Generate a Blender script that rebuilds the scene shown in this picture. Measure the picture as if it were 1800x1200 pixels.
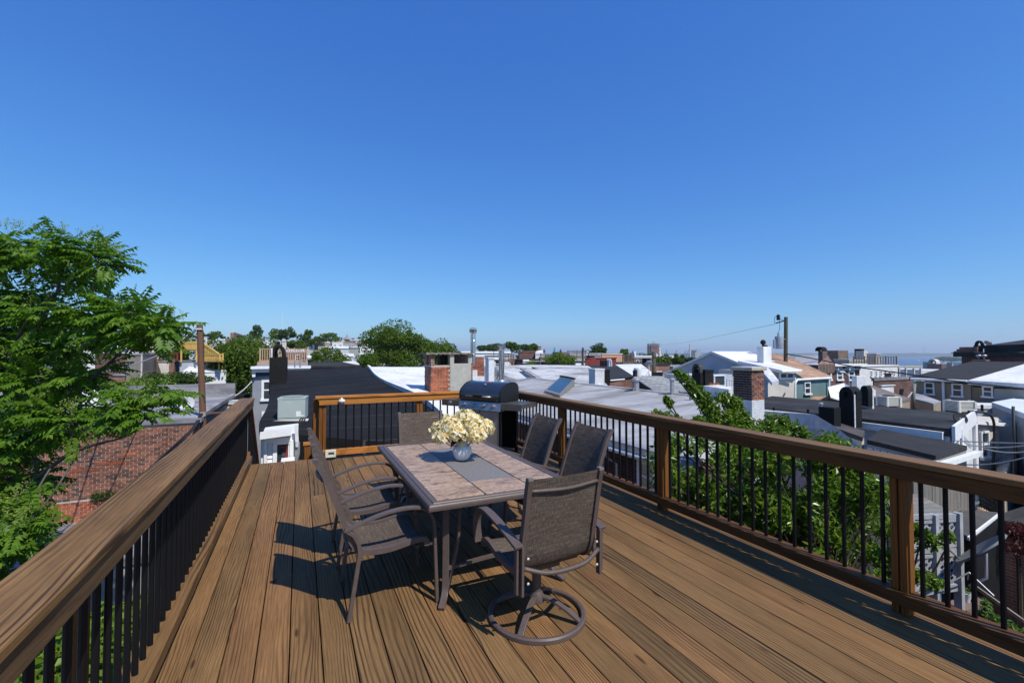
import bpy, bmesh, math, random
from math import sin, cos, pi, radians, sqrt, atan2, floor
from mathutils import Vector, Matrix, Euler
random.seed(7)
S = bpy.context.scene
for _o in list(bpy.data.objects):
    bpy.data.objects.remove(_o)
COL = S.collection

# ---------------- camera ----------------
F_PX, YAW, PITCH, EYE = 802.0, radians(24.95), radians(1.5), 1.70
cam_d = bpy.data.cameras.new('camera')
cam_d.sensor_width = 36.0
cam_d.lens = 36.0 * F_PX / 1800.0
cam_d.clip_start, cam_d.clip_end = 0.05, 30000
cam = bpy.data.objects.new('camera', cam_d)
COL.objects.link(cam)
cam.location = (0, 0, EYE)
cam.rotation_euler = (pi / 2 + PITCH, 0, -YAW)
S.camera = cam

# ---------------- sky, sun, exposure ----------------
SUN_TO = Vector((0.25, -0.73, 1.0)).normalized()
W = bpy.data.worlds.new('World')
S.world = W
W.use_nodes = True
_nt = W.node_tree
_sky = _nt.nodes.new('ShaderNodeTexSky')
_sky.sky_type = 'NISHITA'
_sky.sun_disc = False
_sky.sun_elevation = math.asin(SUN_TO.z)
_sky.sun_rotation = atan2(SUN_TO.x, SUN_TO.y)
_sky.altitude = 0
_sky.air_density = 1.0
_sky.dust_density = 0.3
_sky.ozone_density = 3.0
# deep polarised blue of the photograph: one power curve per channel on the whole sky
SKY_STR, SKY_CURVE = 0.10, ((0.83, 1.14), (1.05, 0.88), (1.25, 0.53))
_sep = _nt.nodes.new('ShaderNodeSeparateColor'); _cmb = _nt.nodes.new('ShaderNodeCombineColor')
_nt.links.new(_sky.outputs[0], _sep.inputs[0])
for _i, (_g, _e) in enumerate(SKY_CURVE):
    _n = [_nt.nodes.new('ShaderNodeMath') for _ in range(3)]
    _n[0].operation = 'MULTIPLY'; _n[0].inputs[1].default_value = 0.085
    _n[1].operation = 'POWER'; _n[1].inputs[1].default_value = _e
    _n[2].operation = 'MULTIPLY'; _n[2].inputs[1].default_value = _g / SKY_STR
    _nt.links.new(_sep.outputs[_i], _n[0].inputs[0]); _nt.links.new(_n[0].outputs[0], _n[1].inputs[0]); _nt.links.new(_n[1].outputs[0], _n[2].inputs[0])
    _nt.links.new(_n[2].outputs[0], _cmb.inputs[_i])
_nt.links.new(_cmb.outputs[0], _nt.nodes['Background'].inputs[0])
_nt.nodes['Background'].inputs[1].default_value = SKY_STR
sun_d = bpy.data.lights.new('sun', 'SUN')
sun_d.energy = 5.0
sun_d.angle = radians(0.53)
sun_d.color = (1.0, 0.955, 0.88)
sun = bpy.data.objects.new('sun', sun_d)
COL.objects.link(sun)
sun.rotation_euler = SUN_TO.to_track_quat('Z', 'Y').to_euler()
S.view_settings.view_transform = 'Standard'
S.view_settings.look = 'None'
S.view_settings.gamma = 1.0
S.view_settings.use_curve_mapping = False
S.view_settings.exposure = 0.0
HAZE = 1.45e-4
S.cycles.max_bounces = 8
S.cycles.volume_bounces = 0
S.cycles.transparent_max_bounces = 8

# ---------------- pixel -> world helpers (photograph is 1800 x 1200) ----------------
_f = Vector((sin(YAW) * cos(PITCH), cos(YAW) * cos(PITCH), sin(PITCH)))
_r = Vector((cos(YAW), -sin(YAW), 0))
_u = _r.cross(_f)
C0 = Vector((0, 0, EYE))
def ray(u, v): return _f + _r * ((u - 900) / F_PX) + _u * ((600 - v) / F_PX)
def pD(u, v, d): return C0 + ray(u, v) * d
def pX(u, v, x):
    q = ray(u, v); return C0 + q * (x / q.x)
def pY(u, v, y):
    q = ray(u, v); return C0 + q * (y / q.y)
def pZ(u, v, z):
    q = ray(u, v); return C0 + q * ((z - EYE) / q.z)

# ---------------- objects ----------------
MW = {}                                   # world matrix of each root, kept by name
def root(name, label, cat, loc=(0, 0, 0), rz=0.0, group=None):
    o = bpy.data.objects.new(name, None); COL.objects.link(o)
    o.location = loc; o.rotation_euler = (0, 0, rz)
    o.empty_display_size = 0.2
    MW[o.name] = Matrix.Translation(Vector(loc)) @ Matrix.Rotation(rz, 4, 'Z')
    tag(o, label, cat, group)
    return o
def tag(o, label=None, cat=None, group=None, kind=None):
    if label: o['label'] = label
    if cat: o['category'] = cat
    if group: o['group'] = group
    if kind: o['kind'] = kind
    return o
def base_matrix(p):
    while p is not None and p.name not in MW: p = p.parent
    return MW[p.name] if p is not None else Matrix.Identity(4)
def link(name, me, parent=None, loc=None, rot=None):
    o = bpy.data.objects.new(name, me); COL.objects.link(o)
    if parent is not None: o.parent = parent
    if loc is not None: o.location = loc
    if rot is not None: o.rotation_euler = rot
    return o
def copy_tree(o, parent=None):
    c = o.copy(); COL.objects.link(c)
    if parent is not None: c.parent = parent
    for ch in o.children: copy_tree(ch, c)
    return c
def clone(r, loc, rz=0.0, label=None):
    c = copy_tree(r); c.location = loc; c.rotation_euler = (0, 0, rz)
    MW[c.name] = Matrix.Translation(Vector(loc)) @ Matrix.Rotation(rz, 4, 'Z')
    if label: c['label'] = label
    return c

def spline(P, k=6):
    P = [Vector(p) for p in P]
    if len(P) < 3: return P
    Q = [P[0] * 2 - P[1]] + P + [P[-1] * 2 - P[-2]]
    out = []
    for i in range(1, len(Q) - 2):
        a, b, c, d = Q[i - 1], Q[i], Q[i + 1], Q[i + 2]
        for j in range(k):
            t = j / k
            out.append(0.5 * (2 * b + (c - a) * t + (2 * a - 5 * b + 4 * c - d) * t * t + (3 * b - a - 3 * c + d) * t ** 3))
    out.append(P[-1])
    return out

class MB:
    """collects shapes and links them as one mesh object"""
    def __init__(s): s.v = []; s.f = []; s.m = []; s.cur = 0
    def add(s, vs, fs):
        n = len(s.v); s.v.extend([tuple(p) for p in vs])
        s.f.extend([tuple(i + n for i in f) for f in fs]); s.m.extend([s.cur] * len(fs))
        return s
    def box(s, x0, x1, y0, y1, z0, z1):
        return s.add([(x0,y0,z0),(x1,y0,z0),(x1,y1,z0),(x0,y1,z0),(x0,y0,z1),(x1,y0,z1),(x1,y1,z1),(x0,y1,z1)],
                     [(0,3,2,1),(4,5,6,7),(0,1,5,4),(1,2,6,5),(2,3,7,6),(3,0,4,7)])
    def obox(s, c, a, b, d, ha, hb, hd):          # centre, three unit axes, half sizes
        c, a, b, d = Vector(c), Vector(a) * ha, Vector(b) * hb, Vector(d) * hd
        vs = [c-a-b-d, c+a-b-d, c+a+b-d, c-a+b-d, c-a-b+d, c+a-b+d, c+a+b+d, c-a+b+d]
        return s.add(vs, [(0,3,2,1),(4,5,6,7),(0,1,5,4),(1,2,6,5),(2,3,7,6),(3,0,4,7)])
    def bar(s, p, q, w, h, up=(0, 0, 1)):         # box beam from p to q
        p, q = Vector(p), Vector(q); a = (q - p); L = a.length; a.normalize()
        up = Vector(up); b = up.cross(a)
        if b.length < 1e-4: b = Vector((1, 0, 0)).cross(a)
        b.normalize(); d = a.cross(b)
        return s.obox((p + q) / 2, a, b, d, L / 2, w / 2, h / 2)
    def sweep(s, P, wd, w, t, k=6):               # flat band along a path, wide along wd
        P = spline(P, k) if k else [Vector(p) for p in P]
        wd = Vector(wd).normalized(); vs = []; n = len(P)
        for i, p in enumerate(P):
            tg = (P[min(i + 1, n - 1)] - P[max(i - 1, 0)]).normalized()
            nn = wd.cross(tg).normalized()
            for a, b in ((-1, -1), (1, -1), (1, 1), (-1, 1)):
                vs.append(p + wd * (a * w / 2) + nn * (b * t / 2))
        fs = [(0, 1, 2, 3), tuple(4 * (n - 1) + j for j in (3, 2, 1, 0))]
        for i in range(n - 1):
            for j in range(4):
                k2 = (j + 1) % 4
                fs.append((4 * i + j, 4 * i + 4 + j, 4 * i + 4 + k2, 4 * i + k2))
        return s.add(vs, fs)
    def tube(s, P, r, n=8, k=0, cap=True, r1=None):
        P = spline(P, k) if k else [Vector(p) for p in P]
        m = len(P); vs = []; ref = None
        for i, p in enumerate(P):
            tg = (P[min(i + 1, m - 1)] - P[max(i - 1, 0)]).normalized()
            if ref is None:
                ref = Vector((0, 0, 1)) if abs(tg.z) < 0.9 else Vector((1, 0, 0))
            a = (ref - tg * ref.dot(tg)).normalized(); b = tg.cross(a); ref = a
            rr = r if r1 is None else r + (r1 - r) * i / max(1, m - 1)
            for j in range(n):
                t = 2 * pi * j / n
                vs.append(p + a * (rr * cos(t)) + b * (rr * sin(t)))
        fs = []
        for i in range(m - 1):
            for j in range(n):
                k2 = (j + 1) % n
                fs.append((n * i + j, n * i + k2, n * i + n + k2, n * i + n + j))
        if cap: fs += [tuple(range(n - 1, -1, -1)), tuple(n * (m - 1) + j for j in range(n))]
        return s.add(vs, fs)
    def lathe(s, prof, c=(0, 0, 0), n=24, flute=None):
        vs = []; m = len(prof); c = Vector(c)
        for i, (r, z) in enumerate(prof):
            for j in range(n):
                t = 2 * pi * j / n
                rr = r * (1 + flute(i, t)) if flute else r
                vs.append((c.x + rr * cos(t), c.y + rr * sin(t), c.z + z))
        fs = []
        for i in range(m - 1):
            for j in range(n):
                k2 = (j + 1) % n
                fs.append((n * i + j, n * i + k2, n * i + n + k2, n * i + n + j))
        if prof[0][0] > 1e-5: fs.append(tuple(range(n - 1, -1, -1)))
        if prof[-1][0] > 1e-5: fs.append(tuple(n * (m - 1) + j for j in range(n)))
        return s.add(vs, fs)
    def prism(s, top, dz=None, zb=None):          # polygon (any heights) with vertical skirts
        top = [Vector(p) for p in top]; n = len(top)
        # make the outline counter-clockwise from above
        ar = sum(top[i].x * top[(i + 1) % n].y - top[(i + 1) % n].x * top[i].y for i in range(n))
        if ar < 0: top.reverse()
        bot = [Vector((p.x, p.y, zb if zb is not None else p.z - dz)) for p in top]
        return s.add(top + bot, [tuple(range(n)), tuple(range(2 * n - 1, n - 1, -1))] +
                     [(i, i + n, (i + 1) % n + n, (i + 1) % n) for i in range(n)])
    def build(s, name, mat, parent=None, smooth=False, bevel=0, world=True, auto=False):
        M = base_matrix(parent).inverted() if (parent is not None and world) else None
        vs = [tuple(M @ Vector(p)) for p in s.v] if M is not None else s.v
        me = bpy.data.meshes.new(name); me.from_pydata(vs, [], s.f); me.update()
        for mm in (mat if isinstance(mat, (list, tuple)) else [mat]): me.materials.append(mm)
        if isinstance(mat, (list, tuple)): me.polygons.foreach_set('material_index', s.m)
        if smooth: me.polygons.foreach_set('use_smooth', [True] * len(me.polygons))
        o = link(name, me, parent)
        if bevel:
            b = o.modifiers.new('edge', 'BEVEL'); b.width = bevel; b.segments = 2; b.limit_method = 'ANGLE'
        if auto:
            me.set_sharp_from_angle(angle=radians(38))
        return o
def put(o, parent):                                # move a local mesh under a parent with identity transform
    o.parent = parent; return o

# ---------------- materials ----------------
def new_mat(name):
    m = bpy.data.materials.new(name); m.use_nodes = True
    nt = m.node_tree; return m, nt, nt.nodes['Principled BSDF']
def N(nt, t, **kw):
    n = nt.nodes.new(t)
    for k, v in kw.items():
        if k in n.inputs.keys(): n.inputs[k].default_value = v
        else: setattr(n, k, v)
    return n
def ramp(nt, stops, interp='LINEAR'):
    r = nt.nodes.new('ShaderNodeValToRGB'); r.color_ramp.interpolation = interp
    e = r.color_ramp.elements
    while len(e) < len(stops): e.new(0.5)
    for x, (p, c) in zip(e, stops): x.position = p; x.color = (*c, 1) if len(c) == 3 else c
    return r
def mixc(nt, fac, a, b, mode='MIX'):
    m = nt.nodes.new('ShaderNodeMix'); m.data_type = 'RGBA'; m.blend_type = mode
    for s, v in ((0, fac), (6, a), (7, b)):
        if isinstance(v, (int, float)): m.inputs[s].default_value = v
        elif isinstance(v, tuple): m.inputs[s].default_value = (*v, 1)
        else: nt.links.new(v, m.inputs[s])
    return m.outputs[2]
def bump(nt, b, h, strength=0.3, dist=0.01):
    n = N(nt, 'ShaderNodeBump', Strength=strength, Distance=dist)
    nt.links.new(h, n.inputs['Height']); nt.links.new(n.outputs[0], b.inputs['Normal'])
def coords(nt, scale=(1, 1, 1), kind='Object', rnd=True):
    tc = nt.nodes.new('ShaderNodeTexCoord'); mp = nt.nodes.new('ShaderNodeMapping')
    mp.inputs['Scale'].default_value = scale
    nt.links.new(tc.outputs[kind], mp.inputs[0])
    if rnd:
        oi = nt.nodes.new('ShaderNodeObjectInfo'); mu = N(nt, 'ShaderNodeMath', operation='MULTIPLY')
        mu.inputs[1].default_value = 57.0
        nt.links.new(oi.outputs['Random'], mu.inputs[0])
        cb = nt.nodes.new('ShaderNodeCombineXYZ')
        for i in range(3): nt.links.new(mu.outputs[0], cb.inputs[i])
        nt.links.new(cb.outputs[0], mp.inputs['Location'])
    return mp.outputs[0]
def noise(nt, vec, scale, detail=4, rough=0.55, dist=0.0):
    n = N(nt, 'ShaderNodeTexNoise', Scale=scale, Detail=detail, Roughness=rough, Distortion=dist)
    nt.links.new(vec, n.inputs['Vector']); return n.outputs['Fac']
def simple(name, c, c2=None, scale=3.0, rough=0.8, bmp=0.2, metal=0.0, stretch=(1, 1, 1), spec=0.4, contrast=(0.35, 0.65), rnd=True, dist=0.01):
    m, nt, b = new_mat(name)
    v = coords(nt, stretch, rnd=rnd)
    if c2 is None: c2 = tuple(x * 0.75 for x in c)
    n1 = noise(nt, v, scale, 6, 0.6)
    r = ramp(nt, [(contrast[0], c2), (contrast[1], c)]); nt.links.new(n1, r.inputs[0])
    nt.links.new(r.outputs[0], b.inputs['Base Color'])
    b.inputs['Roughness'].default_value = rough; b.inputs['Metallic'].default_value = metal
    b.inputs['Specular IOR Level'].default_value = spec
    if bmp:
        n2 = noise(nt, v, scale * 6, 5, 0.65)
        bump(nt, b, n2, bmp, dist)
    return m
def wood(name, light, mid, dark, axis=1, period=0.017, rough=0.6, line=0.55, distort=5.0, weather=False):
    """lumber with long wavy growth lines running along one axis"""
    m, nt, b = new_mat(name)
    sc = [1.0, 1.0, 1.0]; sc[axis] = 0.09
    v = coords(nt, tuple(sc))
    low = noise(nt, v, 3.2, 3, 0.5)
    # growth lines: position across the board, slowly pushed sideways along it
    cross = 0 if axis != 0 else 1
    tc = nt.nodes.new('ShaderNodeTexCoord'); sp = nt.nodes.new('ShaderNodeSeparateXYZ'); nt.links.new(tc.outputs['Object'], sp.inputs[0])
    if axis == 2:
        a2 = N(nt, 'ShaderNodeMath', operation='ADD'); nt.links.new(sp.outputs[0], a2.inputs[0]); nt.links.new(sp.outputs[1], a2.inputs[1]); acr = a2.outputs[0]
    else: acr = sp.outputs[cross]
    s3 = [5.0, 5.0, 5.0]; s3[axis] = 0.55
    push = noise(nt, coords(nt, tuple(s3)), 1.0, 2.5, 0.45)
    s4 = [30.0, 30.0, 30.0]; s4[axis] = 2.0
    push2 = noise(nt, coords(nt, tuple(s4)), 1.0, 2, 0.5)
    ph = N(nt, 'ShaderNodeMath', operation='MULTIPLY_ADD'); ph.inputs[1].default_value = 0.03 * distort; nt.links.new(push, ph.inputs[0]); nt.links.new(acr, ph.inputs[2])
    ph1 = N(nt, 'ShaderNodeMath', operation='MULTIPLY_ADD'); ph1.inputs[1].default_value = 0.010; nt.links.new(push2, ph1.inputs[0]); nt.links.new(ph.outputs[0], ph1.inputs[2])
    oi0 = nt.nodes.new('ShaderNodeObjectInfo'); fq_ = N(nt, 'ShaderNodeMapRange'); fq_.inputs['To Min'].default_value = 6.2832 / period * 0.62; fq_.inputs['To Max'].default_value = 6.2832 / period * 1.45; nt.links.new(oi0.outputs['Random'], fq_.inputs['Value'])
    ph2 = N(nt, 'ShaderNodeMath', operation='MULTIPLY'); nt.links.new(fq_.outputs[0], ph2.inputs[1]); nt.links.new(ph1.outputs[0], ph2.inputs[0])
    sn = N(nt, 'ShaderNodeMath', operation='SINE'); nt.links.new(ph2.outputs[0], sn.inputs[0])
    wvn = N(nt, 'ShaderNodeMath', operation='MULTIPLY_ADD'); wvn.inputs[1].default_value = 0.5; wvn.inputs[2].default_value = 0.5; nt.links.new(sn.outputs[0], wvn.inputs[0])
    sc2 = [1.0, 1.0, 1.0]; sc2[axis] = 0.03
    v2 = coords(nt, tuple(sc2)); fine = noise(nt, v2, 150, 4, 0.7)
    base = mixc(nt, low, mid, light)
    r = ramp(nt, [(0.52, (0, 0, 0)), (0.95, (1, 1, 1))]); nt.links.new(wvn.outputs[0], r.inputs[0])
    patch = noise(nt, v, 6.5, 3, 0.55)
    rp = ramp(nt, [(0.34, (0.10, 0.10, 0.10)), (0.66, (1, 1, 1))]); nt.links.new(patch, rp.inputs[0])
    mu = N(nt, 'ShaderNodeMath', operation='MULTIPLY'); nt.links.new(r.outputs[0], mu.inputs[0]); nt.links.new(rp.outputs[0], mu.inputs[1])
    mu2 = N(nt, 'ShaderNodeMath', operation='MULTIPLY'); nt.links.new(mu.outputs[0], mu2.inputs[0]); mu2.inputs[1].default_value = line
    c1 = mixc(nt, mu2.outputs[0], base, dark)
    rf = ramp(nt, [(0.36, (0.66, 0.65, 0.64)), (0.6, (1.10, 1.09, 1.07))]); nt.links.new(fine, rf.inputs[0])
    c2 = mixc(nt, 0.85, c1, rf.outputs[0], 'MULTIPLY')
    oi = nt.nodes.new('ShaderNodeObjectInfo')
    rr = ramp(nt, [(0.0, (0.80, 0.83, 0.80)), (0.35, (1.08, 0.98, 0.90)), (0.7, (0.92, 0.95, 0.88)), (1.0, (1.20, 1.09, 0.98))]); nt.links.new(oi.outputs['Random'], rr.inputs[0])
    c3 = mixc(nt, 1.0, c2, rr.outputs[0], 'MULTIPLY')
    if weather:
        s5 = [2.2, 2.2, 2.2]; s5[axis] = 0.5
        big = noise(nt, coords(nt, tuple(s5)), 1.0, 4, 0.6); rw_ = ramp(nt, [(0.32, (0.66, 0.65, 0.64)), (0.62, (1.08, 1.06, 1.04))]); nt.links.new(big, rw_.inputs[0])
        c3 = mixc(nt, 1.0, c3, rw_.outputs[0], 'MULTIPLY')
        s6 = [7.0, 7.0, 7.0]; s6[axis] = 1.6
        vo = N(nt, 'ShaderNodeTexVoronoi', feature='F1'); vo.inputs['Scale'].default_value = 1.0; nt.links.new(coords(nt, tuple(s6)), vo.inputs['Vector'])
        kn = ramp(nt, [(0.05, (0.28, 0.24, 0.22)), (0.10, (1, 1, 1))]); nt.links.new(vo.outputs['Distance'], kn.inputs[0])
        c3 = mixc(nt, 0.9, c3, kn.outputs[0], 'MULTIPLY')
    nt.links.new(c3, b.inputs['Base Color'])
    b.inputs['Roughness'].default_value = rough; b.inputs['Specular IOR Level'].default_value = 0.16
    ad = N(nt, 'ShaderNodeMath', operation='SUBTRACT'); nt.links.new(fine, ad.inputs[0]); nt.links.new(mu2.outputs[0], ad.inputs[1])
    bump(nt, b, ad.outputs[0], 0.35, 0.004)
    return m
def leaf_mat(name, cols, trans=0.35, gloss=0.35, rough=0.45):
    gloss *= .6
    m, nt, b = new_mat(name)
    g = nt.nodes.new('ShaderNodeNewGeometry')
    r = ramp(nt, [(i / max(1, len(cols) - 1), c) for i, c in enumerate(cols)]); nt.links.new(g.outputs['Random Per Island'], r.inputs[0])
    nt.links.new(r.outputs[0], b.inputs['Base Color']); b.inputs['Roughness'].default_value = rough
    b.inputs['Specular IOR Level'].default_value = gloss
    t = nt.nodes.new('ShaderNodeBsdfTranslucent')
    mx = nt.nodes.new('ShaderNodeMixShader'); mx.inputs[0].default_value = trans
    tc = mixc(nt, 1.0, r.outputs[0], (1.3, 1.5, 0.6), 'MULTIPLY'); nt.links.new(tc, t.inputs[0])
    nt.links.new(b.outputs[0], mx.inputs[1]); nt.links.new(t.outputs[0], mx.inputs[2])
    nt.links.new(mx.outputs[0], nt.nodes['Material Output'].inputs[0])
    return m
def brick_mat(name, cols, stain=0.5):
    m, nt, b = new_mat(name)
    g = nt.nodes.new('ShaderNodeNewGeometry'); oi = nt.nodes.new('ShaderNodeObjectInfo')
    ad = N(nt, 'ShaderNodeMath', operation='ADD'); nt.links.new(g.outputs['Random Per Island'], ad.inputs[0]); nt.links.new(oi.outputs['Random'], ad.inputs[1])
    fr = N(nt, 'ShaderNodeMath', operation='FRACT'); nt.links.new(ad.outputs[0], fr.inputs[0])
    r = ramp(nt, [(i / len(cols), c) for i, c in enumerate(cols)], 'CONSTANT'); nt.links.new(fr.outputs[0], r.inputs[0])
    ps = nt.nodes.new('ShaderNodeNewGeometry')
    n1 = noise(nt, ps.outputs['Position'], 14, 6, 0.7); n0 = noise(nt, ps.outputs['Position'], 0.9, 4, 0.6)
    q = ramp(nt, [(0.3, (0.45, 0.42, 0.42)), (0.7, (1.25, 1.2, 1.15))]); nt.links.new(n1, q.inputs[0])
    q0 = ramp(nt, [(0.42, (1 - stain, 1 - stain, 1 - stain * .95)), (0.6, (1, 1, 1))]); nt.links.new(n0, q0.inputs[0])
    c1 = mixc(nt, 1.0, r.outputs[0], q.outputs[0], 'MULTIPLY'); c2 = mixc(nt, 1.0, c1, q0.outputs[0], 'MULTIPLY')
    nt.links.new(c2, b.inputs['Base Color']); b.inputs['Roughness'].default_value = 0.9
    bump(nt, b, n1, 0.5, 0.01)
    return m
def brick_flat(name, c1=(0.16, 0.05, 0.03), c2=(0.28, 0.10, 0.06), mortar=(0.3, 0.27, 0.24), vert='xz', scale=1.0):
    """brickwork too far away to tell apart"""
    m, nt, b = new_mat(name)
    ps = nt.nodes.new('ShaderNodeNewGeometry'); sx = nt.nodes.new('ShaderNodeSeparateXYZ'); nt.links.new(ps.outputs['Position'], sx.inputs[0])
    ad = N(nt, 'ShaderNodeMath', operation='ADD'); nt.links.new(sx.outputs[0], ad.inputs[0]); nt.links.new(sx.outputs[1], ad.inputs[1])
    cb = nt.nodes.new('ShaderNodeCombineXYZ'); nt.links.new(ad.outputs[0], cb.inputs[0]); nt.links.new(sx.outputs[2], cb.inputs[1])
    t = nt.nodes.new('ShaderNodeTexBrick'); t.inputs['Scale'].default_value = 1.0 / scale
    t.inputs['Brick Width'].default_value = 0.21; t.inputs['Row Height'].default_value = 0.075; t.inputs['Mortar Size'].default_value = 0.009
    t.inputs['Color1'].default_value = (*c1, 1); t.inputs['Color2'].default_value = (*c2, 1); t.inputs['Mortar'].default_value = (*mortar, 1)
    nt.links.new(cb.outputs[0], t.inputs['Vector'])
    n1 = noise(nt, ps.outputs['Position'], 1.4, 5, 0.65)
    q = ramp(nt, [(0.3, (0.55, 0.55, 0.55)), (0.65, (1.15, 1.12, 1.1))]); nt.links.new(n1, q.inputs[0])
    c = mixc(nt, 1.0, t.outputs['Color'], q.outputs[0], 'MULTIPLY'); nt.links.new(c, b.inputs['Base Color']); b.inputs['Roughness'].default_value = 0.92
    bump(nt, b, t.outputs['Fac'], -0.4, 0.01)
    return m
def glass_mat(name, c=(0.03, 0.04, 0.05), rough=0.06):
    m, nt, b = new_mat(name)
    b.inputs['Base Color'].default_value = (*c, 1); b.inputs['Roughness'].default_value = rough; b.inputs['Specular IOR Level'].default_value = 0.7
    n = noise(nt, coords(nt), 1.3, 2, 0.5); bump(nt, b, n, 0.03, 0.05)
    return m
def roof_mat(name, c, dirt, scale=0.5, rough=0.85, stretch=(1, 1, 1), seams=None, amount=(0.42, 0.66), spec=0.3):
    """coated flat roof: patches of wear, streaks and laid strips"""
    m, nt, b = new_mat(name)
    ps = nt.nodes.new('ShaderNodeNewGeometry')
    mp = nt.nodes.new('ShaderNodeMapping'); mp.inputs['Scale'].default_value = stretch; nt.links.new(ps.outputs['Position'], mp.inputs[0])
    n1 = noise(nt, mp.outputs[0], scale, 7, 0.68, 0.4); n2 = noise(nt, mp.outputs[0], scale * 9, 5, 0.7)
    r = ramp(nt, [(amount[0], c), (amount[1], dirt)]); nt.links.new(n1, r.inputs[0])
    q = ramp(nt, [(0.3, (0.8, 0.8, 0.8)), (0.65, (1.06, 1.06, 1.06))]); nt.links.new(n2, q.inputs[0])
    col = mixc(nt, 1.0, r.outputs[0], q.outputs[0], 'MULTIPLY')
    h = n2
    if seams:
        sx = nt.nodes.new('ShaderNodeSeparateXYZ'); nt.links.new(ps.outputs['Position'], sx.inputs[0])
        wob = noise(nt, ps.outputs['Position'], 0.7, 2); wm = N(nt, 'ShaderNodeMath', operation='MULTIPLY_ADD'); wm.inputs[1].default_value = 0.12
        nt.links.new(wob, wm.inputs[0]); nt.links.new(sx.outputs[seams[0]], wm.inputs[2])
        dv = N(nt, 'ShaderNodeMath', operation='DIVIDE'); dv.inputs[1].default_value = seams[1]; nt.links.new(wm.outputs[0], dv.inputs[0])
        fr = N(nt, 'ShaderNodeMath', operation='FRACT'); nt.links.new(dv.outputs[0], fr.inputs[0])
        rs = ramp(nt, [(0.0, (1, 1, 1)), (seams[2], (1, 1, 1)), (seams[2] + 0.015, (0, 0, 0))]); nt.links.new(fr.outputs[0], rs.inputs[0])
        col = mixc(nt, rs.outputs[0], col, mixc(nt, 0.5, col, seams[3]))
    nt.links.new(col, b.inputs['Base Color']); b.inputs['Roughness'].default_value = rough; b.inputs['Specular IOR Level'].default_value = spec
    bump(nt, b, h, 0.35, 0.03)
    return m
def shingle_mat(name, c1, c2, row=0.14, axis=1, gap=(0.02, 0.02, 0.02)):
    m, nt, b = new_mat(name)
    ps = nt.nodes.new('ShaderNodeNewGeometry'); sx = nt.nodes.new('ShaderNodeSeparateXYZ'); nt.links.new(ps.outputs['Position'], sx.inputs[0])
    cb = nt.nodes.new('ShaderNodeCombineXYZ'); nt.links.new(sx.outputs[axis], cb.inputs[0]); nt.links.new(sx.outputs[1 - axis], cb.inputs[1])
    t = nt.nodes.new('ShaderNodeTexBrick'); t.inputs['Scale'].default_value = 1.0
    t.inputs['Brick Width'].default_value = 0.34; t.inputs['Row Height'].default_value = row; t.inputs['Mortar Size'].default_value = 0.012
    t.inputs['Color1'].default_value = (*c1, 1); t.inputs['Color2'].default_value = (*c2, 1); t.inputs['Mortar'].default_value = (*[0.5 * x for x in c2], 1)
    nt.links.new(cb.outputs[0], t.inputs['Vector'])
    n1 = noise(nt, ps.outputs['Position'], 0.6, 5, 0.65); n2 = noise(nt, ps.outputs['Position'], 30, 3, 0.7)
    q = ramp(nt, [(0.3, (0.72, 0.72, 0.72)), (0.7, (1.2, 1.2, 1.2))]); nt.links.new(n1, q.inputs[0])
    q2 = ramp(nt, [(0.3, (0.7, 0.7, 0.7)), (0.7, (1.25, 1.25, 1.25))]); nt.links.new(n2, q2.inputs[0])
    c = mixc(nt, 1.0, mixc(nt, 1.0, t.outputs['Color'], q.outputs[0], 'MULTIPLY'), q2.outputs[0], 'MULTIPLY')
    nt.links.new(c, b.inputs['Base Color']); b.inputs['Roughness'].default_value = 0.95
    bump(nt, b, t.outputs['Fac'], -0.3, 0.02)
    return m
# ================= materials used by the deck and its furniture =================
M_deck = wood('deck_wood', (0.272, 0.160, 0.071), (0.182, 0.106, 0.049), (0.030, 0.022, 0.016), axis=1, period=0.021, rough=0.66, line=0.88, distort=5, weather=True)
M_cap = wood('rail_wood_weathered', (0.245, 0.138, 0.058), (0.175, 0.098, 0.042), (0.028, 0.020, 0.014), axis=1, period=0.022, rough=0.55, line=0.9)
M_capleft = wood('rail_wood_worn', (0.300, 0.176, 0.070), (0.205, 0.120, 0.050), (0.028, 0.020, 0.014), axis=1, period=0.022, rough=0.55, line=0.9, weather=True)
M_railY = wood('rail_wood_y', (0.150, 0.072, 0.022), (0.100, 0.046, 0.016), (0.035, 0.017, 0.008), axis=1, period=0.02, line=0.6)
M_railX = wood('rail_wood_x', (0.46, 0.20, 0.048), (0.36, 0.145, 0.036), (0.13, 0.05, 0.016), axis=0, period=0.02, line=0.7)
M_postZ = wood('post_wood', (0.24, 0.100, 0.024), (0.16, 0.064, 0.017), (0.05, 0.020, 0.007), axis=2, period=0.02, line=0.7)
M_black = simple('black_metal', (0.005, 0.005, 0.006), (0.004, 0.004, 0.005), 8, rough=0.5, bmp=0.05, spec=.25)
M_cream = simple('cream_plastic', (0.62, 0.58, 0.45), (0.5, 0.47, 0.37), 9, rough=0.5, bmp=0.05)
M_whiteplast = simple('white_plastic', (0.75, 0.75, 0.73), (0.6, 0.6, 0.6), 9, rough=0.35, bmp=0.03)
M_darklens = glass_mat('dark_lens', (0.01, 0.01, 0.012), 0.08)
M_memb = roof_mat('black_membrane', (0.0115, 0.0113, 0.0115), (0.019, 0.018, 0.018), 0.5, seams=(1, 1.0, 0.010, (0.14, 0.14, 0.14)), spec=.15)

# ================= our own building under the deck =================
r = root('house', 'dark membrane roofed house carrying the wooden roof deck', 'house', (1.45, 2.4, -9))
MB().box(-0.66, 3.56, -6.0, 7.7, -9, -0.55).build('wall', brick_flat('own_brick'), r)
MB().box(-0.70, 3.60, -6.05, 7.75, -0.548, -0.42).build('roof', M_memb, r)

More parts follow.
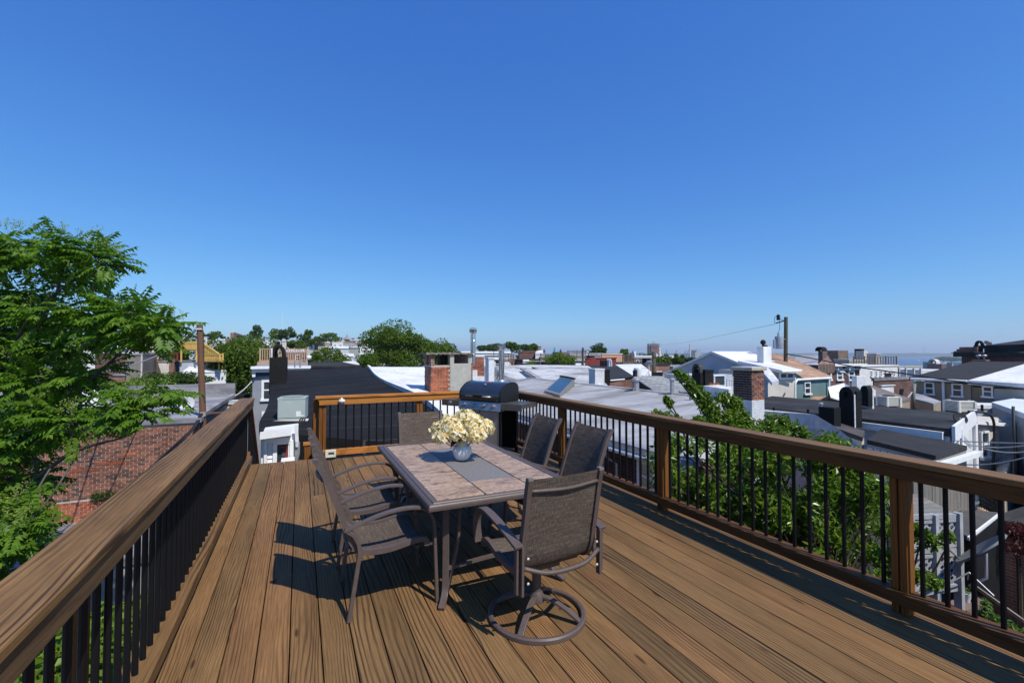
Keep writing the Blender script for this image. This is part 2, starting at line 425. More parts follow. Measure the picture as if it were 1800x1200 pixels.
# ================= deck boards =================
DECK = root('deck', 'brown stained board deck with long dark grain and thin gaps', 'deck', (1.45, 3.3, 0))
DECK['kind'] = 'structure'
_rng = random.Random(3)
PITCH_B, BX0 = 0.168, -0.538
_known = {0: [5.9], 1: [], 2: [], 3: [], 4: [6.0], 24: [1.05]}
for k in range(-2, 26):
    xa, xb = BX0 + k * PITCH_B + 0.0032, BX0 + (k + 1) * PITCH_B - 0.0032
    xb = min(xb, 3.75); xa = max(xa, -0.86)
    if xb - xa < 0.03: continue
    cuts = [-3.0] + (_known[k] if k in _known else [_rng.choice([_rng.uniform(-0.5, 1.2), _rng.uniform(5.2, 7.2), 1e9])]) + [8.07 + _rng.uniform(-0.012, 0.012)]
    cuts = [c for c in cuts if c < 9]
    for a, b in zip(cuts[:-1], cuts[1:]):
        z = _rng.uniform(-0.0012, 0.0008)
        m = MB(); w, L = (xb - xa) / 2, (b - a - 0.004) / 2
        m.box(-w, w, -L, L, -0.028, 0)
        o = m.build('plank', M_deck, None, bevel=0.004)
        o.parent = DECK; M = MW[DECK.name].inverted()
        o.location = M @ Vector(((xa + xb) / 2, (a + b) / 2, z)); o.rotation_euler = (_rng.uniform(-.0002, .0002), _rng.uniform(-.004, .004), 0)
# joists and rim under the boards
MB().box(-0.80, 3.70, 7.985, 8.03, -0.25, -0.032).build('rim_joist', M_railX, DECK)
MB().box(3.69, 3.73, -3, 7.98, -0.25, -0.032).build('rim_joist', M_railY, DECK)
MB().box(-0.84, -0.80, -3, 7.98, -0.25, -0.032).build('rim_joist', M_railY, DECK)
for y in (-2, -1, 0, 1, 2, 3, 4, 5, 6, 7):
    MB().box(-0.79, 3.685, y - 0.02, y + 0.02, -0.25, -0.034).build('joist', M_railX, DECK)

# ================= railings =================
def local(parent, p): return MW[parent.name].inverted() @ Vector(p)
_bal = MB().tube([(0, 0, 0), (0, 0, 0.76)], 0.0140, 8)
_bal_me = None
def baluster(parent, x, y, z0=0.148):
    global _bal_me
    if _bal_me is None:
        o = _bal.build('baluster', M_black, None, smooth=True, auto=True); _bal_me = o.data
        o.parent = parent; o.location = local(parent, (x, y, z0)); return
    link('baluster', _bal_me, parent, local(parent, (x, y, z0)))
def two_piece_post(parent, x0, x1, y0, y1, along, z0=0.001, z1=0.972):
    m = MB()
    if along == 'y':
        w = (y1 - y0); m.box(x0, x1, y0, y0 + w * .44, z0, z1); m.box(x0, x1, y1 - w * .44, y1, z0, z1); m.box(x0 + .02, x1 - .02, y0 + w * .42, y1 - w * .42, z0, z1 - .01)
    else:
        w = (x1 - x0); m.box(x0, x0 + w * .44, y0, y1, z0, z1); m.box(x1 - w * .44, x1, y0, y1, z0, z1); m.box(x0 + w * .42, x1 - w * .42, y0 + .02, y1 - .02, z0, z1 - .01)
    m.build('post', M_postZ, parent, bevel=0.003)

RR = root('deck_railing', 'long wooden deck railing with black balusters on the side facing the harbour', 'railing', (3.6, 3.5, 0))
MB().box(3.525, 3.690, -2.0, 8.04, 0.977, 1.014).build('cap_rail', M_cap, RR, bevel=0.006)
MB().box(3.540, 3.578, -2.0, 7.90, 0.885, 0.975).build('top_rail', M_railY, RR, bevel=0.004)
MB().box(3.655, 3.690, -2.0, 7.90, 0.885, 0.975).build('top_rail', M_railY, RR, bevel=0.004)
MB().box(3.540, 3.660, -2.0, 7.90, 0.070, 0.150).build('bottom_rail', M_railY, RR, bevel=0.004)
RPOST = [-0.55, 1.63, 3.82, 5.93, 7.72]
for y in RPOST: two_piece_post(RR, 3.577, 3.668, y, y + 0.092, 'y')
y = -0.32
k = 0
for a, b in zip(RPOST[:-1], RPOST[1:]):
    n = round((b - a - 0.092) / 0.1235)
    st = (b - a - 0.092) / n
    for i in range(n):
        baluster(RR, 3.62, a + 0.092 + st * (i + 0.5))

LR = root('deck_railing', 'wide weathered wooden deck railing beside the leafy tree and brick wall', 'railing', (-0.7, 3.5, 0))
MB().box(-0.815, -0.622, -2.0, 8.10, 0.975, 1.014).build('cap_rail', M_capleft, LR, bevel=0.007)
MB().box(-0.672, -0.632, -2.0, 8.06, 0.885, 0.973).build('top_rail', wood('rail_wood_brown', (0.20, 0.115, 0.055), (0.15, 0.085, 0.042), (0.05, 0.03, 0.018), axis=1, period=0.02, line=0.5), LR, bevel=0.004)
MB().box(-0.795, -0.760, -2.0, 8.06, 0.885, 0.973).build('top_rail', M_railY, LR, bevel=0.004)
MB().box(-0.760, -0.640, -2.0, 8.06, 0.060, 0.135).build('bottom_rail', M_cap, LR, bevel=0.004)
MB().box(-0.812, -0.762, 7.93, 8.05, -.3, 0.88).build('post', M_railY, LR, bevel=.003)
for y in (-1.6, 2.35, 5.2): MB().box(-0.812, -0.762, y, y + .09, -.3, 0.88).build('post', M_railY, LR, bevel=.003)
y = -1.4
while y < 8.0:
    if not any(p - .03 < y < p + .15 for p in (7.93,)): baluster(LR, -0.712, y, 0.133)
    y += 0.1245

BR = root('deck_railing', 'short orange brown deck railing behind the table in front of the black roof', 'railing', (1.9, 7.95, 0))
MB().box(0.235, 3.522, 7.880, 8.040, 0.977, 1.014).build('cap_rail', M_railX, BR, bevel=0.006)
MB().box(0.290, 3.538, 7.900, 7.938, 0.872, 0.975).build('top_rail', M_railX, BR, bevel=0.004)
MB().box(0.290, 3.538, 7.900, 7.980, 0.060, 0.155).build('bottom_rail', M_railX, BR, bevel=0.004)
BPOST = [0.292, 1.86, 3.40]
for x in BPOST: two_piece_post(BR, x, x + 0.105, 7.937, 8.02, 'x')
for a, b in zip(BPOST[:-1], BPOST[1:]):
    n = round((b - a - 0.105) / 0.1255); st = (b - a - 0.105) / n
    for i in range(n): baluster(BR, a + 0.105 + st * (i + 0.5), 7.962, 0.153)

# stair going down through the gap, with its two handrails
ST = root('stair', 'wooden stair with two sloping handrails going down past the deck end', 'stair', (-0.2, 8.6, -1.2))
for i in range(6):
    MB().box(-0.62, 0.20, 8.12 + i * 0.24, 8.12 + i * 0.24 + 0.23, -0.22 - i * 0.19, -0.185 - i * 0.19).build('tread', M_railX, ST)
for x in (-0.66, 0.24):
    MB().bar((x, 8.09, -0.25), (x, 9.6, -1.4), 0.04, 0.24).build('stringer', M_railY, ST)
for x, nm in ((-0.70, 'a'), (0.255, 'b')):
    p0, p1 = Vector((x, 8.12, 0.93)), Vector((x, 9.75, -0.36))
    MB().bar(p0, p1, 0.085, 0.04, up=(0, .6, .8)).build('handrail', M_postZ, ST)
    MB().bar(p0 + Vector((0, .02, -.78)), p1 + Vector((0, -.02, -.78)), 0.04, 0.085, up=(0, .6, .8)).build('lower_rail', M_railY, ST)
    for i in range(12):
        t = (i + .5) / 12; p = p0.lerp(p1, t)
        MB().tube([(p.x, p.y, p.z - .80), (p.x, p.y, p.z - .02)], 0.014, 8).build('baluster', M_black, ST)
MB().box(0.21, 0.285, 8.06, 8.14, -0.2, 0.955).build('post', M_postZ, ST, bevel=.003)
for x in (0.10,):
    MB().box(x, x + 0.17, 9.62, 9.79, -1.6, -0.06).build('newel_post', M_postZ, ST, bevel=.004)
    MB().box(x - .02, x + 0.19, 9.60, 9.81, -0.06, -0.02).build('post_cap', M_railX, ST, bevel=.004)

# ================= small fittings on the back railing =================
d = root('dome_light', 'small white dome light fixed on the front of the back railing', 'light', (0.625, 7.90, 0.945))
MB().lathe([(0.0, 0.045), (0.012, 0.04), (0.016, 0.02), (0.045, 0.012), (0.052, -0.005), (0.052, -0.02)], (0.625, 7.862, 0.945)).build('body', M_whiteplast, d, smooth=True, auto=True)
MB().lathe([(0.043, -0.021), (0.038, -0.045), (0.02, -0.058), (0.0, -0.062)], (0.625, 7.862, 0.945)).build('lens', simple('frosted_lens', (.35, .35, .36), rough=.15), d, smooth=True)
MB().box(0.612, 0.638, 7.862, 7.899, 0.94, 0.965).build('bracket', M_whiteplast, d)
d = root('outlet_box', 'cream plastic outlet box at the foot of the back railing', 'outlet box', (0.45, 7.86, 0.06))
m = MB(); m.box(0.385, 0.545, 7.845, 7.898, 0.045, 0.078); m.box(0.385, 0.545, 7.845, 7.898, 0.125, 0.160); m.box(0.385, 0.43, 7.8452, 7.898, 0.078, 0.125); m.box(0.515, 0.545, 7.8452, 7.898, 0.078, 0.125)
m.build('body', M_cream, d, bevel=.004)
MB().box(0.43, 0.515, 7.875, 7.898, 0.078, 0.125).build('recess', simple('grey_recess', (.25, .24, .2)), d)
# ================= patio furniture =================
M_frame = simple('taupe_metal', (0.105, 0.078, 0.068), (0.088, 0.065, 0.057), 30, rough=0.42, bmp=0.06, metal=0.0, spec=0.35)
def sling_mat(ax=1):
    m, nt, b = new_mat('woven_sling')
    v = coords(nt, (1, 1, 1), rnd=False)
    sx = nt.nodes.new('ShaderNodeSeparateXYZ'); nt.links.new(v, sx.inputs[0])
    ad = N(nt, 'ShaderNodeMath', operation='ADD'); nt.links.new(sx.outputs[1 - ax], ad.inputs[0]); nt.links.new(sx.outputs[2], ad.inputs[1])
    cb = nt.nodes.new('ShaderNodeCombineXYZ'); nt.links.new(sx.outputs[ax], cb.inputs[0]); nt.links.new(ad.outputs[0], cb.inputs[1])
    mp = nt.nodes.new('ShaderNodeMapping'); mp.inputs['Scale'].default_value = (7, 120, 1); nt.links.new(cb.outputs[0], mp.inputs[0])
    n1 = noise(nt, mp.outputs[0], 1.0, 3, 0.7)
    mp2 = nt.nodes.new('ShaderNodeMapping'); mp2.inputs['Scale'].default_value = (150, 40, 1); nt.links.new(cb.outputs[0], mp2.inputs[0])
    n2 = noise(nt, mp2.outputs[0], 1.0, 2, 0.6)
    mx = N(nt, 'ShaderNodeMath', operation='MULTIPLY'); nt.links.new(n1, mx.inputs[0]); nt.links.new(n2, mx.inputs[1])
    r = ramp(nt, [(0.12, (0.052, 0.038, 0.029)), (0.25, (0.098, 0.075, 0.059)), (0.40, (0.160, 0.130, 0.106))]); nt.links.new(mx.outputs[0], r.inputs[0])
    nt.links.new(r.outputs[0], b.inputs['Base Color']); b.inputs['Roughness'].default_value = 0.8; b.inputs['Specular IOR Level'].default_value = 0.12
    bump(nt, b, mx.outputs[0], 0.5, 0.002)
    t = nt.nodes.new('ShaderNodeBsdfTranslucent'); t.inputs[0].default_value = (0.10, 0.08, 0.07, 1)
    ms = nt.nodes.new('ShaderNodeMixShader'); ms.inputs[0].default_value = 0.05
    nt.links.new(b.outputs[0], ms.inputs[1]); nt.links.new(t.outputs[0], ms.inputs[2]); nt.links.new(ms.outputs[0], nt.nodes['Material Output'].inputs[0])
    return m
M_sling, M_slingx = sling_mat(), sling_mat(0)
M_bolt = simple('bolt_caps', (0.55, 0.53, 0.5), rough=0.4, bmp=0)

def sling(parent, prof, hw, sag=0.012, name='seat', i0=0, i1=None):
    """woven cloth stretched between the two side rails along their profile"""
    P = spline(prof, 8); i1 = i1 or len(P); P = P[i0:i1]; n = len(P); K = 8; vs = []; fs = []
    for i, p in enumerate(P):
        tg = (P[min(i + 1, n - 1)] - P[max(i - 1, 0)]).normalized(); nn = Vector((-tg.z, 0, tg.x))
        for s in (0, 1):
            for j in range(K + 1):
                y = -hw + 2 * hw * j / K; d = sag * (1 - (y / hw) ** 2) + s * 0.003
                q = p - nn * d * (1 if nn.z > 0 or abs(nn.z) < 2 else 1)
                vs.append((q.x, y, q.z))
    R = 2 * (K + 1)
    for i in range(n - 1):
        for j in range(K):
            a = i * R + j; fs.append((a, a + 1, a + R + 1, a + R)); c = a + K + 1; fs.append((c, c + R, c + R + 1, c + 1))
    m = MB(); m.add(vs, fs); return m.build(name, M_sling, parent, smooth=True, world=False)

BACK = [(-0.205, 0, 1.03), (-0.150, 0, 0.93), (-0.095, 0, 0.79), (-0.035, 0, 0.62), (0.015, 0, 0.49), (0.065, 0, 0.425)]
SEATP = [(0.065, 0, 0.425), (0.14, 0, 0.405), (0.26, 0, 0.405), (0.38, 0, 0.425), (0.47, 0, 0.435), (0.505, 0, 0.415), (0.505, 0, 0.385)]
def make_armchair(label):
    """stationary sling chair; origin on the floor between the back feet, facing +x"""
    t = root('patio_chair', label, 'chair', (0, 0, 0), 0, 'patio chairs round the table')
    hw = 0.255
    prof = BACK + SEATP[1:]
    for s in (-1, 1):
        y = s * hw
        m = MB(); m.sweep([(p[0], y, p[2]) for p in prof], (0, 1, 0), 0.030, 0.034); m.build('side_rail', M_frame, t, world=False, bevel=.004)
        m = MB(); m.sweep([(-0.028, y * 1.12, 0.575), (0.06, y * 1.12, 0.605), (0.19, y * 1.12, 0.645), (0.33, y * 1.12, 0.665), (0.45, y * 1.12, 0.655), (0.525, y * 1.12, 0.605), (0.55, y * 1.12, 0.52), (0.555, y * 1.12, 0.40)], (0, 1, 0), 0.040, 0.020)
        m.build('arm', M_frame, t, world=False, bevel=.003)
        m = MB(); m.bar((0.555, y * 1.12, 0.41), (0.572, y * 1.12, 0.003), 0.034, 0.022, up=(1, 0, 0)); m.build('leg', M_frame, t, world=False, bevel=.003)
        m = MB(); m.sweep([(-0.03, y * 1.12, 0.585), (0.035, y * 1.12, 0.53), (0.062, y * 1.12, 0.44), (0.05, y * 1.12, 0.33), (0.0, y * 1.12, 0.003)], (0, 1, 0), 0.034, 0.026); m.build('leg', M_frame, t, world=False, bevel=.003)
        m = MB(); m.bar((0.06, y * .98, 0.44), (0.06, y * 1.1, 0.44), 0.02, 0.02); m.bar((0.50, y * .98, 0.40), (0.555, y * 1.1, 0.40), 0.02, 0.02); m.build('bracket', M_frame, t, world=False)
        m = MB(); m.box(-0.222, -0.190, y - 0.017, y + 0.017, 1.025, 1.040); m.build('end_cap', M_frame, t, world=False)
    for p in ((-0.128, 0.90, 0.011), (0.02, 0.45, 0.011), (0.46, 0.395, 0.011)):
        MB().tube([(p[0] - .03, -hw, p[1]), (p[0] - .055, 0, p[1] - .01), (p[0] - .03, hw, p[1])] if p[1] > .6 else [(p[0] - .012, -hw, p[1] - .012), (p[0] - .02, 0, p[1] - .03), (p[0] - .012, hw, p[1] - .012)], p[2], 8, k=4).build('cross_bar', M_frame, t, world=False, smooth=True)
    sling(t, prof, hw - 0.008, 0.014, 'sling_seat')
    return t
chA = make_armchair('patio chair with full shadow on the boards, nearest the left railing')
chA.location = (0.30, 3.38, 0); MW[chA.name] = Matrix.Translation((0.30, 3.38, 0))
chA['label'] = 'patio armchair on the left side of the table, the one nearer the viewer'
clone(chA, (0.29, 4.19, 0), 0.0, 'patio armchair on the left side of the table, next to the back railing')
clone(chA, (2.26, 3.51, 0), pi + 0.02, 'patio armchair on the grill side of the table, beside the near swivel chair')
clone(chA, (2.20, 4.26, 0), pi - 0.02, 'patio armchair on the far right of the table, nearest the grill')

def make_swivel(label):
    """swivel rocker on a ring base; origin on the floor under the post, facing +y"""
    t = root('swivel_chair', label, 'chair', (0, 0, 0), 0, 'swivel chairs at the table ends')
    hw = 0.255
    prof = [(-0.335, 0, 0.985), (-0.315, 0, 0.90), (-0.285, 0, 0.74), (-0.255, 0, 0.60), (-0.235, 0, 0.50), (-0.19, 0, 0.425), (-0.10, 0, 0.405), (0.04, 0, 0.415), (0.16, 0, 0.445), (0.23, 0, 0.45), (0.262, 0, 0.43), (0.262, 0, 0.40)]
    fl = lambda p: (p[1], p[0], p[2])
    for s in (-1, 1):
        y = s * hw
        m = MB(); m.sweep([(y, p[0], p[2]) for p in prof], (1, 0, 0), 0.030, 0.036); m.build('side_rail', M_frame, t, world=False, bevel=.005)
        a = s * (hw + 0.048)
        m = MB(); m.sweep([(a, -0.30, 0.60), (a, -0.16, 0.635), (a, 0.0, 0.67), (a, 0.14, 0.685), (a, 0.225, 0.665), (a, 0.272, 0.60), (a * .985, 0.285, 0.52), (a * .96, 0.275, 0.43)], (1, 0, 0), 0.056, 0.018); m.build('arm', M_frame, t, world=False, bevel=.003)
        m = MB(); m.bar((s * (hw + .026), -0.285, 0.32), (s * (hw + .026), -0.290, 0.60), 0.016, 0.036, up=(0, 1, 0)); m.bar((s * (hw + .052), -0.270, 0.33), (s * (hw + .052), -0.275, 0.60), 0.014, 0.030, up=(0, 1, 0)); m.build('arm_support', M_frame, t, world=False, bevel=.002)
        for z in (0.39, 0.53):
            m = MB().lathe([(0.0, .006), (.008, .004), (.009, 0)], (0, 0, 0), 10)
            m.v = [(s * (hw - .006) + p[0], -0.306 - p[2], z + p[1]) for p in m.v]
            m.build('bolt', M_bolt, t, world=False, smooth=True)
        m = MB(); m.box(y - .017, y + .017, -0.352, -0.320, 0.980, 0.996); m.build('end_cap', simple('light_taupe', (.2, .17, .155)) if s < 0 else bpy.data.materials['light_taupe'], t, world=False)
    MB().tube([(-hw, -0.325, 0.915), (0, -0.345, 0.905), (hw, -0.325, 0.915)], 0.011, 8, k=5).build('cross_bar', M_frame, t, world=False, smooth=True)
    MB().tube([(-hw - .02, -0.29, 0.475), (-.12, -0.335, 0.435), (.12, -0.335, 0.435), (hw + .02, -0.29, 0.475)], 0.014, 8, k=6).build('cross_bar', M_frame, t, world=False, smooth=True)
    MB().tube([(-hw, 0.24, 0.415), (0, 0.23, 0.40), (hw, 0.24, 0.415)], 0.012, 8, k=4).build('cross_bar', M_frame, t, world=False, smooth=True)
    # cloth (built along +x, then turned to +y)
    o = sling(t, prof, hw - 0.006, 0.014, 'sling_seat')
    for v in o.data.vertices: v.co = Vector((v.co.y, v.co.x, v.co.z))
    o.data.flip_normals(); o.data.materials[0] = M_slingx
    m = MB(); m.box(-0.10, 0.10, -0.12, 0.12, 0.345, 0.372); m.bar((-0.245, -0.1, 0.372), (0.245, -0.1, 0.372), 0.03, 0.02); m.bar((-0.245, 0.1, 0.372), (0.245, 0.1, 0.372), 0.03, 0.02); m.build('swivel_plate', M_frame, t, world=False)
    MB().lathe([(0.030, 0.10), (0.030, 0.36)], (0, 0, 0), 16).build('post', M_frame, t, world=False, smooth=True, auto=True)
    MB().lathe([(0.0, 0.085), (0.048, 0.09), (0.050, 0.125), (0.036, 0.15), (0.031, 0.16)], (0, 0, 0), 20).build('hub', M_frame, t, world=False, smooth=True, auto=True)
    ring = MB(); n = 56
    vs = []; fs = []
    for j in range(n):
        a = 2 * pi * j / n
        for r_, z in ((0.285, 0.002), (0.318, 0.002), (0.318, 0.024), (0.308, 0.032), (0.290, 0.030), (0.285, 0.024)):
            vs.append((r_ * cos(a), r_ * sin(a), z))
    for j in range(n):
        k2 = (j + 1) % n
        for i in range(6): fs.append((6 * j + i, 6 * k2 + i, 6 * k2 + (i + 1) % 6, 6 * j + (i + 1) % 6))
    ring.add(vs, fs); ring.build('ring_base', M_frame, t, world=False, smooth=True, auto=True)
    for k in range(4):
        a = radians(38 + 90 * k); c, s_ = cos(a), sin(a)
        MB().sweep([(c * .03, s_ * .03, .125), (c * .10, s_ * .10, .118), (c * .20, s_ * .20, .075), (c * .292, s_ * .292, .018)], (-s_, c, 0), 0.038, 0.018).build('spoke', M_frame, t, world=False, bevel=.003)
    return t
chF = make_swivel('ring based swivel chair at the near end of the table, its back to the viewer')
chF.location = (1.42, 2.67, 0); chF.rotation_euler = (0, 0, radians(4)); MW[chF.name] = Matrix.Translation((1.42, 2.67, 0)) @ Matrix.Rotation(radians(4), 4, 'Z')
clone(chF, (1.35, 5.19, 0), pi + 0.03, 'patio swivel chair at the far end of the table, facing the viewer behind the flowers')

# ---------------- table ----------------
def stone_mat():
    m, nt, b = new_mat('tile_stone')
    v = coords(nt, (1, 2.6, 1))
    n1 = noise(nt, v, 7, 8, 0.66, 0.9); n2 = noise(nt, v, 2.6, 4, 0.5); n3 = noise(nt, v, 26, 6, 0.7, 0.6)
    r = ramp(nt, [(0.28, (0.15, 0.10, 0.085)), (0.42, (0.30, 0.205, 0.165)), (0.52, (0.46, 0.33, 0.24)), (0.62, (0.40, 0.31, 0.26)), (0.75, (0.56, 0.46, 0.38))]); nt.links.new(n1, r.inputs[0])
    q = ramp(nt, [(0.35, (0.82, 0.78, 0.71)), (0.65, (1.03, 0.97, 0.85))]); nt.links.new(n2, q.inputs[0])
    q3 = ramp(nt, [(0.36, (0.38, 0.34, 0.34)), (0.50, (1.0, 1.0, 1.0))]); nt.links.new(n3, q3.inputs[0])
    c = mixc(nt, 1.0, mixc(nt, 1.0, r.outputs[0], q.outputs[0], 'MULTIPLY'), q3.outputs[0], 'MULTIPLY')
    nt.links.new(c, b.inputs['Base Color']); b.inputs['Roughness'].default_value = 0.5
    bump(nt, b, n3, 0.25, 0.004)
    return m
M_stone = stone_mat()
M_grey = simple('grey_insert', (0.20, 0.185, 0.175), (0.15, 0.14, 0.135), 60, rough=0.7, bmp=0.4, dist=.002)
TB = root('patio_table', 'rectangular patio table with stone tile top and taupe metal frame', 'table', (1.335, 3.97, 0))
X0, X1, Y0, Y1, TZ = 0.765, 1.915, 2.90, 5.035, 0.722
gx = [0.842, 1.185, 1.200, 1.552, 1.567, 1.842]
gx = [0.838, 1.190, 1.562, 1.842]; gy = [3.005 + i * (4.93 - 3.005) / 6 for i in range(7)]
for i in range(3):
    for j in range(6):
        grey = (i == 1 and 1 <= j <= 4)
        if grey and j != 1: continue
        ya, yb = gy[j], gy[j + 1] if not grey else gy[5]
        gap = 0.0045
        x0_, x1_ = gx[i] + gap, gx[i + 1] - gap; ya += 0.003; yb -= 0.003
        w, l = (x1_ - x0_) / 2, (yb - ya) / 2
        o = MB().box(-w, w, -l, l, -0.012, 0).build('grey_panel' if grey else 'tile', M_grey if grey else M_stone, None, bevel=.0025)
        o.parent = TB; o.location = local(TB, ((x0_ + x1_) / 2, (ya + yb) / 2, TZ - (0.003 if grey else 0.001)))
MB().box(X0 + .05, X1 - .05, Y0 + .05, Y1 - .05, TZ - .03, TZ - .0155).build('top_tray', simple('dark_grout', (.045, .04, .04), rough=.9), TB)
def framebar(p, q, inw):
    """moulded edge: sloping inner lip, groove, rounded outer tube; mitred by overlap"""
    p, q = Vector(p), Vector(q); a = (q - p).normalized(); b = Vector(inw); m = MB()
    prof = [(0.0, -0.040), (-0.004, -0.022), (0.0, -0.008), (0.008, 0.000), (0.022, 0.003), (0.030, -0.001), (0.033, -0.006), (0.036, -0.001), (0.040, 0.003), (0.072, 0.001), (0.074, -0.02), (0.03, -0.042)]
    n = len(prof); vs = []
    for end in (0, 1):
        for t, z in prof:
            base = (p + a * t) if end == 0 else (q - a * t)
            vs.append(base + b * t + Vector((0, 0, z)))
    fs = [(i, (i + 1) % n, n + (i + 1) % n, n + i) for i in range(n)] + [tuple(range(n - 1, -1, -1)), tuple(range(n, 2 * n))]
    m.add(vs, fs); m.build('frame_rail', M_frame, TB, smooth=True, auto=True)
framebar((X0, Y0, TZ), (X1, Y0, TZ), (0, 1, 0)); framebar((X1, Y0, TZ), (X1, Y1, TZ), (-1, 0, 0)); framebar((X1, Y1, TZ), (X0, Y1, TZ), (0, -1, 0)); framebar((X0, Y1, TZ), (X0, Y0, TZ), (1, 0, 0))
for sx, sy, x, y in ((-1, -1, 0.93, 3.08), (1, -1, 1.75, 3.08), (-1, 1, 0.93, 4.86), (1, 1, 1.75, 4.86)):
    dg = Vector((sx * .5, sy * .86, 0)).normalized(); wd = Vector((-dg.y, dg.x, 0))
    p = Vector((x, y, 0))
    MB().sweep([p + Vector((0, 0, TZ - .04)), p + Vector((0, 0, 0.45)), p + dg * .004 + Vector((0, 0, 0.16)), p + dg * .03 + Vector((0, 0, .06)), p + dg * .125 + Vector((0, 0, .012))], wd, 0.044, 0.022).build('leg', M_frame, TB, bevel=.003)
    MB().sweep([p + Vector((-sx * .10, 0, TZ - .04)), p + Vector((-sx * .085, 0, 0.40)), p + Vector((-sx * .045, 0, 0.22)), p + dg * .006 + Vector((-sx * .01, 0, .06))], (0, 1, 0), 0.036, 0.018).build('leg_brace', M_frame, TB, bevel=.002)
for y in (3.08, 4.86): MB().bar((0.93, y, TZ - .055), (1.75, y, TZ - .055), .03, .03).build('cross_rail', M_frame, TB)
MB().bar((1.34, 3.08, 0.24), (1.34, 4.86, 0.24), .03, .03).build('stretcher', M_frame, TB)
for y in (3.08, 4.86): MB().sweep([(0.93, y, .22), (1.34, y, .245), (1.75, y, .22)], (0, 1, 0), .03, .02).build('stretcher', M_frame, TB)

# ---------------- pitcher and flowers ----------------
VX, VY = 1.362, 4.012
M_ceram = simple('white_glaze', (0.70, 0.71, 0.72), (0.66, 0.67, 0.69), 5, rough=0.34, bmp=0, spec=0.4)
P = root('pitcher', 'white ribbed ceramic pitcher with a handle on the table', 'pitcher', (VX, VY, TZ + .001))
prof = [(0.0, 0.004), (0.040, 0.002), (0.050, 0.006), (0.066, 0.028), (0.081, 0.060), (0.0865, 0.088), (0.084, 0.108), (0.072, 0.128), (0.058, 0.142), (0.051, 0.158), (0.050, 0.176), (0.055, 0.198), (0.060, 0.208), (0.056, 0.208), (0.048, 0.180), (0.046, 0.16), (0.0, 0.15)]
MB().lathe(prof, (VX, VY, TZ + .001), 96, lambda i, t: (0.022 * sin(24 * t) if 2 <= i <= 6 else 0)).build('body', M_ceram, P, smooth=True)
hd = Vector((-0.82, -0.1, 0)).normalized()
HB = Vector((VX, VY, TZ + .001))
MB().tube([HB + hd * .054 + Vector((0, 0, .196)), HB + hd * .085 + Vector((0, 0, .198)), HB + hd * .098 + Vector((0, 0, .170)), HB + hd * .088 + Vector((0, 0, .140)), HB + hd * .066 + Vector((0, 0, .126))], 0.009, 8, k=6).build('handle', M_ceram, P, smooth=True)
m = MB(); sp = -hd
m.add([HB + sp * .05 + Vector((.028 * hd.y, -.028 * hd.x, .19)), HB + sp * .078 + Vector((0, 0, .214)), HB + sp * .05 + Vector((-.028 * hd.y, .028 * hd.x, .19)), HB + sp * .05 + Vector((0, 0, .165))], [(0, 1, 3), (1, 2, 3), (0, 2, 1)]); m.build('spout', M_ceram, P, smooth=True)
FL = root('flower_bouquet', 'cream and yellow hydrangea bouquet standing in the white pitcher', 'flowers', (VX, VY, TZ + .16))
M_petal = leaf_mat('hydrangea_petal', [(0.84, 0.79, 0.60), (0.76, 0.56, 0.20), (0.86, 0.83, 0.70), (0.66, 0.42, 0.11), (0.84, 0.74, 0.44), (0.86, 0.82, 0.68), (0.52, 0.32, 0.09), (0.88, 0.87, 0.80)], trans=0.25, gloss=0.2, rough=0.7)
M_dryleaf = leaf_mat('dry_leaf', [(0.045, 0.028, 0.015), (0.07, 0.04, 0.018), (0.03, 0.022, 0.012)], trans=0.1)
_rf = random.Random(11)
def floret(m, c, nrm, s):
    a = nrm.orthogonal().normalized(); b = nrm.cross(a)
    t0 = _rf.uniform(0, pi)
    for k in range(4):
        t = t0 + k * pi / 2; d = a * cos(t) + b * sin(t); e = nrm.cross(d)
        m.add([c + nrm * .001, c + d * s * .55 - e * s * .48 + nrm * s * .22, c + d * s * 1.05 + nrm * s * _rf.uniform(-.1, .25), c + d * s * .55 + e * s * .48 + nrm * s * .12], [(0, 1, 2, 3)])
heads = [(-0.185, 0.02, 0.225, .098), (-0.08, -0.07, 0.265, .10), (0.02, 0.03, 0.325, .105), (0.115, -0.05, 0.275, .10), (0.195, 0.03, 0.245, .092), (-0.13, 0.09, 0.28, .09), (0.07, 0.12, 0.29, .095),
         (-0.205, -0.04, 0.165, .062), (0.14, -0.10, 0.20, .085), (-0.02, -0.12, 0.215, .085), (-0.15, -0.12, 0.19, .07)]
rr_ = _r; dd_ = Vector((_f.x, _f.y, 0)).normalized()
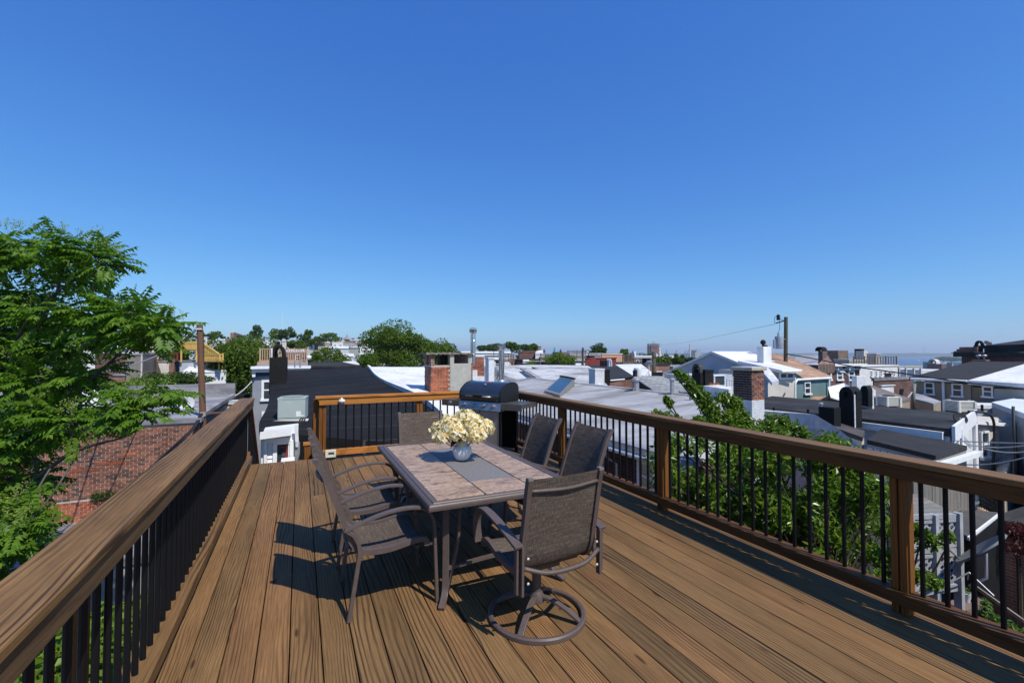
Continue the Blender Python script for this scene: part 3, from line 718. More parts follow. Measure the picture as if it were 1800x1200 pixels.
for hx, hy, hz, hr in heads:
    c = Vector((VX, VY, TZ)) + rr_ * hx + dd_ * hy + Vector((0, 0, hz + .045)); hr *= .90
    m = MB()
    nfl = int(120 * (hr / .1) ** 2)
    for i in range(nfl):
        z = 1 - 1.75 * (i + .5) / nfl; t = i * 2.39996 + _rf.uniform(-.2, .2); q = sqrt(max(0, 1 - z * z))
        nr = Vector((q * cos(t), q * sin(t), z)); jit = Vector((_rf.uniform(-.4, .4), _rf.uniform(-.4, .4), _rf.uniform(-.4, .4)))
        bumpy = 1 + .12 * sin(5 * t + 3 * z) + _rf.uniform(-.08, .06)
        floret(m, c + Vector((nr.x * hr * 1.08, nr.y * hr * 1.08, nr.z * hr * .86)) * bumpy, (nr + jit).normalized(), _rf.uniform(.020, .031))
    h = m.build('flower_head', M_petal, FL)
    MB().tube([HB + Vector((0, 0, .1)), HB.lerp(c, .5) + Vector((0, 0, .03)), c], 0.004, 5, k=3).build('stem', M_dryleaf, FL)
    MB().lathe([(0, -hr * .6), (hr * .55, -hr * .3), (hr * .7, .1 * hr), (hr * .5, hr * .5), (0, hr * .65)], c, 10).build('flower_core', simple('core_straw', (.35, .24, .08)) if 'core_straw' not in bpy.data.materials else bpy.data.materials['core_straw'], h)
def big_leaf(parent, base, tip, w, mat):
    base, tip = Vector(base), Vector(tip); a = tip - base; sd = a.cross(Vector((0, 0, 1))).normalized(); K = 6; vs = []; fs = []
    for i in range(K + 1):
        t = i / K; c = base + a * t + Vector((0, 0, -.03 * (2 * t - 1) ** 2)); ww = w * sin(pi * min(1, .08 + t * .92)) ** .8
        vs += [c + sd * ww + Vector((0, 0, .012)), c, c - sd * ww + Vector((0, 0, .012))]
    for i in range(K): fs += [(3 * i, 3 * i + 1, 3 * i + 4, 3 * i + 3), (3 * i + 1, 3 * i + 2, 3 * i + 5, 3 * i + 4)]
    m = MB(); m.add(vs, fs); return m.build('leaf', mat, parent, smooth=True)
for a in range(9):
    t = 2 * pi * a / 9 + .3; d = Vector((cos(t), sin(t), 0)); big_leaf(FL, HB + d * .03 + Vector((0, 0, .20)), HB + d * _rf.uniform(.12, .19) + Vector((0, 0, .215 + _rf.uniform(-.06, .01))), .035, M_dryleaf)
big_leaf(FL, HB - dd_ * .045 + Vector((0, 0, .205)), HB - dd_ * .075 + rr_ * .01 + Vector((0, 0, .13)), .025, M_petal)

# ---------------- gas grill ----------------
GR = root('gas_grill', 'black gas grill with domed lid and steel control panel in the deck corner', 'grill', (2.68, 7.06, 0), atan2(-.857, .515))
M_lid = simple('lid_enamel', (0.022, 0.026, 0.034), (0.018, 0.022, 0.028), 4, rough=0.16, bmp=0.0, spec=1.0)
M_lidside = simple('lid_cast', (0.012, 0.012, 0.013), rough=0.5, bmp=.05)
M_steel = simple('brushed_steel', (0.42, 0.40, 0.38), (0.34, 0.33, 0.31), 40, rough=0.38, bmp=0.04, metal=0.85, stretch=(.1, 1, 3), rnd=False)
M_shelf = simple('shelf_steel', (0.20, 0.19, 0.16), (0.16, 0.15, 0.13), 10, rough=0.35, bmp=0.05, metal=0.7)
M_cartdoor = simple('cart_door', (0.33, 0.30, 0.26), (0.28, 0.25, 0.22), 12, rough=0.4, bmp=0.05, metal=0.4)
def G(m, n, mat, **k): return m.build(n, mat, GR, world=False, **k)
# cart
m = MB(); m.box(-.40, .40, .03, .05, .06, .76); G(m, 'door', M_cartdoor, bevel=.004)
m = MB(); m.box(-.005, .005, .024, .031, .07, .75); G(m, 'door_seam', M_black)
for x in (-.41, .41):
    for y in (.04, .50):
        m = MB(); m.box(x - .02, x + .02, y - .02, y + .02, .005, .80); G(m, 'leg', M_black, bevel=.003)
m = MB(); m.box(-.40, .40, .04, .52, .05, .08); G(m, 'base_shelf', M_black)
m = MB(); m.box(-.40, .40, .515, .525, .10, .76); G(m, 'back_panel', M_black)
# fire box
m = MB(); m.box(-.425, .425, .04, .54, .76, .925); G(m, 'firebox', M_lidside, bevel=.006)
# control panel, leaning out at the foot
m = MB(); m.add([(-.43, .035, .905), (.43, .035, .905), (.43, -.015, .77), (-.43, -.015, .77), (-.43, .10, .905), (.43, .10, .905), (.43, .10, .77), (-.43, .10, .77)], [(0, 3, 2, 1), (4, 5, 6, 7), (0, 1, 5, 4), (3, 7, 6, 2), (1, 2, 6, 5), (0, 4, 7, 3)])
cp = G(m, 'control_panel', M_steel, bevel=.004)
nrm = Vector((0, -.135, .05)).normalized()
for x in (-.33, -.13, .08, .29):
    c = Vector((x, .012, .845)); m = MB(); n = 20
    ax = Vector((1, 0, 0)); bx = nrm.cross(ax)
    vs = []; fs = []
    for rr2, h in ((.040, 0), (.040, .006), (.030, .010), (.028, .034), (.022, .038), (.0, .038)):
        for j in range(n):
            t = 2 * pi * j / n; vs.append(c + (ax * cos(t) + bx * sin(t)) * rr2 + nrm * h)
    for i in range(5):
        for j in range(n):
            k2 = (j + 1) % n; fs.append((n * i + j, n * i + n + j, n * i + n + k2, n * i + k2))
    m.add(vs, fs); kb = m.build('knob', M_steel, GR, smooth=True, world=False, auto=True)
m = MB(); m.box(-.245, -.225, .003, .012, .80, .815); G(m, 'igniter', M_black)
# lid: extruded side outline, front low and curved
out = [(.03, .925), (.012, .95), (.012, 1.03), (.030, 1.085), (.075, 1.130), (.16, 1.185), (.25, 1.215), (.36, 1.225), (.46, 1.210), (.53, 1.16), (.545, 1.08), (.545, .925)]
out = [(p.x, p.y) for p in spline([Vector((a, b, 0)) for a, b in out], 3)]
def lidshell(x0, x1, inset, mat, name):
    n = len(out); m = MB(); cy, cz = .28, 1.05
    vs = []
    for x in (x0, x1):
        for a, b in out: vs.append((x, cy + (a - cy) * inset, .925 + (b - .925) * inset))
    m.add(vs, [(i, n + i, n + (i + 1) % n, (i + 1) % n) for i in range(n)] + [tuple(range(n)), tuple(range(2 * n - 1, n - 1, -1))])
    return G(m, name, mat, smooth=True, auto=True)
lid = lidshell(-.405, .405, .985, M_lid, 'lid')
for x0, x1 in ((-.430, -.404), (.404, .430)):
    m2 = lidshell(x0, x1, 1.0, M_lidside, 'lid_end')
m = MB(); m.tube([(-.26, -.03, .995), (.26, -.03, .995)], .013, 10); G(m, 'lid_handle', M_steel, smooth=True)
m = MB(); m.box(-.10, .10, -.046, .012, .985, 1.012); G(m, 'handle_grip', M_black, bevel=.004)
for x in (-.25, .25): m = MB(); m.bar((x, -.03, .995), (x, .02, .995), .018, .02); G(m, 'handle_mount', M_steel)
m = MB(); m.lathe([(.0, .012), (.022, .010), (.026, 0)], (0, 0, 0), 16); m.v = [(.02 + p[0], .145 + p[1] * .9, 1.182 + p[2] + p[1] * .45) for p in m.v]; G(m, 'thermometer', M_steel, smooth=True)
m = MB(); m.add([(-.0, .20, 1.2085), (.10, .20, 1.2085), (.10, .222, 1.2165), (0, .222, 1.2165)], [(0, 1, 2, 3)]); G(m, 'badge', simple('red_badge', (.35, .03, .02), rough=.4, bmp=0))
# side shelves
for s in (-1, 1):
    xa, xb = (.435, .83) if s > 0 else (-.83, -.435)
    m = MB(); m.box(xa, xb, .035, .50, .885, .905); m.box(xa, xb, .012, .036, .80, .905); m.box(xa if s < 0 else xb - .014, xa + .014 if s < 0 else xb, .036, .50, .84, .886); G(m, 'side_shelf', M_shelf, bevel=.005)
m = MB(); m.lathe([(.036, 0), (.034, .03), (.026, .034), (0, .034)], (0, 0, 0), 16); m.v = [(-.63 + p[0], .012 - p[2], .855 + p[1]) for p in m.v]; G(m, 'burner_knob', M_steel, smooth=True, auto=True)
m = MB(); m.tube([(.80, .03, .79), (.80, .05, .60), (.74, .2, .50)], .006, 6, k=4); G(m, 'gas_hose', M_black)
# ================= builders for the neighbourhood =================
M_white = roof_mat('white_roof_coating', (0.72, 0.72, 0.715), (0.44, 0.435, 0.43), 0.7, amount=(0.46, 0.80), seams=(1, 0.95, 0.02, (.5, .5, .52)))
M_silver = roof_mat('silver_roof_coating', (0.39, 0.39, 0.395), (0.165, 0.15, 0.135), 0.55, stretch=(0.45, 1.5, 1), amount=(0.42, 0.68), seams=(1, 1.1, 0.03, (.33, .33, .35)))
M_worn = roof_mat('worn_white_coating', (0.58, 0.575, 0.565), (0.20, 0.19, 0.18), 0.42, stretch=(1.3, .5, 1), amount=(0.43, 0.66))
M_grayroof = roof_mat('grey_roof_coating', (0.33, 0.325, 0.34), (0.11, 0.108, 0.115), 0.55, stretch=(.5, 1.8, 1), amount=(.42, .68))
M_dark = roof_mat('dark_roof', (0.024, 0.0235, 0.0245), (0.062, 0.059, 0.057), 0.5, spec=.2, amount=(.40, .72), seams=(1, 0.98, 0.035, (.012, .012, .012)))
M_shblack = shingle_mat('black_shingles', (0.016, 0.016, 0.017), (0.028, 0.027, 0.028))
M_shgrey = shingle_mat('grey_shingles', (0.36, 0.36, 0.34), (0.22, 0.225, 0.22), row=0.17, axis=1)
M_shtan = shingle_mat('tan_shingles', (0.46, 0.29, 0.18), (0.34, 0.20, 0.125), row=0.15, axis=0)
M_tar = simple('black_tar', (0.006, 0.006, 0.0065), (0.013, 0.0125, 0.012), 2.5, rough=0.7, bmp=0.6, contrast=(.3, .75), dist=.03, spec=.2)
M_stucco = simple('grey_stucco', (0.43, 0.41, 0.36), (0.35, 0.335, 0.29), 5, rough=.95, bmp=0.5, dist=.02)
M_beige = simple('beige_stucco', (0.58, 0.54, 0.47), (0.46, 0.43, 0.38), 1.2, rough=.95, bmp=0.25)
M_bluegrey = simple('blue_grey_render', (0.42, 0.45, 0.50), (0.36, 0.39, 0.44), 1.5, rough=.9, bmp=0.2)
M_greyblue = simple('grey_blue_wall', (0.27, 0.285, 0.33), (0.22, 0.235, 0.275), 2.0, rough=.9, bmp=0.2)
M_whitewall = simple('white_wall', (0.70, 0.70, 0.69), (0.58, 0.58, 0.57), 1.5, rough=.8, bmp=0.15)
M_trim = simple('white_trim', (0.80, 0.80, 0.79), (0.72, 0.72, 0.72), 6, rough=.5, bmp=0.03)
M_whitewash = simple('whitewashed_brick', (0.66, 0.67, 0.68), (0.50, 0.51, 0.53), 7, rough=.9, bmp=0.7, dist=.03)
M_teal = simple('teal_wall', (0.13, 0.22, 0.23), (0.11, 0.185, 0.195), 2, rough=.85, bmp=0.15)
M_tan = simple('tan_siding', (0.34, 0.27, 0.19), (0.27, 0.21, 0.15), 1.2, rough=.85, bmp=0.15)
M_olive = simple('olive_siding', (0.24, 0.185, 0.11), (0.2, 0.15, 0.09), 1.2, rough=.85, bmp=0.15)
M_greywall = simple('grey_wall', (0.33, 0.33, 0.31), (0.27, 0.27, 0.26), 1.4, rough=.85, bmp=0.15)
M_brickfar = brick_flat('red_brick_far')
M_brickdark = brick_flat('dark_brick_far', (0.10, 0.035, 0.028), (0.16, 0.06, 0.045), (.16, .14, .13))
M_brickold = brick_flat('old_brick_far', (0.22, 0.075, 0.045), (0.07, 0.05, 0.045), (.38, .34, .30))
M_mortar = simple('mortar', (0.50, 0.45, 0.39), (0.38, 0.33, 0.28), 6, rough=.95, bmp=.4)
M_brick = brick_mat('weathered_brick', [(0.32, 0.128, 0.076), (0.26, 0.105, 0.066), (0.36, 0.150, 0.088), (0.20, 0.090, 0.062), (0.29, 0.125, 0.080), (0.12, 0.072, 0.056)], stain=.25)
M_brickred = brick_mat('orange_brick', [(0.46, 0.135, 0.055), (0.37, 0.10, 0.048), (0.52, 0.17, 0.07), (0.28, 0.085, 0.048), (0.42, 0.13, 0.06)], stain=.3)
M_glass = glass_mat('window_glass')
M_galv = simple('galvanised_pipe', (0.42, 0.43, 0.45), (0.34, 0.35, 0.37), 6, rough=.45, bmp=.05, metal=.5)
M_chrome = simple('stainless_flue', (0.62, 0.62, 0.62), (0.5, 0.5, 0.5), 5, rough=0.14, bmp=0.02, metal=1.0)
M_dish = simple('dish_grey', (0.50, 0.51, 0.53), (0.46, 0.47, 0.49), 3, rough=.5, bmp=0)
M_dishdark = simple('dish_dark', (0.018, 0.02, 0.025), (0.015, 0.017, 0.02), 3, rough=.7, bmp=0, spec=.2)
M_acgreen = simple('ac_cabinet', (0.36, 0.42, 0.40), (0.32, 0.375, 0.36), 2.5, rough=.5, bmp=.04)
M_acbeige = simple('ac_beige', (0.60, 0.585, 0.52), (0.52, 0.51, 0.45), 2.5, rough=.5, bmp=.04)
M_pole = wood('pole_wood', (0.20, 0.115, 0.075), (0.14, 0.08, 0.055), (0.05, 0.032, 0.025), axis=2, period=.03, line=.6)
M_polegreen = wood('pole_wood_green', (0.14, 0.145, 0.10), (0.10, 0.10, 0.07), (0.04, 0.04, 0.03), axis=2, period=.03, line=.6)
M_tandeck = simple('tan_deck_wood', (0.50, 0.33, 0.22), (0.40, 0.26, 0.17), 4, rough=.8, bmp=.1)
M_yellow = simple('yellow_wood', (0.58, 0.38, 0.10), (0.48, 0.30, 0.075), 3, rough=.8, bmp=.1)
M_browndeck = simple('brown_deck_wood', (0.19, 0.135, 0.10), (0.12, 0.085, 0.065), 2, rough=.85, bmp=.1)
M_redwood = simple('red_stain', (0.20, 0.035, 0.03), (0.15, 0.028, 0.024), 2, rough=.8, bmp=.1)
M_fence = wood('weathered_fence', (0.30, 0.285, 0.265), (0.20, 0.19, 0.18), (0.06, 0.055, 0.05), axis=2, period=.03, line=.8)
M_bark = simple('bark', (0.085, 0.062, 0.045), (0.04, 0.03, 0.022), 7, rough=.95, bmp=.8, stretch=(1, 1, .25), dist=.02)
M_cable = simple('cable_rubber', (0.02, 0.02, 0.022), rough=.6, bmp=0)
M_wire = simple('aluminium_wire', (0.45, 0.45, 0.45), rough=.5, bmp=0, metal=.5)

# painted walls have clapboard or block courses as fine relief
def cbox(u0, uc, u1, vt, vb, d):
    """axis-aligned box from its near vertical edge (pixel uc) and its two far edges"""
    p = pD(uc, vt, d); zb = pD(uc, vb, d).z
    if uc > 527: return p.x, pY(u1, vt, p.y).x, p.y, pX(u0, vt, p.x).y, zb, p.z
    return pY(u0, vt, p.y).x, p.x, p.y, pX(u1, vt, p.x).y, zb, p.z
def window(parent, face, plane, a0, a1, z0, z1, fw=0.09, sash=True, mat=None, glass=None, proud=0.05, mull=False):
    """framed window on a wall; face 'y' looks to -y, 'x' to -x, 'e' to +x; pane and sash are sub-parts"""
    def bx(m, a, b, c, e, n0, n1):
        if face == 'y': m.box(a, b, plane - n1, plane - n0, c, e)
        elif face == 'x': m.box(plane - n1, plane - n0, a, b, c, e)
        else: m.box(plane + n0, plane + n1, a, b, c, e)
    a0, a1 = min(a0, a1), max(a0, a1); mat = mat or M_trim
    m = MB(); bx(m, a0, a0 + fw, z0, z1, -.02, proud); bx(m, a1 - fw, a1, z0, z1, -.02, proud); bx(m, a0 + fw, a1 - fw, z1 - fw, z1, -.02, proud)
    f = m.build('window', mat, parent)
    m = MB(); bx(m, a0 - .04, a1 + .04, z0 - .05, z0 + fw * .6, -.02, proud + .05); m.build('sill', mat, f)
    if sash:
        zm = (z0 + z1) / 2; m = MB(); bx(m, a0 + fw, a1 - fw, zm - .03, zm + .03, -.02, proud - .015)
        m.build('sash', mat, f)
    if mull:
        am = (a0 + a1) / 2; m = MB(); bx(m, am - .04, am + .04, z0 + .02, z1 - fw, -.02, proud - .01); m.build('mullion', mat, f)
    m = MB(); bx(m, a0 + fw, a1 - fw, z0 + fw * .6, z1 - fw, -.02, 0.012); m.build('pane', glass or M_glass, f)
    return f
def house(label, x0, x1, y0, y1, zb, zt, wall, roof, wins=(), name='row_house', oh=0.06, th=0.16, cat='house', group=None, cornice=False, parapet=0):
    zt = (zt,) * 4 if isinstance(zt, (int, float)) else zt
    r = root(name, label, cat, ((x0 + x1) / 2, (y0 + y1) / 2, zb), 0, group)
    c = [(x0, y0), (x1, y0), (x1, y1), (x0, y1)]
    m = MB(); m.prism([(a, b, z - th - .004) for (a, b), z in zip(c, zt)], zb=zb); m.build('wall', wall, r)
    c2 = [(x0 - oh, y0 - oh), (x1 + oh, y0 - oh), (x1 + oh, y1 + oh), (x0 - oh, y1 + oh)]
    m = MB(); m.prism([(a, b, z) for (a, b), z in zip(c2, zt)], dz=th); m.build('roof', roof, r)
    if cornice:
        m = MB(); z = zt[0]; m.box(x0 - .05, x1 + .05, y0 - .32, y0 - oh - .003, z - .22, z + .03); m.box(x0 - .02, x1 + .02, y0 - .18, y0 - .004, z - .52, z - .223); m.build('cornice', M_trim, r)
    for w in wins: window(r, *w)
    return r
def mass(label, pts, zb, wall, roof, name='row_house', th=0.05, cat='house', group=None):
    """house with an irregular roof outline, each corner at its own place and height"""
    P = [Vector(p) for p in pts]; c = sum(P, Vector()) / len(P)
    r = root(name, label, cat, (c.x, c.y, zb), 0, group)
    ins = [c + (p - c) * 0.985 for p in P]
    m = MB(); m.prism([(p.x, p.y, p.z - th - .004) for p in ins], zb=zb); m.build('wall', wall, r)
    m = MB(); m.prism(P, dz=th); m.build('roof', roof, r)
    return r
def ribbon(label, left, right, zb, wall, roof, name='row_house', th=0.15, K=6):
    """roof that sweeps up from eave to ridge: rows of points, left to right"""
    left = spline(left, 3); right = spline(right, 3); n = len(left)
    c = (left[0] + right[-1]) / 2; r = root(name, label, 'house', (c.x, c.y, zb))
    vs = []; fs = []
    for a, b in zip(left, right):
        for j in range(K + 1):
            q = a.lerp(b, j / K); vs.append(q)
        for j in range(K + 1):
            q = a.lerp(b, j / K); vs.append(q - Vector((0, 0, th)))
    R = 2 * (K + 1)
    for i in range(n - 1):
        for j in range(K):
            a = i * R + j; fs.append((a, a + 1, a + R + 1, a + R)); a += K + 1; fs.append((a, a + R, a + R + 1, a + 1))
        for j in (0, K): a = i * R + j; fs.append((a, a + K + 1, a + R + K + 1, a + R))
    for i in (0, n - 1):
        for j in range(K): a = i * R + j; fs.append((a, a + 1, a + K + 2, a + K + 1))
    m = MB(); m.add(vs, fs); m.build('roof', roof, r)
    out = [a.lerp(b, .01) for a, b in zip(left, right)] + [b.lerp(a, .01) for a, b in zip(left, right)][::-1]
    m = MB(); m.prism([(p.x, p.y, p.z - th - .01) for p in out], zb=zb); m.build('wall', wall, r)
    return r
_brick_me = {}
def bricks(parent, face, plane, a0, a1, z0, z1, mat, near=(0, 0), bl=0.205, row=0.0755, joint=0.014, limit=300, proud=0.008, skip=None, seed=1):
    """running-bond brickwork standing proud of its mortar: the nearest ones single, the rest as one part"""
    rg = random.Random(seed); L = []; i = 0; z = z0
    while z + row * .8 < z1:
        a = a0 - (bl / 2 if i % 2 else 0)
        while a < a1 - .02:
            s, e = max(a, a0), min(a + bl - joint, a1)
            if e - s > .04 and not (skip and skip((s + e) / 2, z)): L.append((s, e, z, rg.uniform(-.003, .004)))
            a += bl
        z += row; i += 1
    L.sort(key=lambda t: (t[0] - near[0]) ** 2 + (t[2] - near[1]) ** 2)
    M = MW[parent.name].inverted() if parent.name in MW else base_matrix(parent).inverted()
    rest = MB()
    for k, (s, e, z, dz) in enumerate(L):
        h = row - joint; p1 = proud + dz
        if k < limit:
            key = (face, round(e - s, 2), mat.name)
            if key not in _brick_me:
                w = (e - s) / 2; mm = MB()
                mm.box(-w, w, -.02, .02, 0, h) if face == 'y' else mm.box(-.02, .02, -w, w, 0, h)
                o = mm.build('brick', mat, None); _brick_me[key] = o.data; bpy.data.objects.remove(o)
            c = Vector(((s + e) / 2, plane - p1 + .02, z)) if face == 'y' else Vector((plane - p1 + .02, (s + e) / 2, z)) if face == 'x' else Vector((plane + p1 - .02, (s + e) / 2, z))
            link('brick', _brick_me[key], parent, M @ c)
        else:
            if face == 'y': rest.box(s, e, plane - p1, plane + .02, z, z + h)
            elif face == 'x': rest.box(plane - p1, plane + .02, s, e, z, z + h)
            else: rest.box(plane - .02, plane + p1, s, e, z, z + h)
    if rest.v: tag(rest.build('brick', mat, parent), kind='stuff')
def chimney(label, b, mat, cap=None, capmat=None, name='chimney', pots=0):
    x0, x1, y0, y1, zb, zt = b
    r = root(name, label, 'chimney', ((x0 + x1) / 2, (y0 + y1) / 2, zb))
    MB().box(x0, x1, y0, y1, zb, zt).build('stack', mat, r, bevel=.01)
    if cap: MB().box(x0 - cap, x1 + cap, y0 - cap, y1 + cap, zt + .002, zt + .09).build('cap', capmat or mat, r, bevel=.01)
    return r
def vault(parent, x0, x1, y0, y1, z0, z1, mat, axis='y', th=0.07, name='hood'):
    """arched hood over a flue, open at both ends"""
    n = 14; m = MB(); vs = []; fs = []
    a0, a1 = (x0, x1) if axis == 'y' else (y0, y1); c = (a0 + a1) / 2; ra = (a1 - a0) / 2
    for b in ((y0, y1) if axis == 'y' else (x0, x1)):
        for k in range(n + 1):
            t = pi * k / n
            for rr in (1.0, 1 - th / ra):
                aa = c - ra * rr * cos(t); zz = z0 + (z1 - z0) * (sin(t) ** .75) * (rr if rr == 1 else 1 - th / (z1 - z0)) 
                vs.append((aa, b, zz) if axis == 'y' else (b, aa, zz))
    R = 2 * (n + 1)
    for k in range(n):
        a = 2 * k; fs += [(a, a + 2, a + 2 + R, a + R), (a + 1, a + 1 + R, a + 3 + R, a + 3), (a, a + 1, a + 3, a + 2), (a + R, a + 2 + R, a + 3 + R, a + 1 + R)]
    fs += [(0, R, R + 1, 1), (2 * n, 2 * n + 1, 2 * n + 1 + R, 2 * n + R)]
    m.add(vs, fs); return m.build(name, mat, parent, smooth=True, auto=True)
def dish(label, c, r, aim, mat, base=None, arm=True, group=None):
    """satellite dish: shallow bowl, feed arm and receiver, mast"""
    c = Vector(c); a = Vector(aim).normalized(); e = a.orthogonal().normalized()
    if abs(a.z) < .95: e = Vector((0, 0, 1)).cross(a).normalized()
    g = a.cross(e).normalized(); base = Vector(base) if base is not None else c - Vector((0, 0, r * 1.6))
    t = root('satellite_dish', label, 'satellite dish', tuple(base), 0, group)
    n = 24; vs = [c - a * r * .16]; fs = []
    for i, q in enumerate((.5, .85, 1.0, 1.02, .98, .5, .02)):
        dep = -.16 * (1 - q * q) * r if i < 3 else (-.16 * (1 - q * q) * r - .03)
        for j in range(n):
            th = 2 * pi * j / n; vs.append(c + (e * cos(th) + g * sin(th) * 1.08) * (r * q) + a * dep)
    for j in range(n): fs.append((0, 1 + j, 1 + (j + 1) % n))
    for i in range(6):
        for j in range(n): k2 = (j + 1) % n; fs.append((1 + i * n + j, 1 + i * n + n + j, 1 + i * n + n + k2, 1 + i * n + k2))
    m = MB(); m.add(vs, fs); m.build('reflector', mat, t, smooth=True, auto=True)
    dn = -g if g.z > 0 else g
    if arm:
        tip = c + a * r * .95 + dn * r * .55
        MB().tube([c + dn * r * .95 - a * .02, c + a * r * .5 + dn * r * .95, tip], max(.012, r * .035), 6).build('feed_arm', mat, t, smooth=True)
        MB().obox(tip, a, e, g, r * .16, r * .09, r * .09).build('receiver', mat, t, bevel=.01)
    back = c - a * r * .25
    MB().tube([back + a * r * .1, back, Vector((back.x, back.y, base.z + .3 * (back.z - base.z))), base], max(.02, r * .06), 8).build('mast', M_galv, t, smooth=True)
    for k in range(3):
        th = 2 * pi * k / 3 + .4; MB().tube([base + Vector((0, 0, (back.z - base.z) * .4)), base + Vector((cos(th), sin(th), 0)) * r * .8], max(.01, r * .03), 6).build('strut', M_galv, t)
    return t
def pipe(label, p, h, r, mat, name='vent_pipe', cap=True, cat='vent pipe', guys=0):
    p = Vector(p); t = root(name, label, cat, tuple(p))
    MB().lathe([(r, 0), (r, h)], p, 16).build('pipe', mat, t, smooth=True, auto=True)
    if cap: MB().lathe([(r * 1.05, h - r * .4), (r * 1.45, h - r * .3), (r * 1.5, h + r * .3), (r * 1.0, h + r * .8), (0, h + r)], p, 16).build('cap', mat, t, smooth=True, auto=True)
    for k in range(guys):
        th = pi * k / max(1, guys - 1) + .3; MB().tube([p + Vector((0, 0, h * .62)), p + Vector((cos(th) * h * .55, sin(th) * h * .35, 0))], .008, 5).build('guy_rod', M_galv, t)
    return t
def wire(label, P, r, mat=None, name='wire', sag=0.0, cat='cable'):
    P = [Vector(p) for p in P]
    if len(P) == 2:
        a, b = P; P = [a.lerp(b, k / 16) - Vector((0, 0, sag * 4 * (k / 16) * (1 - k / 16))) for k in range(17)]
    else: P = spline(P, 6)
    o = MB().tube(P, r, 6).build(name, mat or M_cable, None, smooth=True); return tag(o, label, cat)
def railing(parent, pts, h, mat, step=0.14, post=0.09, name='railing', bal=.03):
    """wood railing along a polyline: two rails, posts and balusters, all parts"""
    pts = [Vector(p) for p in pts]; up = Vector((0, 0, 1))
    for a, b in zip(pts[:-1], pts[1:]):
        MB().bar(a + up * h, b + up * h, post, .05).build('top_rail', mat, parent)
        MB().bar(a + up * .1, b + up * .1, .05, .06).build('bottom_rail', mat, parent)
        n = max(2, int((b - a).length / step)); m0 = None
        for k in range(1, n):
            q = a.lerp(b, k / n)
            if m0 is None:
                mm = MB().box(-bal / 2, bal / 2, -bal / 2, bal / 2, 0, h - .12); o = mm.build('baluster', mat, None); m0 = o.data; bpy.data.objects.remove(o)
            link('baluster', m0, parent, base_matrix(parent).inverted() @ (q + up * .12))
    for p in pts: MB().box(p.x - post / 2, p.x + post / 2, p.y - post / 2, p.y + post / 2, p.z, p.z + h + .06).build('post', mat, parent)

# ---------------- foliage ----------------
def leaves(n, place, size, rg, fold=.25, up=.5, narrow=.5):
    """n folded leaves; place(rg) gives a point and an outward direction"""
    m = MB(); V = []; Fc = []
    for i in range(n):
        c, o = place(rg)
        nr = Vector((rg.gauss(0, 1), rg.gauss(0, 1), rg.gauss(0, 1) + up)) + o * .8
        if nr.length < .1: nr = Vector((0, 0, 1))
        nr.normalize(); a = nr.orthogonal().normalized(); b = nr.cross(a); t = rg.uniform(0, 2 * pi)
        d = a * cos(t) + b * sin(t); e = nr.cross(d); s = size * rg.uniform(.65, 1.35); w = s * narrow
        k = len(V); V += [c - d * s * .5, c + e * w * .5 + nr * w * fold, c + d * s * .5, c - e * w * .5 + nr * w * fold]
        Fc += [(k, k + 1, k + 2), (k, k + 2, k + 3)]
    m.v = [tuple(p) for p in V]; m.f = Fc; m.m = [0] * len(Fc); return m
def lumpy(c, rx, ry, rz, rg, lumps):
    """sampler: points on and in a set of clumps that together make an uneven crown"""
    L = []
    for i in range(lumps):
        z = rg.uniform(-.75, 1); t = rg.uniform(0, 2 * pi); q = sqrt(max(0, 1 - z * z)); f = rg.uniform(.45, .86)
        L.append((Vector((c.x + rx * q * cos(t) * f, c.y + ry * q * sin(t) * f, c.z + rz * z * f)), rg.uniform(.22, .42)))
    L.append((Vector(c), .55))
    def place(g):
        p, r = g.choice(L); v = Vector((g.gauss(0, 1), g.gauss(0, 1), g.gauss(0, 1))).normalized(); f = g.uniform(.55, 1.0) ** .5
        if g.random() < .06: f *= 1.25
        return Vector((p.x + v.x * rx * r * f, p.y + v.y * ry * r * f, p.z + v.z * rz * r * f)), v
    return place
GREENS = dict(mid=[(0.070, 0.120, 0.012), (0.100, 0.165, 0.016), (0.055, 0.098, 0.010), (0.130, 0.195, 0.020)],
              dark=[(0.040, 0.075, 0.010), (0.060, 0.105, 0.013), (0.032, 0.060, 0.008)],
              light=[(0.11, 0.17, 0.018), (0.15, 0.21, 0.024), (0.085, 0.135, 0.014)])
M_leaf = {k: leaf_mat('leaf_' + k, v) for k, v in GREENS.items()}
def tree(label, u, v, d, wpx, hpx, n, size, kind='mid', seed=1, name='tree', ground=-9, group=None, dep=None, lumps=26, cat='tree'):
    rg = random.Random(seed); wpx, hpx, n = wpx * 1.13, hpx * 1.10, int(n * 1.25); c = pD(u, v, d); rx = wpx / 2 * d / F_PX; rz = hpx / 2 * d / F_PX
    t = root(name, label, cat, (c.x, c.y, ground), 0, group)
    m = leaves(n, lumpy(c, rx, dep or rx, rz, rg, lumps), size, rg); m.build('crown', M_leaf[kind], t)
    h = c.z - ground; r0 = max(.08, min(.35, rx * .09)); tr = MB()
    tr.tube([(c.x + .1 * rx, c.y, ground), (c.x, c.y, ground + h * .5), (c.x - .05 * rx, c.y, c.z + rz * .2)], r0, 8, k=4, r1=r0 * .4)
    for k in range(5):
        th = rg.uniform(0, 2 * pi); z0 = c.z - rz * rg.uniform(.2, 1.0)
        tr.tube([(c.x, c.y, z0), (c.x + cos(th) * rx * .35, c.y + sin(th) * rx * .35, z0 + rz * .35), (c.x + cos(th) * rx * .7, c.y + sin(th) * rx * .7, z0 + rz * .8)], r0 * .45, 6, k=3, r1=r0 * .12)
    tr.build('trunk', M_bark, t, smooth=True); return t
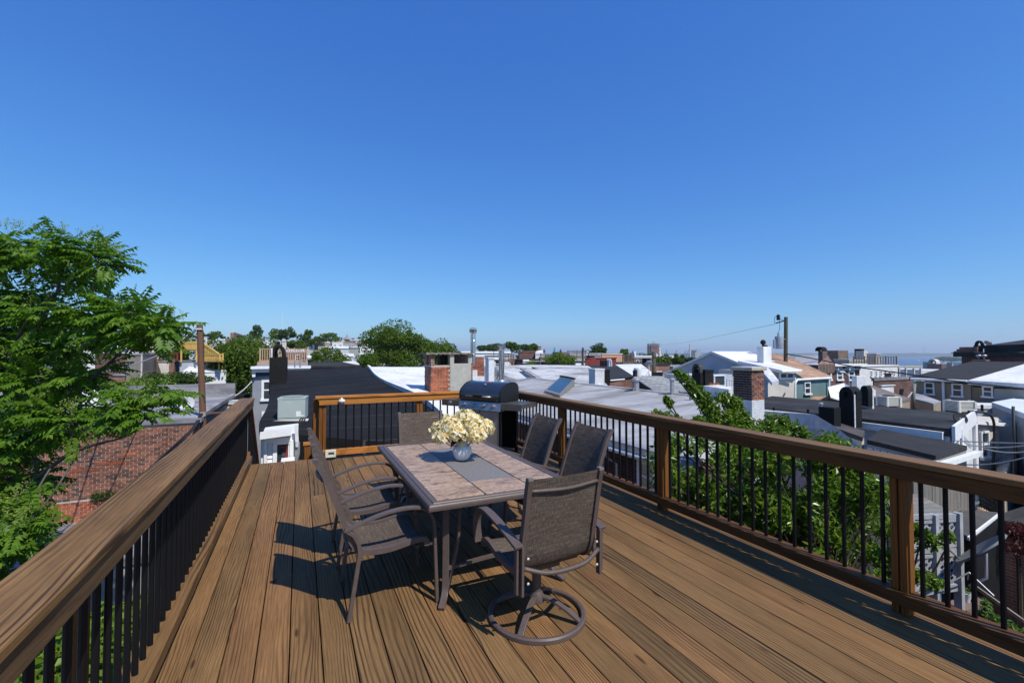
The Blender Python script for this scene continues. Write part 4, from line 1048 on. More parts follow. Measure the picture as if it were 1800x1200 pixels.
# ================= ground, water, far shore =================
def gh(x, y):
    r = sqrt(x * x + y * y); az = math.degrees(atan2(x, y))
    lf = max(0, min(1, (22 - az) / 30)); rt = max(0, min(1, (az - 30) / 25))
    h = -9.0
    h += lf * (max(0, min(r, 340) - 70) / 270) * 11.0
    h -= rt * (max(0, min(r, 700) - 45) / 655) * 19.5
    h -= (1 - lf) * (1 - rt) * (max(0, min(r, 900) - 120) / 780) * 15
    if r > 780 and az > 44: h -= min(1, (r - 780) / 60) * min(1, (az - 44) / 4) * 6
    if r > 900: h += lf * 0
    return h
vs = []; fs = []; RAD = [0.5, 8, 16, 26, 40, 60, 85, 120, 170, 230, 300, 400, 520, 660, 760, 800, 840, 900, 1200, 2000, 3500, 6000, 10000]; NA = 144
for r in RAD:
    for j in range(NA):
        a = 2 * pi * j / NA; x, y = r * sin(a), r * cos(a); vs.append((x, y, gh(x, y)))
for i in range(len(RAD) - 1):
    for j in range(NA): k = (j + 1) % NA; fs.append((i * NA + j, i * NA + NA + j, i * NA + NA + k, i * NA + k))
m = MB(); m.add(vs, fs)
o = m.build('ground', simple('ground_mix', (0.16, 0.155, 0.14), (0.07, 0.085, 0.05), 0.06, rough=.95, bmp=.2, rnd=False), smooth=True); tag(o, kind='structure')
wm, nt, b = new_mat('harbour_water')
b.inputs['Base Color'].default_value = (0.02, 0.045, 0.085, 1); b.inputs['Roughness'].default_value = 0.22
ps = nt.nodes.new('ShaderNodeNewGeometry'); bump(nt, b, noise(nt, ps.outputs['Position'], 0.12, 5, .65), 0.6, 2.0)
m = MB(); N2 = 60; vs = []; fs = []
for i in range(N2 + 1):
    a = radians(38 + 122 * i / N2)
    for r in (740, 1500, 3000, 6900): vs.append((r * sin(a), r * cos(a), -30.0))
for i in range(N2):
    for j in range(3): k = 4 * i + j; fs.append((k, k + 1, k + 5, k + 4))
m.add(vs, fs); tag(m.build('water', wm), kind='structure')
rg = random.Random(5); m = MB(); vs = []; fs = []; n = 160
for i in range(n + 1):
    a = radians(34 + 110 * i / n); hh = 4 + 9 * (.5 + .5 * sin(i * .31 + 1)) * (.6 + .4 * sin(i * .083)) + rg.uniform(-2.0, 2.5)
    for r, z in ((6300, -31), (6450, -24), (6900, hh * .55), (7600, hh), (9000, hh * .7)): vs.append((r * sin(a), r * cos(a), z))
for i in range(n):
    for j in range(4): k = 5 * i + j; fs.append((k, k + 1, k + 6, k + 5))
m.add(vs, fs); tag(m.build('far_shore', simple('far_woods', (0.05, 0.075, 0.04), (0.03, 0.05, 0.03), 0.01, rough=1, bmp=0, rnd=False), smooth=True), kind='structure')

# ================= left: brick house, dishes, pole =================
YB = pD(200, 800, 13.2).y
xr = pY(350, 742, YB).x
zr = pY(260, 741, YB).z
BH = root('brick_house', 'old red brick house with flat grey roof left of the deck', 'house', (xr - 5, YB + 3.5, -9))
MB().box(xr - 12, xr, YB + .012, YB + 8.2, -9, zr - .10).build('wall', M_mortar, BH)
MB().box(xr - 12.05, xr + .06, YB - .05, YB + 8.25, zr - .097, zr + .03).build('roof', M_grayroof, BH)
MB().box(xr - 12.05, xr + .06, YB + 8.0, YB + 8.28, zr + .032, zr + .62).build('parapet', M_grayroof, BH)
MB().box(xr - .05, xr + .10, YB + .4, YB + 7.99, zr + .032, zr + .16).build('parapet', M_grayroof, BH)
zred = pY(200, 872, YB).z
rgm = random.Random(2)
near = (pY(250, 800, YB).x, pY(250, 810, YB).z)
bricks(BH, 'y', YB + .012, xr - 7.6, xr - .005, zred, zr - .115, M_brick, near, limit=220, seed=4, bl=.185, row=.069, joint=.012)
bricks(BH, 'y', YB + .012, xr - 7.6, xr - .005, zred - 2.6, zred - .006, M_brickred, near, limit=75, seed=8, proud=.006, bl=.185, row=.069, joint=.010)
for k in range(9):
    a = xr - 1.6 - k * .62 - rgm.uniform(0, .3); z = zred + rgm.uniform(.15, 1.2)
    MB().box(a, a + rgm.uniform(.3, .85), YB - .004, YB + .01, z, z + rgm.uniform(.06, .13)).build('brick_patch', M_brickred, BH)
tag(leaves(700, lambda g: (Vector((pY(205, 868, YB).x + g.uniform(-.55, .75), YB - .06 + g.uniform(-.06, .03), pY(205, 868, YB).z + g.gauss(0, .07))), Vector((0, -1, 0))), .06, random.Random(3)).build('moss', M_leaf['dark']), 'green moss ledge growing out of the brick wall', 'plant', kind='stuff')
MB().box(xr - .02, xr + .02, YB - .03, YB + .2, -9, zr - .1).build('corner_pipe', M_cable, BH)
# low grey roof at the foot of the wall
zl = pY(90, 955, YB - 1.6).z
house('low grey flat roofed shed at the foot of the old brick wall', xr - 9, xr - .4, YB - 3.4, YB - .05, -9, zl, M_greywall, M_grayroof, name='shed', cat='shed')
sunv = SUN_TO
dish('round grey satellite dish on the grey roof, half behind the leafy tree', pD(156, 697, 16.6), .40, (.30, -.90, .30), M_dish, base=pD(160, 724, 16.6))
dish('pale satellite dish on the grey roof beside the wooden pole', pD(327.5, 707.5, 16.6), .25, (.25, -.95, .18), M_dish, base=pD(330, 724, 16.6))

PT = pD(351, 570, 14.6); PBOT = pD(357.5, 760, 14.6)
UP = root('utility_pole', 'weathered brown wooden utility pole in front of the grey roof', 'utility pole', (PBOT.x, PBOT.y, -9))
MB().tube([(PBOT.x + .12, PBOT.y, -9), PBOT, PT], .105, 12, r1=.088).build('pole', M_pole, UP, smooth=True, auto=True)
MB().tube([PT + Vector((-.10, -.09, -.16)), PT + Vector((.08, -.10, -.16))], .03, 6).build('insulator', M_dish, UP)
q = pD(357, 727, 14.6); MB().bar(q, q + Vector((.75, .1, .02)), .05, .05).build('arm', M_pole, UP)
MB().tube([PT + Vector((.10, 0, -.2)), PT + Vector((.13, -.02, -1.2)), PT + Vector((.10, -.02, -2.1)), pD(361, 700, 14.5)], .012, 6, k=5).build('riser_cable', M_cable, UP)
for k in range(3): MB().tube([pD(352 + 2 * k, 727, 14.4), pD(338 + 2 * k, 752, 13.6), pD(300, 788 + 3 * k, 12.2), pD(205, 876 + 4 * k, 9.5), pD(120, 950 + 5 * k, 8)], .022, 6, k=5).build('service_cable', M_cable, UP, smooth=True)
for k in range(4):
    c = pD(348 - 4 * k, 740 + 6 * k, 14.3); MB().tube([c + Vector((-.08, 0, .12)), c + Vector((.1, 0, .06)), c + Vector((.06, 0, -.12)), c + Vector((-.1, 0, -.04))], .02, 6, k=4).build('cable_loop', M_cable if k % 2 else M_wire, UP, smooth=True)
wire('thin grey overhead cable running from the pole top into the leafy tree', [PT + Vector((-.09, 0, -.12)), pD(290, 618, 13.4), pD(200, 650, 11), pD(60, 662, 8.6), pD(-60, 666, 7.5)], .016, M_wire)
wire('dark overhead cable crossing low through the leafy tree', [pD(230, 640, 14), pD(150, 655, 11), pD(60, 659, 8.7), pD(-80, 655, 7)], .02)
for k in range(3): MB().tube([PT + Vector((-.09, 0, -.1 - .05 * k)), PT + Vector((-.45, 0, -.5 - .06 * k)), PT + Vector((-.9 - .1 * k, 0, -.62))], .012, 5, k=4).build('drop_cable', M_cable, UP)

# ================= left: hillside =================
def cb(*a): x0, x1, y0, y1, zb, zt = cbox(*a); return x0, x1, y0, y1, zb, zt
def bxh(label, b, wall, roof, zb=-9, wins=(), **k): return house(label, b[0], b[1], b[2], b[3], zb, b[5], wall, roof, wins, **k)
def fw(b, n, w=.9, h=1.5, top=.8, face='y', **kk):         # n evenly spaced windows on a face of box b
    a0, a1 = (b[0], b[1]) if face == 'y' else (b[2], b[3]); pl = b[2] if face == 'y' else (b[0] if face == 'x' else b[1])
    return [(face, pl, a0 + (a1 - a0) * (i + .5) / n - w / 2, a0 + (a1 - a0) * (i + .5) / n + w / 2, b[5] - top - h, b[5] - top) for i in range(n)]
b = cb(221, 249, 276, 621, 664, 30)
SH = bxh('weathered timber shed house with pale roof beyond the brick house', b, M_fence, M_grayroof, wins=[], th=.1, name='shed')
for k in range(16): MB().box(b[1] + .004, b[1] + .03, b[2] + .1, b[3] - .1, b[4] + .3 + k * .085, b[4] + .375 + k * .085).build('siding_board', M_fence, SH)
MB().box(b[1] - .02, b[1] + .05, b[2] - .05, b[2] + .1, -9, b[5] - .1).build('corner_board', M_beige, SH)
b2 = cb(280, 306, 316, 634, 662, 33)
WB = bxh('small white block house with red roof railing and brick end', b2, M_beige, M_grayroof, th=.08)
MB().box(b2[1] - .28, b2[1] + .02, b2[2] - .03, b2[2] + .5, -9, b2[5] + .1).build('pier', M_brickfar, WB)
railing(WB, [(b2[0] - .9, b2[2], b2[5]), (b2[1] + .2, b2[2], b2[5]), (b2[1] + .2, b2[3], b2[5])], .5, M_redwood, step=.2)
SB = pD(279, 648, 32); MB().prism([pD(275, 630, 32), pD(285, 660, 32), pD(275, 660, 32)], dz=.2).build('stair_side', M_browndeck, WB)
bxh('pale flat house with plain wall between the hillside trees', cb(251, 283, 287, 606, 640, 52), M_beige, M_beige, th=.1)
b = cb(168, 250, 254, 597, 640, 60); bxh('long dark brown rooftop building on the left hillside', b, M_brickdark, M_dark, wins=fw(b, 4, 1.0, 1.2, .5), th=.25)
bxh('bright red stair tower standing among the hillside houses', cb(246, 250, 252, 588, 610, 62), M_redwood, M_redwood, th=.08, name='stair_tower', cat='tower')
bxh('small brick house low behind the leafy tree', cb(196, 220, 222, 657, 690, 26), M_brickfar, M_grayroof, th=.1)
mass('long pale roof sloping down behind the satellite dishes', [pD(222, 672, 23), pD(250, 662, 27), pD(322, 683, 23), pD(300, 690, 21.5), pD(225, 690, 21.5)], -9, M_beige, M_silver)
mass('white pyramid roofed house beside the wooden pole', [pD(318, 655, 31), pD(345, 634, 36), pD(386, 631, 38), pD(398, 652, 33)], -9, M_whitewall, M_white)
bxh('grey rendered house partly hidden by the wooden pole', cb(333, 352, 360, 612, 640, 46), M_bluegrey, M_grayroof, th=.1)
bxh('small white cube house right of the wooden pole top', cb(354, 364, 366, 592, 612, 70), M_whitewall, M_white, th=.1)
house('pale grey house carrying the yellow wooden stair', pD(318, 630, 33.4).x, pD(392, 634, 33.4).x, pD(350, 632, 33.6).y, pD(350, 632, 33.6).y + 5, -9, pD(350, 633, 33.5).z, M_bluegrey, M_grayroof, th=.1)
YS = root('wooden_stair', 'bright yellow wooden stair and landings on the hillside', 'stair', tuple(pD(352, 640, 33)))
def yel(u0, v0, d0, u1, v1, d1, n):
    a, b_ = pD(u0, v0, d0), pD(u1, v1, d1); MB().bar(a, b_, .12, .14).build('handrail', M_yellow, YS); dn = Vector((0, 0, -.42))
    MB().bar(a + dn, b_ + dn, .1, .22).build('stringer', M_yellow, YS)
    for k in range(n + 1):
        q = a.lerp(b_, k / n); MB().box(q.x - .05, q.x + .05, q.y - .05, q.y + .05, q.z - .42, q.z).build('baluster', M_yellow, YS)
yel(317, 602, 33, 356, 602, 33, 11); yel(356, 603, 33, 386, 624, 32, 10); yel(358, 622, 32.5, 392, 623, 32, 10)
MB().prism([pD(316, 612, 33), pD(357, 612, 33), pD(357, 611, 35), pD(316, 611, 35)], dz=.2).build('landing', M_yellow, YS)
MB().prism([pD(356, 631, 32.5), pD(392, 631, 32), pD(392, 629, 34), pD(356, 629, 34.5)], dz=.2).build('landing', M_yellow, YS)
for u, v in ((319, 612), (346, 612), (358, 630), (385, 631)):
    q = pD(u, v, 33); MB().box(q.x - .05, q.x + .05, q.y - .05, q.y + .05, q.z - 1.0, q.z).build('post', M_yellow, YS)
b = cb(372, 412, 417, 706, 745, 19.5); PH = bxh('low sand coloured wall house with pale blue edge beyond the deck corner', b, M_beige, M_beige, th=.1)
MB().box(b[0] - .05, b[1] + .05, b[2] - .06, b[2] + .1, b[5] + .01, b[5] + .06).build('edge_strip', simple('pale_blue', (.35, .55, .65), rough=.6, bmp=0), PH)
bxh('flat black tarpaulin roof under the string of bulbs', cb(376, 433, 436, 694, 720, 23), M_dark, M_memb, th=.2, name='shelter', cat='shelter')
SL = root('string_lights', 'string of small white bulbs hanging past the grey blue house', 'string lights', tuple(pD(400, 700, 21)))
pts = spline([pD(374, 703, 21), pD(392, 702, 21), pD(412, 695, 21), pD(428, 684, 21), pD(442, 670, 21)], 8)
MB().tube(pts, .008, 5).build('cord', M_cable, SL)
bm = MB().lathe([(0, .035), (.028, .02), (.033, 0), (.02, -.03), (0, -.035)], (0, 0, 0), 8).build('bulb', M_whiteplast, None, smooth=True)
for k, p in enumerate(pts[::1]):
    if k == 0: bm.parent = SL; bm.location = local(SL, p)
    else: link('bulb', bm.data, SL, local(SL, p - Vector((0, 0, .03))))

# ================= middle: grey blue house, tan deck, black roof =================
y0 = pD(444, 700, 22.5).y
x0, x1 = pY(443.5, 700, y0).x, pY(545, 650, y0).x; zt = pY(450, 645, y0).z
GB = house('grey blue painted brick house with white cornice behind the black chimney', x0, x1, y0, y0 + 7, -9, zt, M_greyblue, M_grayroof, th=.05)
def fb(m, u0, u1, v0, v1, n0, n1, y=None):
    y = y0 if y is None else y
    return m.box(pY(u0, v0, y).x, pY(u1, v0, y).x, y - n1, y + n0, pY((u0 + u1) / 2, v1, y).z, pY((u0 + u1) / 2, v0, y).z)
fb(MB(), 442, 546, 643.2, 647.5, -.003, .42).build('cornice', M_trim, GB)
fb(MB(), 443, 545, 647.8, 653.5, -.003, .26).build('cornice', M_trim, GB)
fb(MB(), 444, 449.5, 653.8, 662, -.003, .22).build('bracket', M_trim, GB)
fb(MB(), 450, 545, 654, 660, -.003, .06).build('frieze', simple('navy_paint', (.045, .07, .12), rough=.7), GB)
za, zb_ = pY(467, 667.5, y0).z, pY(467, 703, y0).z
window(GB, 'y', y0, pY(459.5, 690, y0).x, pY(479, 690, y0).x, zb_, za, .11)
window(GB, 'y', y0, pY(460.5, 690, y0).x, pY(480, 690, y0).x, pY(467, 757, y0).z, pY(467, 722.5, y0).z, .11)
bxh('low red brick row with black roof edge behind the black roof', cb(530, 538, 634, 643.5, 660, 27), M_brickfar, M_dark, th=.12)
y1 = pD(500, 640, 31).y
TD = root('roof_terrace', 'tan wooden roof terrace with slatted railing beyond the black chimney', 'terrace', tuple(pY(498, 645, y1)))
xa, xb = pY(452, 640, y1).x, pY(541, 640, y1).x; zf = pY(498, 636, y1).z
MB().box(xa, xb, y1 - .1, y1 + 4, zf - .38, zf).build('deck_edge', M_tandeck, TD)
railing(TD, [(pY(457, 640, y1).x, y1, zf), (pY(498, 640, y1).x, y1, zf), (pY(539, 640, y1).x, y1, zf)], pY(498, 613, y1).z - zf, M_tandeck, step=.135, bal=.055)
railing(TD, [(pY(539, 640, y1).x, y1 + .1, zf), (pY(539, 640, y1).x, y1 + 3.6, zf)], pY(498, 613, y1).z - zf, M_tandeck, step=.2, bal=.055)
for u in (459, 500, 538): q = pY(u, 640, y1); MB().box(q.x - .08, q.x + .08, y1 + .05, y1 + .2, zt - .5, zf - .1).build('post', M_tandeck, TD)
pipe('thin steel vent pipe left, in front of the tan roof terrace', pD(518, 646, 22.5), .42, .035, M_galv, cap=False)
pipe('thin steel vent pipe right, beside the globe lamp', pD(527.5, 646, 22.5), .42, .035, M_galv, cap=False)
GL = root('globe_lamp', 'white globe lamp on a short post beside the tan terrace', 'lamp', tuple(pD(543, 650, 24)))
c = pD(543, 628, 24); MB().lathe([(0, -.13)] + [(.13 * sin(pi * k / 10), -.13 * cos(pi * k / 10)) for k in range(1, 10)] + [(0, .13)], c, 16).build('globe', M_whiteplast, GL, smooth=True)
MB().tube([c - Vector((0, 0, .6)), c - Vector((0, 0, .12))], .03, 8).build('post', M_black, GL)

left = [pY(458, 758, 10.75), pY(456, 741, 11.7), pY(470, 714, 13.6), pY(474, 690, 17), pY(478, 652, 22.2)]
right = [pY(832, 790, 9.1), pY(800, 755, 10.4), pY(742, 706, 13.2), pY(668, 666, 17.5), pY(646, 645.5, 22.4)]
ribbon('house with a black membrane roof sweeping up behind the deck', left, right, -9, M_memb, M_memb)
leftw = [pY(800, 752, 10.5), pY(738, 700, 13.4), pY(668, 668, 17.4), pY(647, 644.5, 22.3)]
rightw = [pY(900, 745, 10.5), pY(790, 702, 13.4), pY(768, 672, 17.5), pY(760, 645, 22.3)]
WR = ribbon('house with a bright white ribbed roof between black roof and brick chimney', leftw, rightw, -9, M_whitewall, M_white, th=.25)
lw = [p.lerp(q, -.012) + Vector((0, 0, .10)) for p, q in zip(leftw, rightw)]; lw2 = [p.lerp(q, .03) + Vector((0, 0, .06)) for p, q in zip(leftw, rightw)]
m = MB(); A, B_ = spline(lw, 4), spline(lw2, 4); vs = []
for a, b_ in zip(A, B_): vs += [a - Vector((0, 0, .3)), a, b_, b_ - Vector((0, 0, .3))]
m.add(vs, [(4 * i + j, 4 * i + 4 + j, 4 * i + 4 + (j + 1) % 4, 4 * i + (j + 1) % 4) for i in range(len(A) - 1) for j in range(4)] + [(0, 1, 2, 3)]); m.build('parapet', M_white, WR, smooth=True, auto=True)

bc = cbox(473.5, 503.5, 506, 628, 692, 16.8)
BC = chimney('black tarred chimney with an arched black hood left of the deck end', bc, M_tar)
vault(BC, bc[0] + .06, bc[1] - .06, bc[2] + .05, bc[3] - .05 if bc[3] - bc[2] > .4 else bc[2] + .55, bc[5] - .01, bc[5] + .46, M_tar, 'y', .10)
MB().lathe([(0, .1), (.06, .08), (.05, 0), (.09, -.03)], (bc[0] + .28, bc[2] + .3, bc[5] + .5), 8).build('knob', M_tar, BC)
MB().box(bc[0] + .04, bc[0] + .10, bc[2] - .004, bc[2] + .012, bc[5], bc[5] + .34).build('whitewash', M_whitewash, BC)

# condenser on the black roof
AC = root('air_conditioner', 'pale green air conditioner cabinet on the black roof', 'air conditioner', tuple(pD(512, 741, 10.55)), radians(-8))
W_, H_, D_ = .585, .50, .52
def acp(m, n, mat, **k): return m.build(n, mat, AC, world=False, **k)
m = MB(); m.box(-W_ / 2, W_ / 2, -.0, D_, .05, .05 + H_); acp(m, 'cabinet', M_acgreen, bevel=.012)
m = MB(); m.box(-W_ / 2 - .006, W_ / 2 + .006, -.008, D_ + .006, .05 + H_ - .035, .05 + H_ + .004); acp(m, 'top_rim', M_acgreen, bevel=.004)
m = MB(); m.lathe([(.24, .006), (.24, .012), (0, .012)], (0, D_ / 2, .05 + H_), 24); acp(m, 'fan_opening', M_black)
for k in range(9):
    m = MB(); yy = .05 + k * .052; hw = sqrt(max(.002, .24 ** 2 - (yy - D_ / 2) ** 2)); m.box(-hw, hw, yy - .006, yy + .006, .05 + H_ + .013, .05 + H_ + .022); acp(m, 'fan_guard', M_acgreen)
m = MB(); m.box(-W_ / 2 + .01, W_ / 2 - .01, -.004, .002, .085, .093); acp(m, 'seam', M_black)
m = MB(); m.box(-.29, -.20, -.004, .001, .50, .555); acp(m, 'label', M_cream)
m = MB(); m.box(.10, .205, -.004, .001, .12, .235); acp(m, 'label', M_whiteplast)
m = MB(); m.box(.205, .27, -.004, .001, .12, .145); acp(m, 'label', M_whiteplast)
m = MB(); m.box(-.40, .36, -.06, .10, -.03, .045); m.box(-.40, .36, .45, .60, -.03, .045); acp(m, 'support_beam', M_whitewall)
m = MB(); m.box(-.62, -.30, -.02, .03, -.06, -.02); m.box(-.52, -.38, .55, .62, .02, .07); acp(m, 'timber_offcut', M_fence)
for k in range(3): m = MB(); m.tube([(.22 + .04 * k, -.02, .09), (.18 + .05 * k, -.12, .02), (.12, -.3, -.05), (.10, -.5, -.3)], .014, 6, k=4); acp(m, 'line_set', M_cable)
# white extension under the eave
ye = 9.98
xe0, xe1 = pY(459, 780, ye).x, pY(524, 780, ye).x
EX = root('extension', 'white clapboard extension with a dark window below the air conditioner', 'house extension', ((xe0 + xe1) / 2, ye + 1, -9))
zt_ = pY(490, 757, ye).z
MB().box(xe0, xe1, ye, ye + 2, -9, zt_ - .08).build('wall', M_whitewall, EX)
MB().prism([pY(457, 759, ye - .3), pY(512, 752, ye - .3), pY(512, 752, ye + .2), pY(457, 759, ye + .2)], dz=.14).build('fascia', M_trim, EX)
fb(MB(), 466, 511, 768.5, 776, -.003, .06, ye).build('frieze_board', M_trim, EX)
fb(MB(), 464.5, 470, 768.5, 840, -.003, .045, ye).build('corner_board', M_trim, EX)
for k in range(9):
    v0 = 776 + k * 7.3; a, b_ = pY(470.2, v0, ye).x, pY(479.6, v0, ye).x; z1, z0 = pY(475, v0, ye).z, pY(475, v0 + 7.1, ye).z
    MB().add([(a, ye - .008, z1), (b_, ye - .008, z1), (b_, ye - .032, z0), (a, ye - .032, z0), (a, ye + .01, z1), (b_, ye + .01, z1), (b_, ye + .01, z0), (a, ye + .01, z0)], [(0, 3, 2, 1), (0, 1, 5, 4), (3, 7, 6, 2), (1, 2, 6, 5), (0, 4, 7, 3)]).build('siding_board', M_trim, EX)
wd_ = window(EX, 'y', ye, pY(480, 790, ye).x, pY(516, 790, ye).x, pY(498, 850, ye).z, pY(498, 773.5, ye).z, .07, sash=False)
fb(MB(), 501, 506.5, 781, 845, .01, .016, ye).build('curtain_strip', M_redwood, wd_)
fb(MB(), 506.8, 508.6, 778, 845, .01, .03, ye).build('mullion', M_trim, wd_)
fb(MB(), 495, 518, 803.5, 812, -.004, .35, ye - .1).build('ledge', M_trim, EX)
MB().lathe([(0, .05), (.07, .03), (.09, 0), (.07, -.02)], pD(499, 812, 8.85), 14).build('bucket', M_redwood, EX, smooth=True)
PC = root('line_cover', 'white pipe cover running down the black wall beside the extension', 'pipe', tuple(pD(521, 800, 8.9)))
MB().bar(pD(520.5, 746, 8.9), pD(522, 776, 8.9), .07, .06).build('cover', M_whiteplast, PC)
MB().lathe([(.035, .0), (.026, -.1)], pD(522, 776, 8.9), 10).build('end_funnel', M_whiteplast, PC)
MB().bar(pD(523, 777, 8.95), pD(522.5, 815, 8.95), .085, .06).build('duct', M_galv, PC)

# ================= the big ruined chimney and its neighbours =================
p = pD(757.5, 650, 15.0); cx0, cy0 = p.x, p.y
cz = lambda v: pY(790, v, cy0).z
cx = lambda u: pY(u, 650, cy0).x
dpt = .85
CH = root('chimney', 'broad half brick, half stucco chimney with open top vents behind the grill', 'chimney', (cx(793), cy0 + .4, -1))
zt0, zm, zb0 = cz(622.5), cz(641.8), cz(715)
zsm = cz(639)
MB().box(cx0 + .012, cx(791), cy0 + .012, cy0 + dpt, zb0, zm).build('brick_body', M_mortar, CH)
MB().box(cx(791) + .002, cx(828), cy0 - .015, cy0 + dpt, zb0, zsm).build('stucco_body', M_stucco, CH, bevel=.01)
MB().box(cx(828) + .002, cx(831), cy0 + .01, cy0 + dpt, zb0, zm).build('brick_edge', M_brickold, CH)
for u0, u1, ya, yb, mt, zz in ((757.5, 764, 0, .26, M_brickold, zm), (757.5, 764, dpt - .26, dpt, M_brickold, zm), (791, 798, -.012, .26, M_stucco, zsm), (790, 798, dpt - .4, dpt, M_tar, zsm), (823, 830, -.012, .26, M_stucco, zsm), (806, 830, dpt - .3, dpt - .02, M_brickold, zsm), (778, 791, dpt - .55, dpt - .2, M_tar, zm)):
    MB().box(cx(u0), cx(u1) - .002, cy0 + ya, cy0 + yb, zz + .002, zt0 - .002).build('pier', mt, CH)
m = MB(); rg = random.Random(4); n = 22
for k in range(n):
    a = cx(747.5) + (cx(832.5) - cx(747.5)) * k / n; w = (cx(832.5) - cx(747.5)) / n
    m.box(a, a + w + .004, cy0 - .10 + rg.uniform(-.025, .02), cy0 + dpt + .06, zt0 + rg.uniform(-.015, .008), cz(619.6) + rg.uniform(-.015, .02))
m.build('cap_slab', simple('rough_concrete', (.30, .27, .19), (.10, .085, .065), 9, rough=.95, bmp=.8, dist=.02), CH)
bricks(CH, 'y', cy0 + .012, cx0, cx(791) - .005, cz(692), zm - .005, M_brickred, (cx(775), cz(650)), limit=120, seed=3, proud=.012)
bricks(CH, 'x', cx0 + .012, cy0, cy0 + dpt, cz(692), zm - .005, M_brick, (cy0, cz(650)), limit=90, seed=5, proud=.012)
y2 = pD(832, 640, 19).y
C2 = root('chimney', 'small brick chimney with whitewashed foot right of the big stucco one', 'chimney', (pY(840, 660, y2).x, y2 + .3, -1))
MB().box(pY(829.5, 640, y2).x + .01, pY(851, 640, y2).x - .012, y2 + .012, y2 + .8, pY(840, 661, y2).z, pY(840, 627.5, y2).z).build('stack', M_mortar, C2)
MB().box(pY(828.5, 640, y2).x, pY(851.6, 640, y2).x, y2 - .03, y2 + .84, pY(840, 627.3, y2).z, pY(840, 623.5, y2).z).build('cap', M_whitewash, C2, bevel=.01)
bricks(C2, 'y', y2 + .012, pY(829.8, 640, y2).x, pY(851, 640, y2).x, pY(840, 661, y2).z, pY(840, 628, y2).z, M_brickred, limit=120, seed=9, proud=.014, bl=.235, row=.085)
MB().box(pY(829.5, 640, y2).x, pY(851.3, 640, y2).x, y2 - .02, y2 + .85, -1.2, pY(840, 661, y2).z - .002).build('whitewashed_base', M_whitewash, C2, bevel=.02)
MB().box(pY(829.5, 640, y2).x, pY(839, 640, y2).x, y2 - .012, y2 + .3, pY(840, 661, y2).z, pY(840, 650, y2).z).build('whitewashed_patch', M_whitewash, C2)
def flue(label, u, v0, v1, d, r):
    b0 = pD(u, v1, d); h = pD(u, v0, d).z - b0.z
    t = root('flue_pipe', label, 'flue', tuple(b0))
    MB().lathe([(r, 0), (r, h - r * 1.5)], b0, 24).build('pipe', M_chrome, t, smooth=True, auto=True)
    for f in (.28, .66): MB().lathe([(r * 1.01, h * f - .012), (r * 1.07, h * f), (r * 1.01, h * f + .012)], b0, 24).build('band', M_chrome, t, smooth=True, auto=True)
    MB().lathe([(r * 1.15, h - r * 2.0), (r * 1.45, h - r * 1.5), (r * 1.45, h - r * .3)], b0, 24).build('collar', M_chrome, t, smooth=True, auto=True)
    MB().lathe([(r * 1.5, h), (r * 1.3, h + r * .12), (0, h + r * .3)], b0, 24).build('rain_cap', M_chrome, t, smooth=True, auto=True)
    for k in range(4): a = pi / 4 + k * pi / 2; MB().bar(b0 + Vector((cos(a) * r * 1.42, sin(a) * r * 1.42, h - r * .4)), b0 + Vector((cos(a) * r * 1.42, sin(a) * r * 1.42, h)), .012, .012).build('strut', M_chrome, t)
    return t
flue('tall shiny flue pipe rising behind the big stucco chimney', 831.5, 577, 640, 17.2, .095)
F2 = flue('shiny flue pipe with guy rods standing on the worn roof right of the grill', 881.5, 606, 676, 25.8, .16)
b0 = pD(881.5, 676, 25.8)
MB().lathe([(.19, 0), (.185, .28)], b0, 20).build('sleeve', M_galv, F2, smooth=True)
for sx in (-1, 1): MB().tube([b0 + Vector((0, 0, .7)), b0 + Vector((sx * .7, -.1, -.02))], .012, 5).build('guy_rod', M_black, F2)
wc = cbox(853, 859, 869, 631, 690, 25); WC = chimney('small white chimney with a dark gap beside the brick chimney', wc, M_whitewash, .04)
VH = root('roof_vent', 'curved silver roof vent lying left of the flue pipe', 'vent', tuple(pD(868, 664, 27)))
q = pD(868, 656, 27); MB().tube([q + Vector((-.02, 0, -.5)), q + Vector((0, 0, -.15)), q + Vector((.18, -.15, .18)), q + Vector((.38, -.3, .03))], .25, 14, k=5).build('elbow', M_galv, VH, smooth=True)
# ================= right neighbour: silver roof and brick wall =================
XE, XR = 6.5, 13.0
ze, zri = pX(1113, 780, XE).z, pX(1120, 687.5, XR).z
ya, yb = 6.0, 25.5
yn = lambda x: ya + max(0, x - XE) / (XR - XE) * 3.6
SR = root('brick_row_house', 'brick house with a broad silver coated roof right of the deck', 'house', (9.7, 13, -9))
MB().prism([(XE + .10, ya + .05, ze - .16), (XR, yn(XR) + .05, zri - .16), (XR, yb, zri - .16), (XE + .10, yb, ze - .16)], zb=-9).build('wall', M_brickdark, SR)
m = MB(); n = 10; vs = []; fs = []
rg = random.Random(8)
yk = pX(955, 668, XR).y
for i in range(n + 1):
    t = i / n; x = XE - .12 + (XR - XE + .12) * t; z = ze + (zri - ze) * (t ** 1.15) + (.07 if i == n else 0)
    for j in range(25): vs.append((x, yn(x) + (yb - yn(x)) * j / 24, z + rg.uniform(-.012, .012)))
for i in range(n):
    for j in range(24): k = i * 25 + j; fs.append((k, k + 25, k + 26, k + 1))
m.add(vs, fs); roofo = m.build('roof', M_silver, SR, smooth=True)
sol = roofo.modifiers.new('thick', 'SOLIDIFY'); sol.thickness = .12; sol.offset = -1
MB().box(XR - .12, XR + .16, yn(XR), yb, zri - .25, zri + .10).build('ridge_curb', M_silver, SR, bevel=.05)
MB().box(XE - .20, XE - .125, ya, yb, ze - .16, ze + .02).build('fascia', simple('grey_flashing', (.25, .26, .29), rough=.5), SR)
gut = MB(); vs = []; fs = []
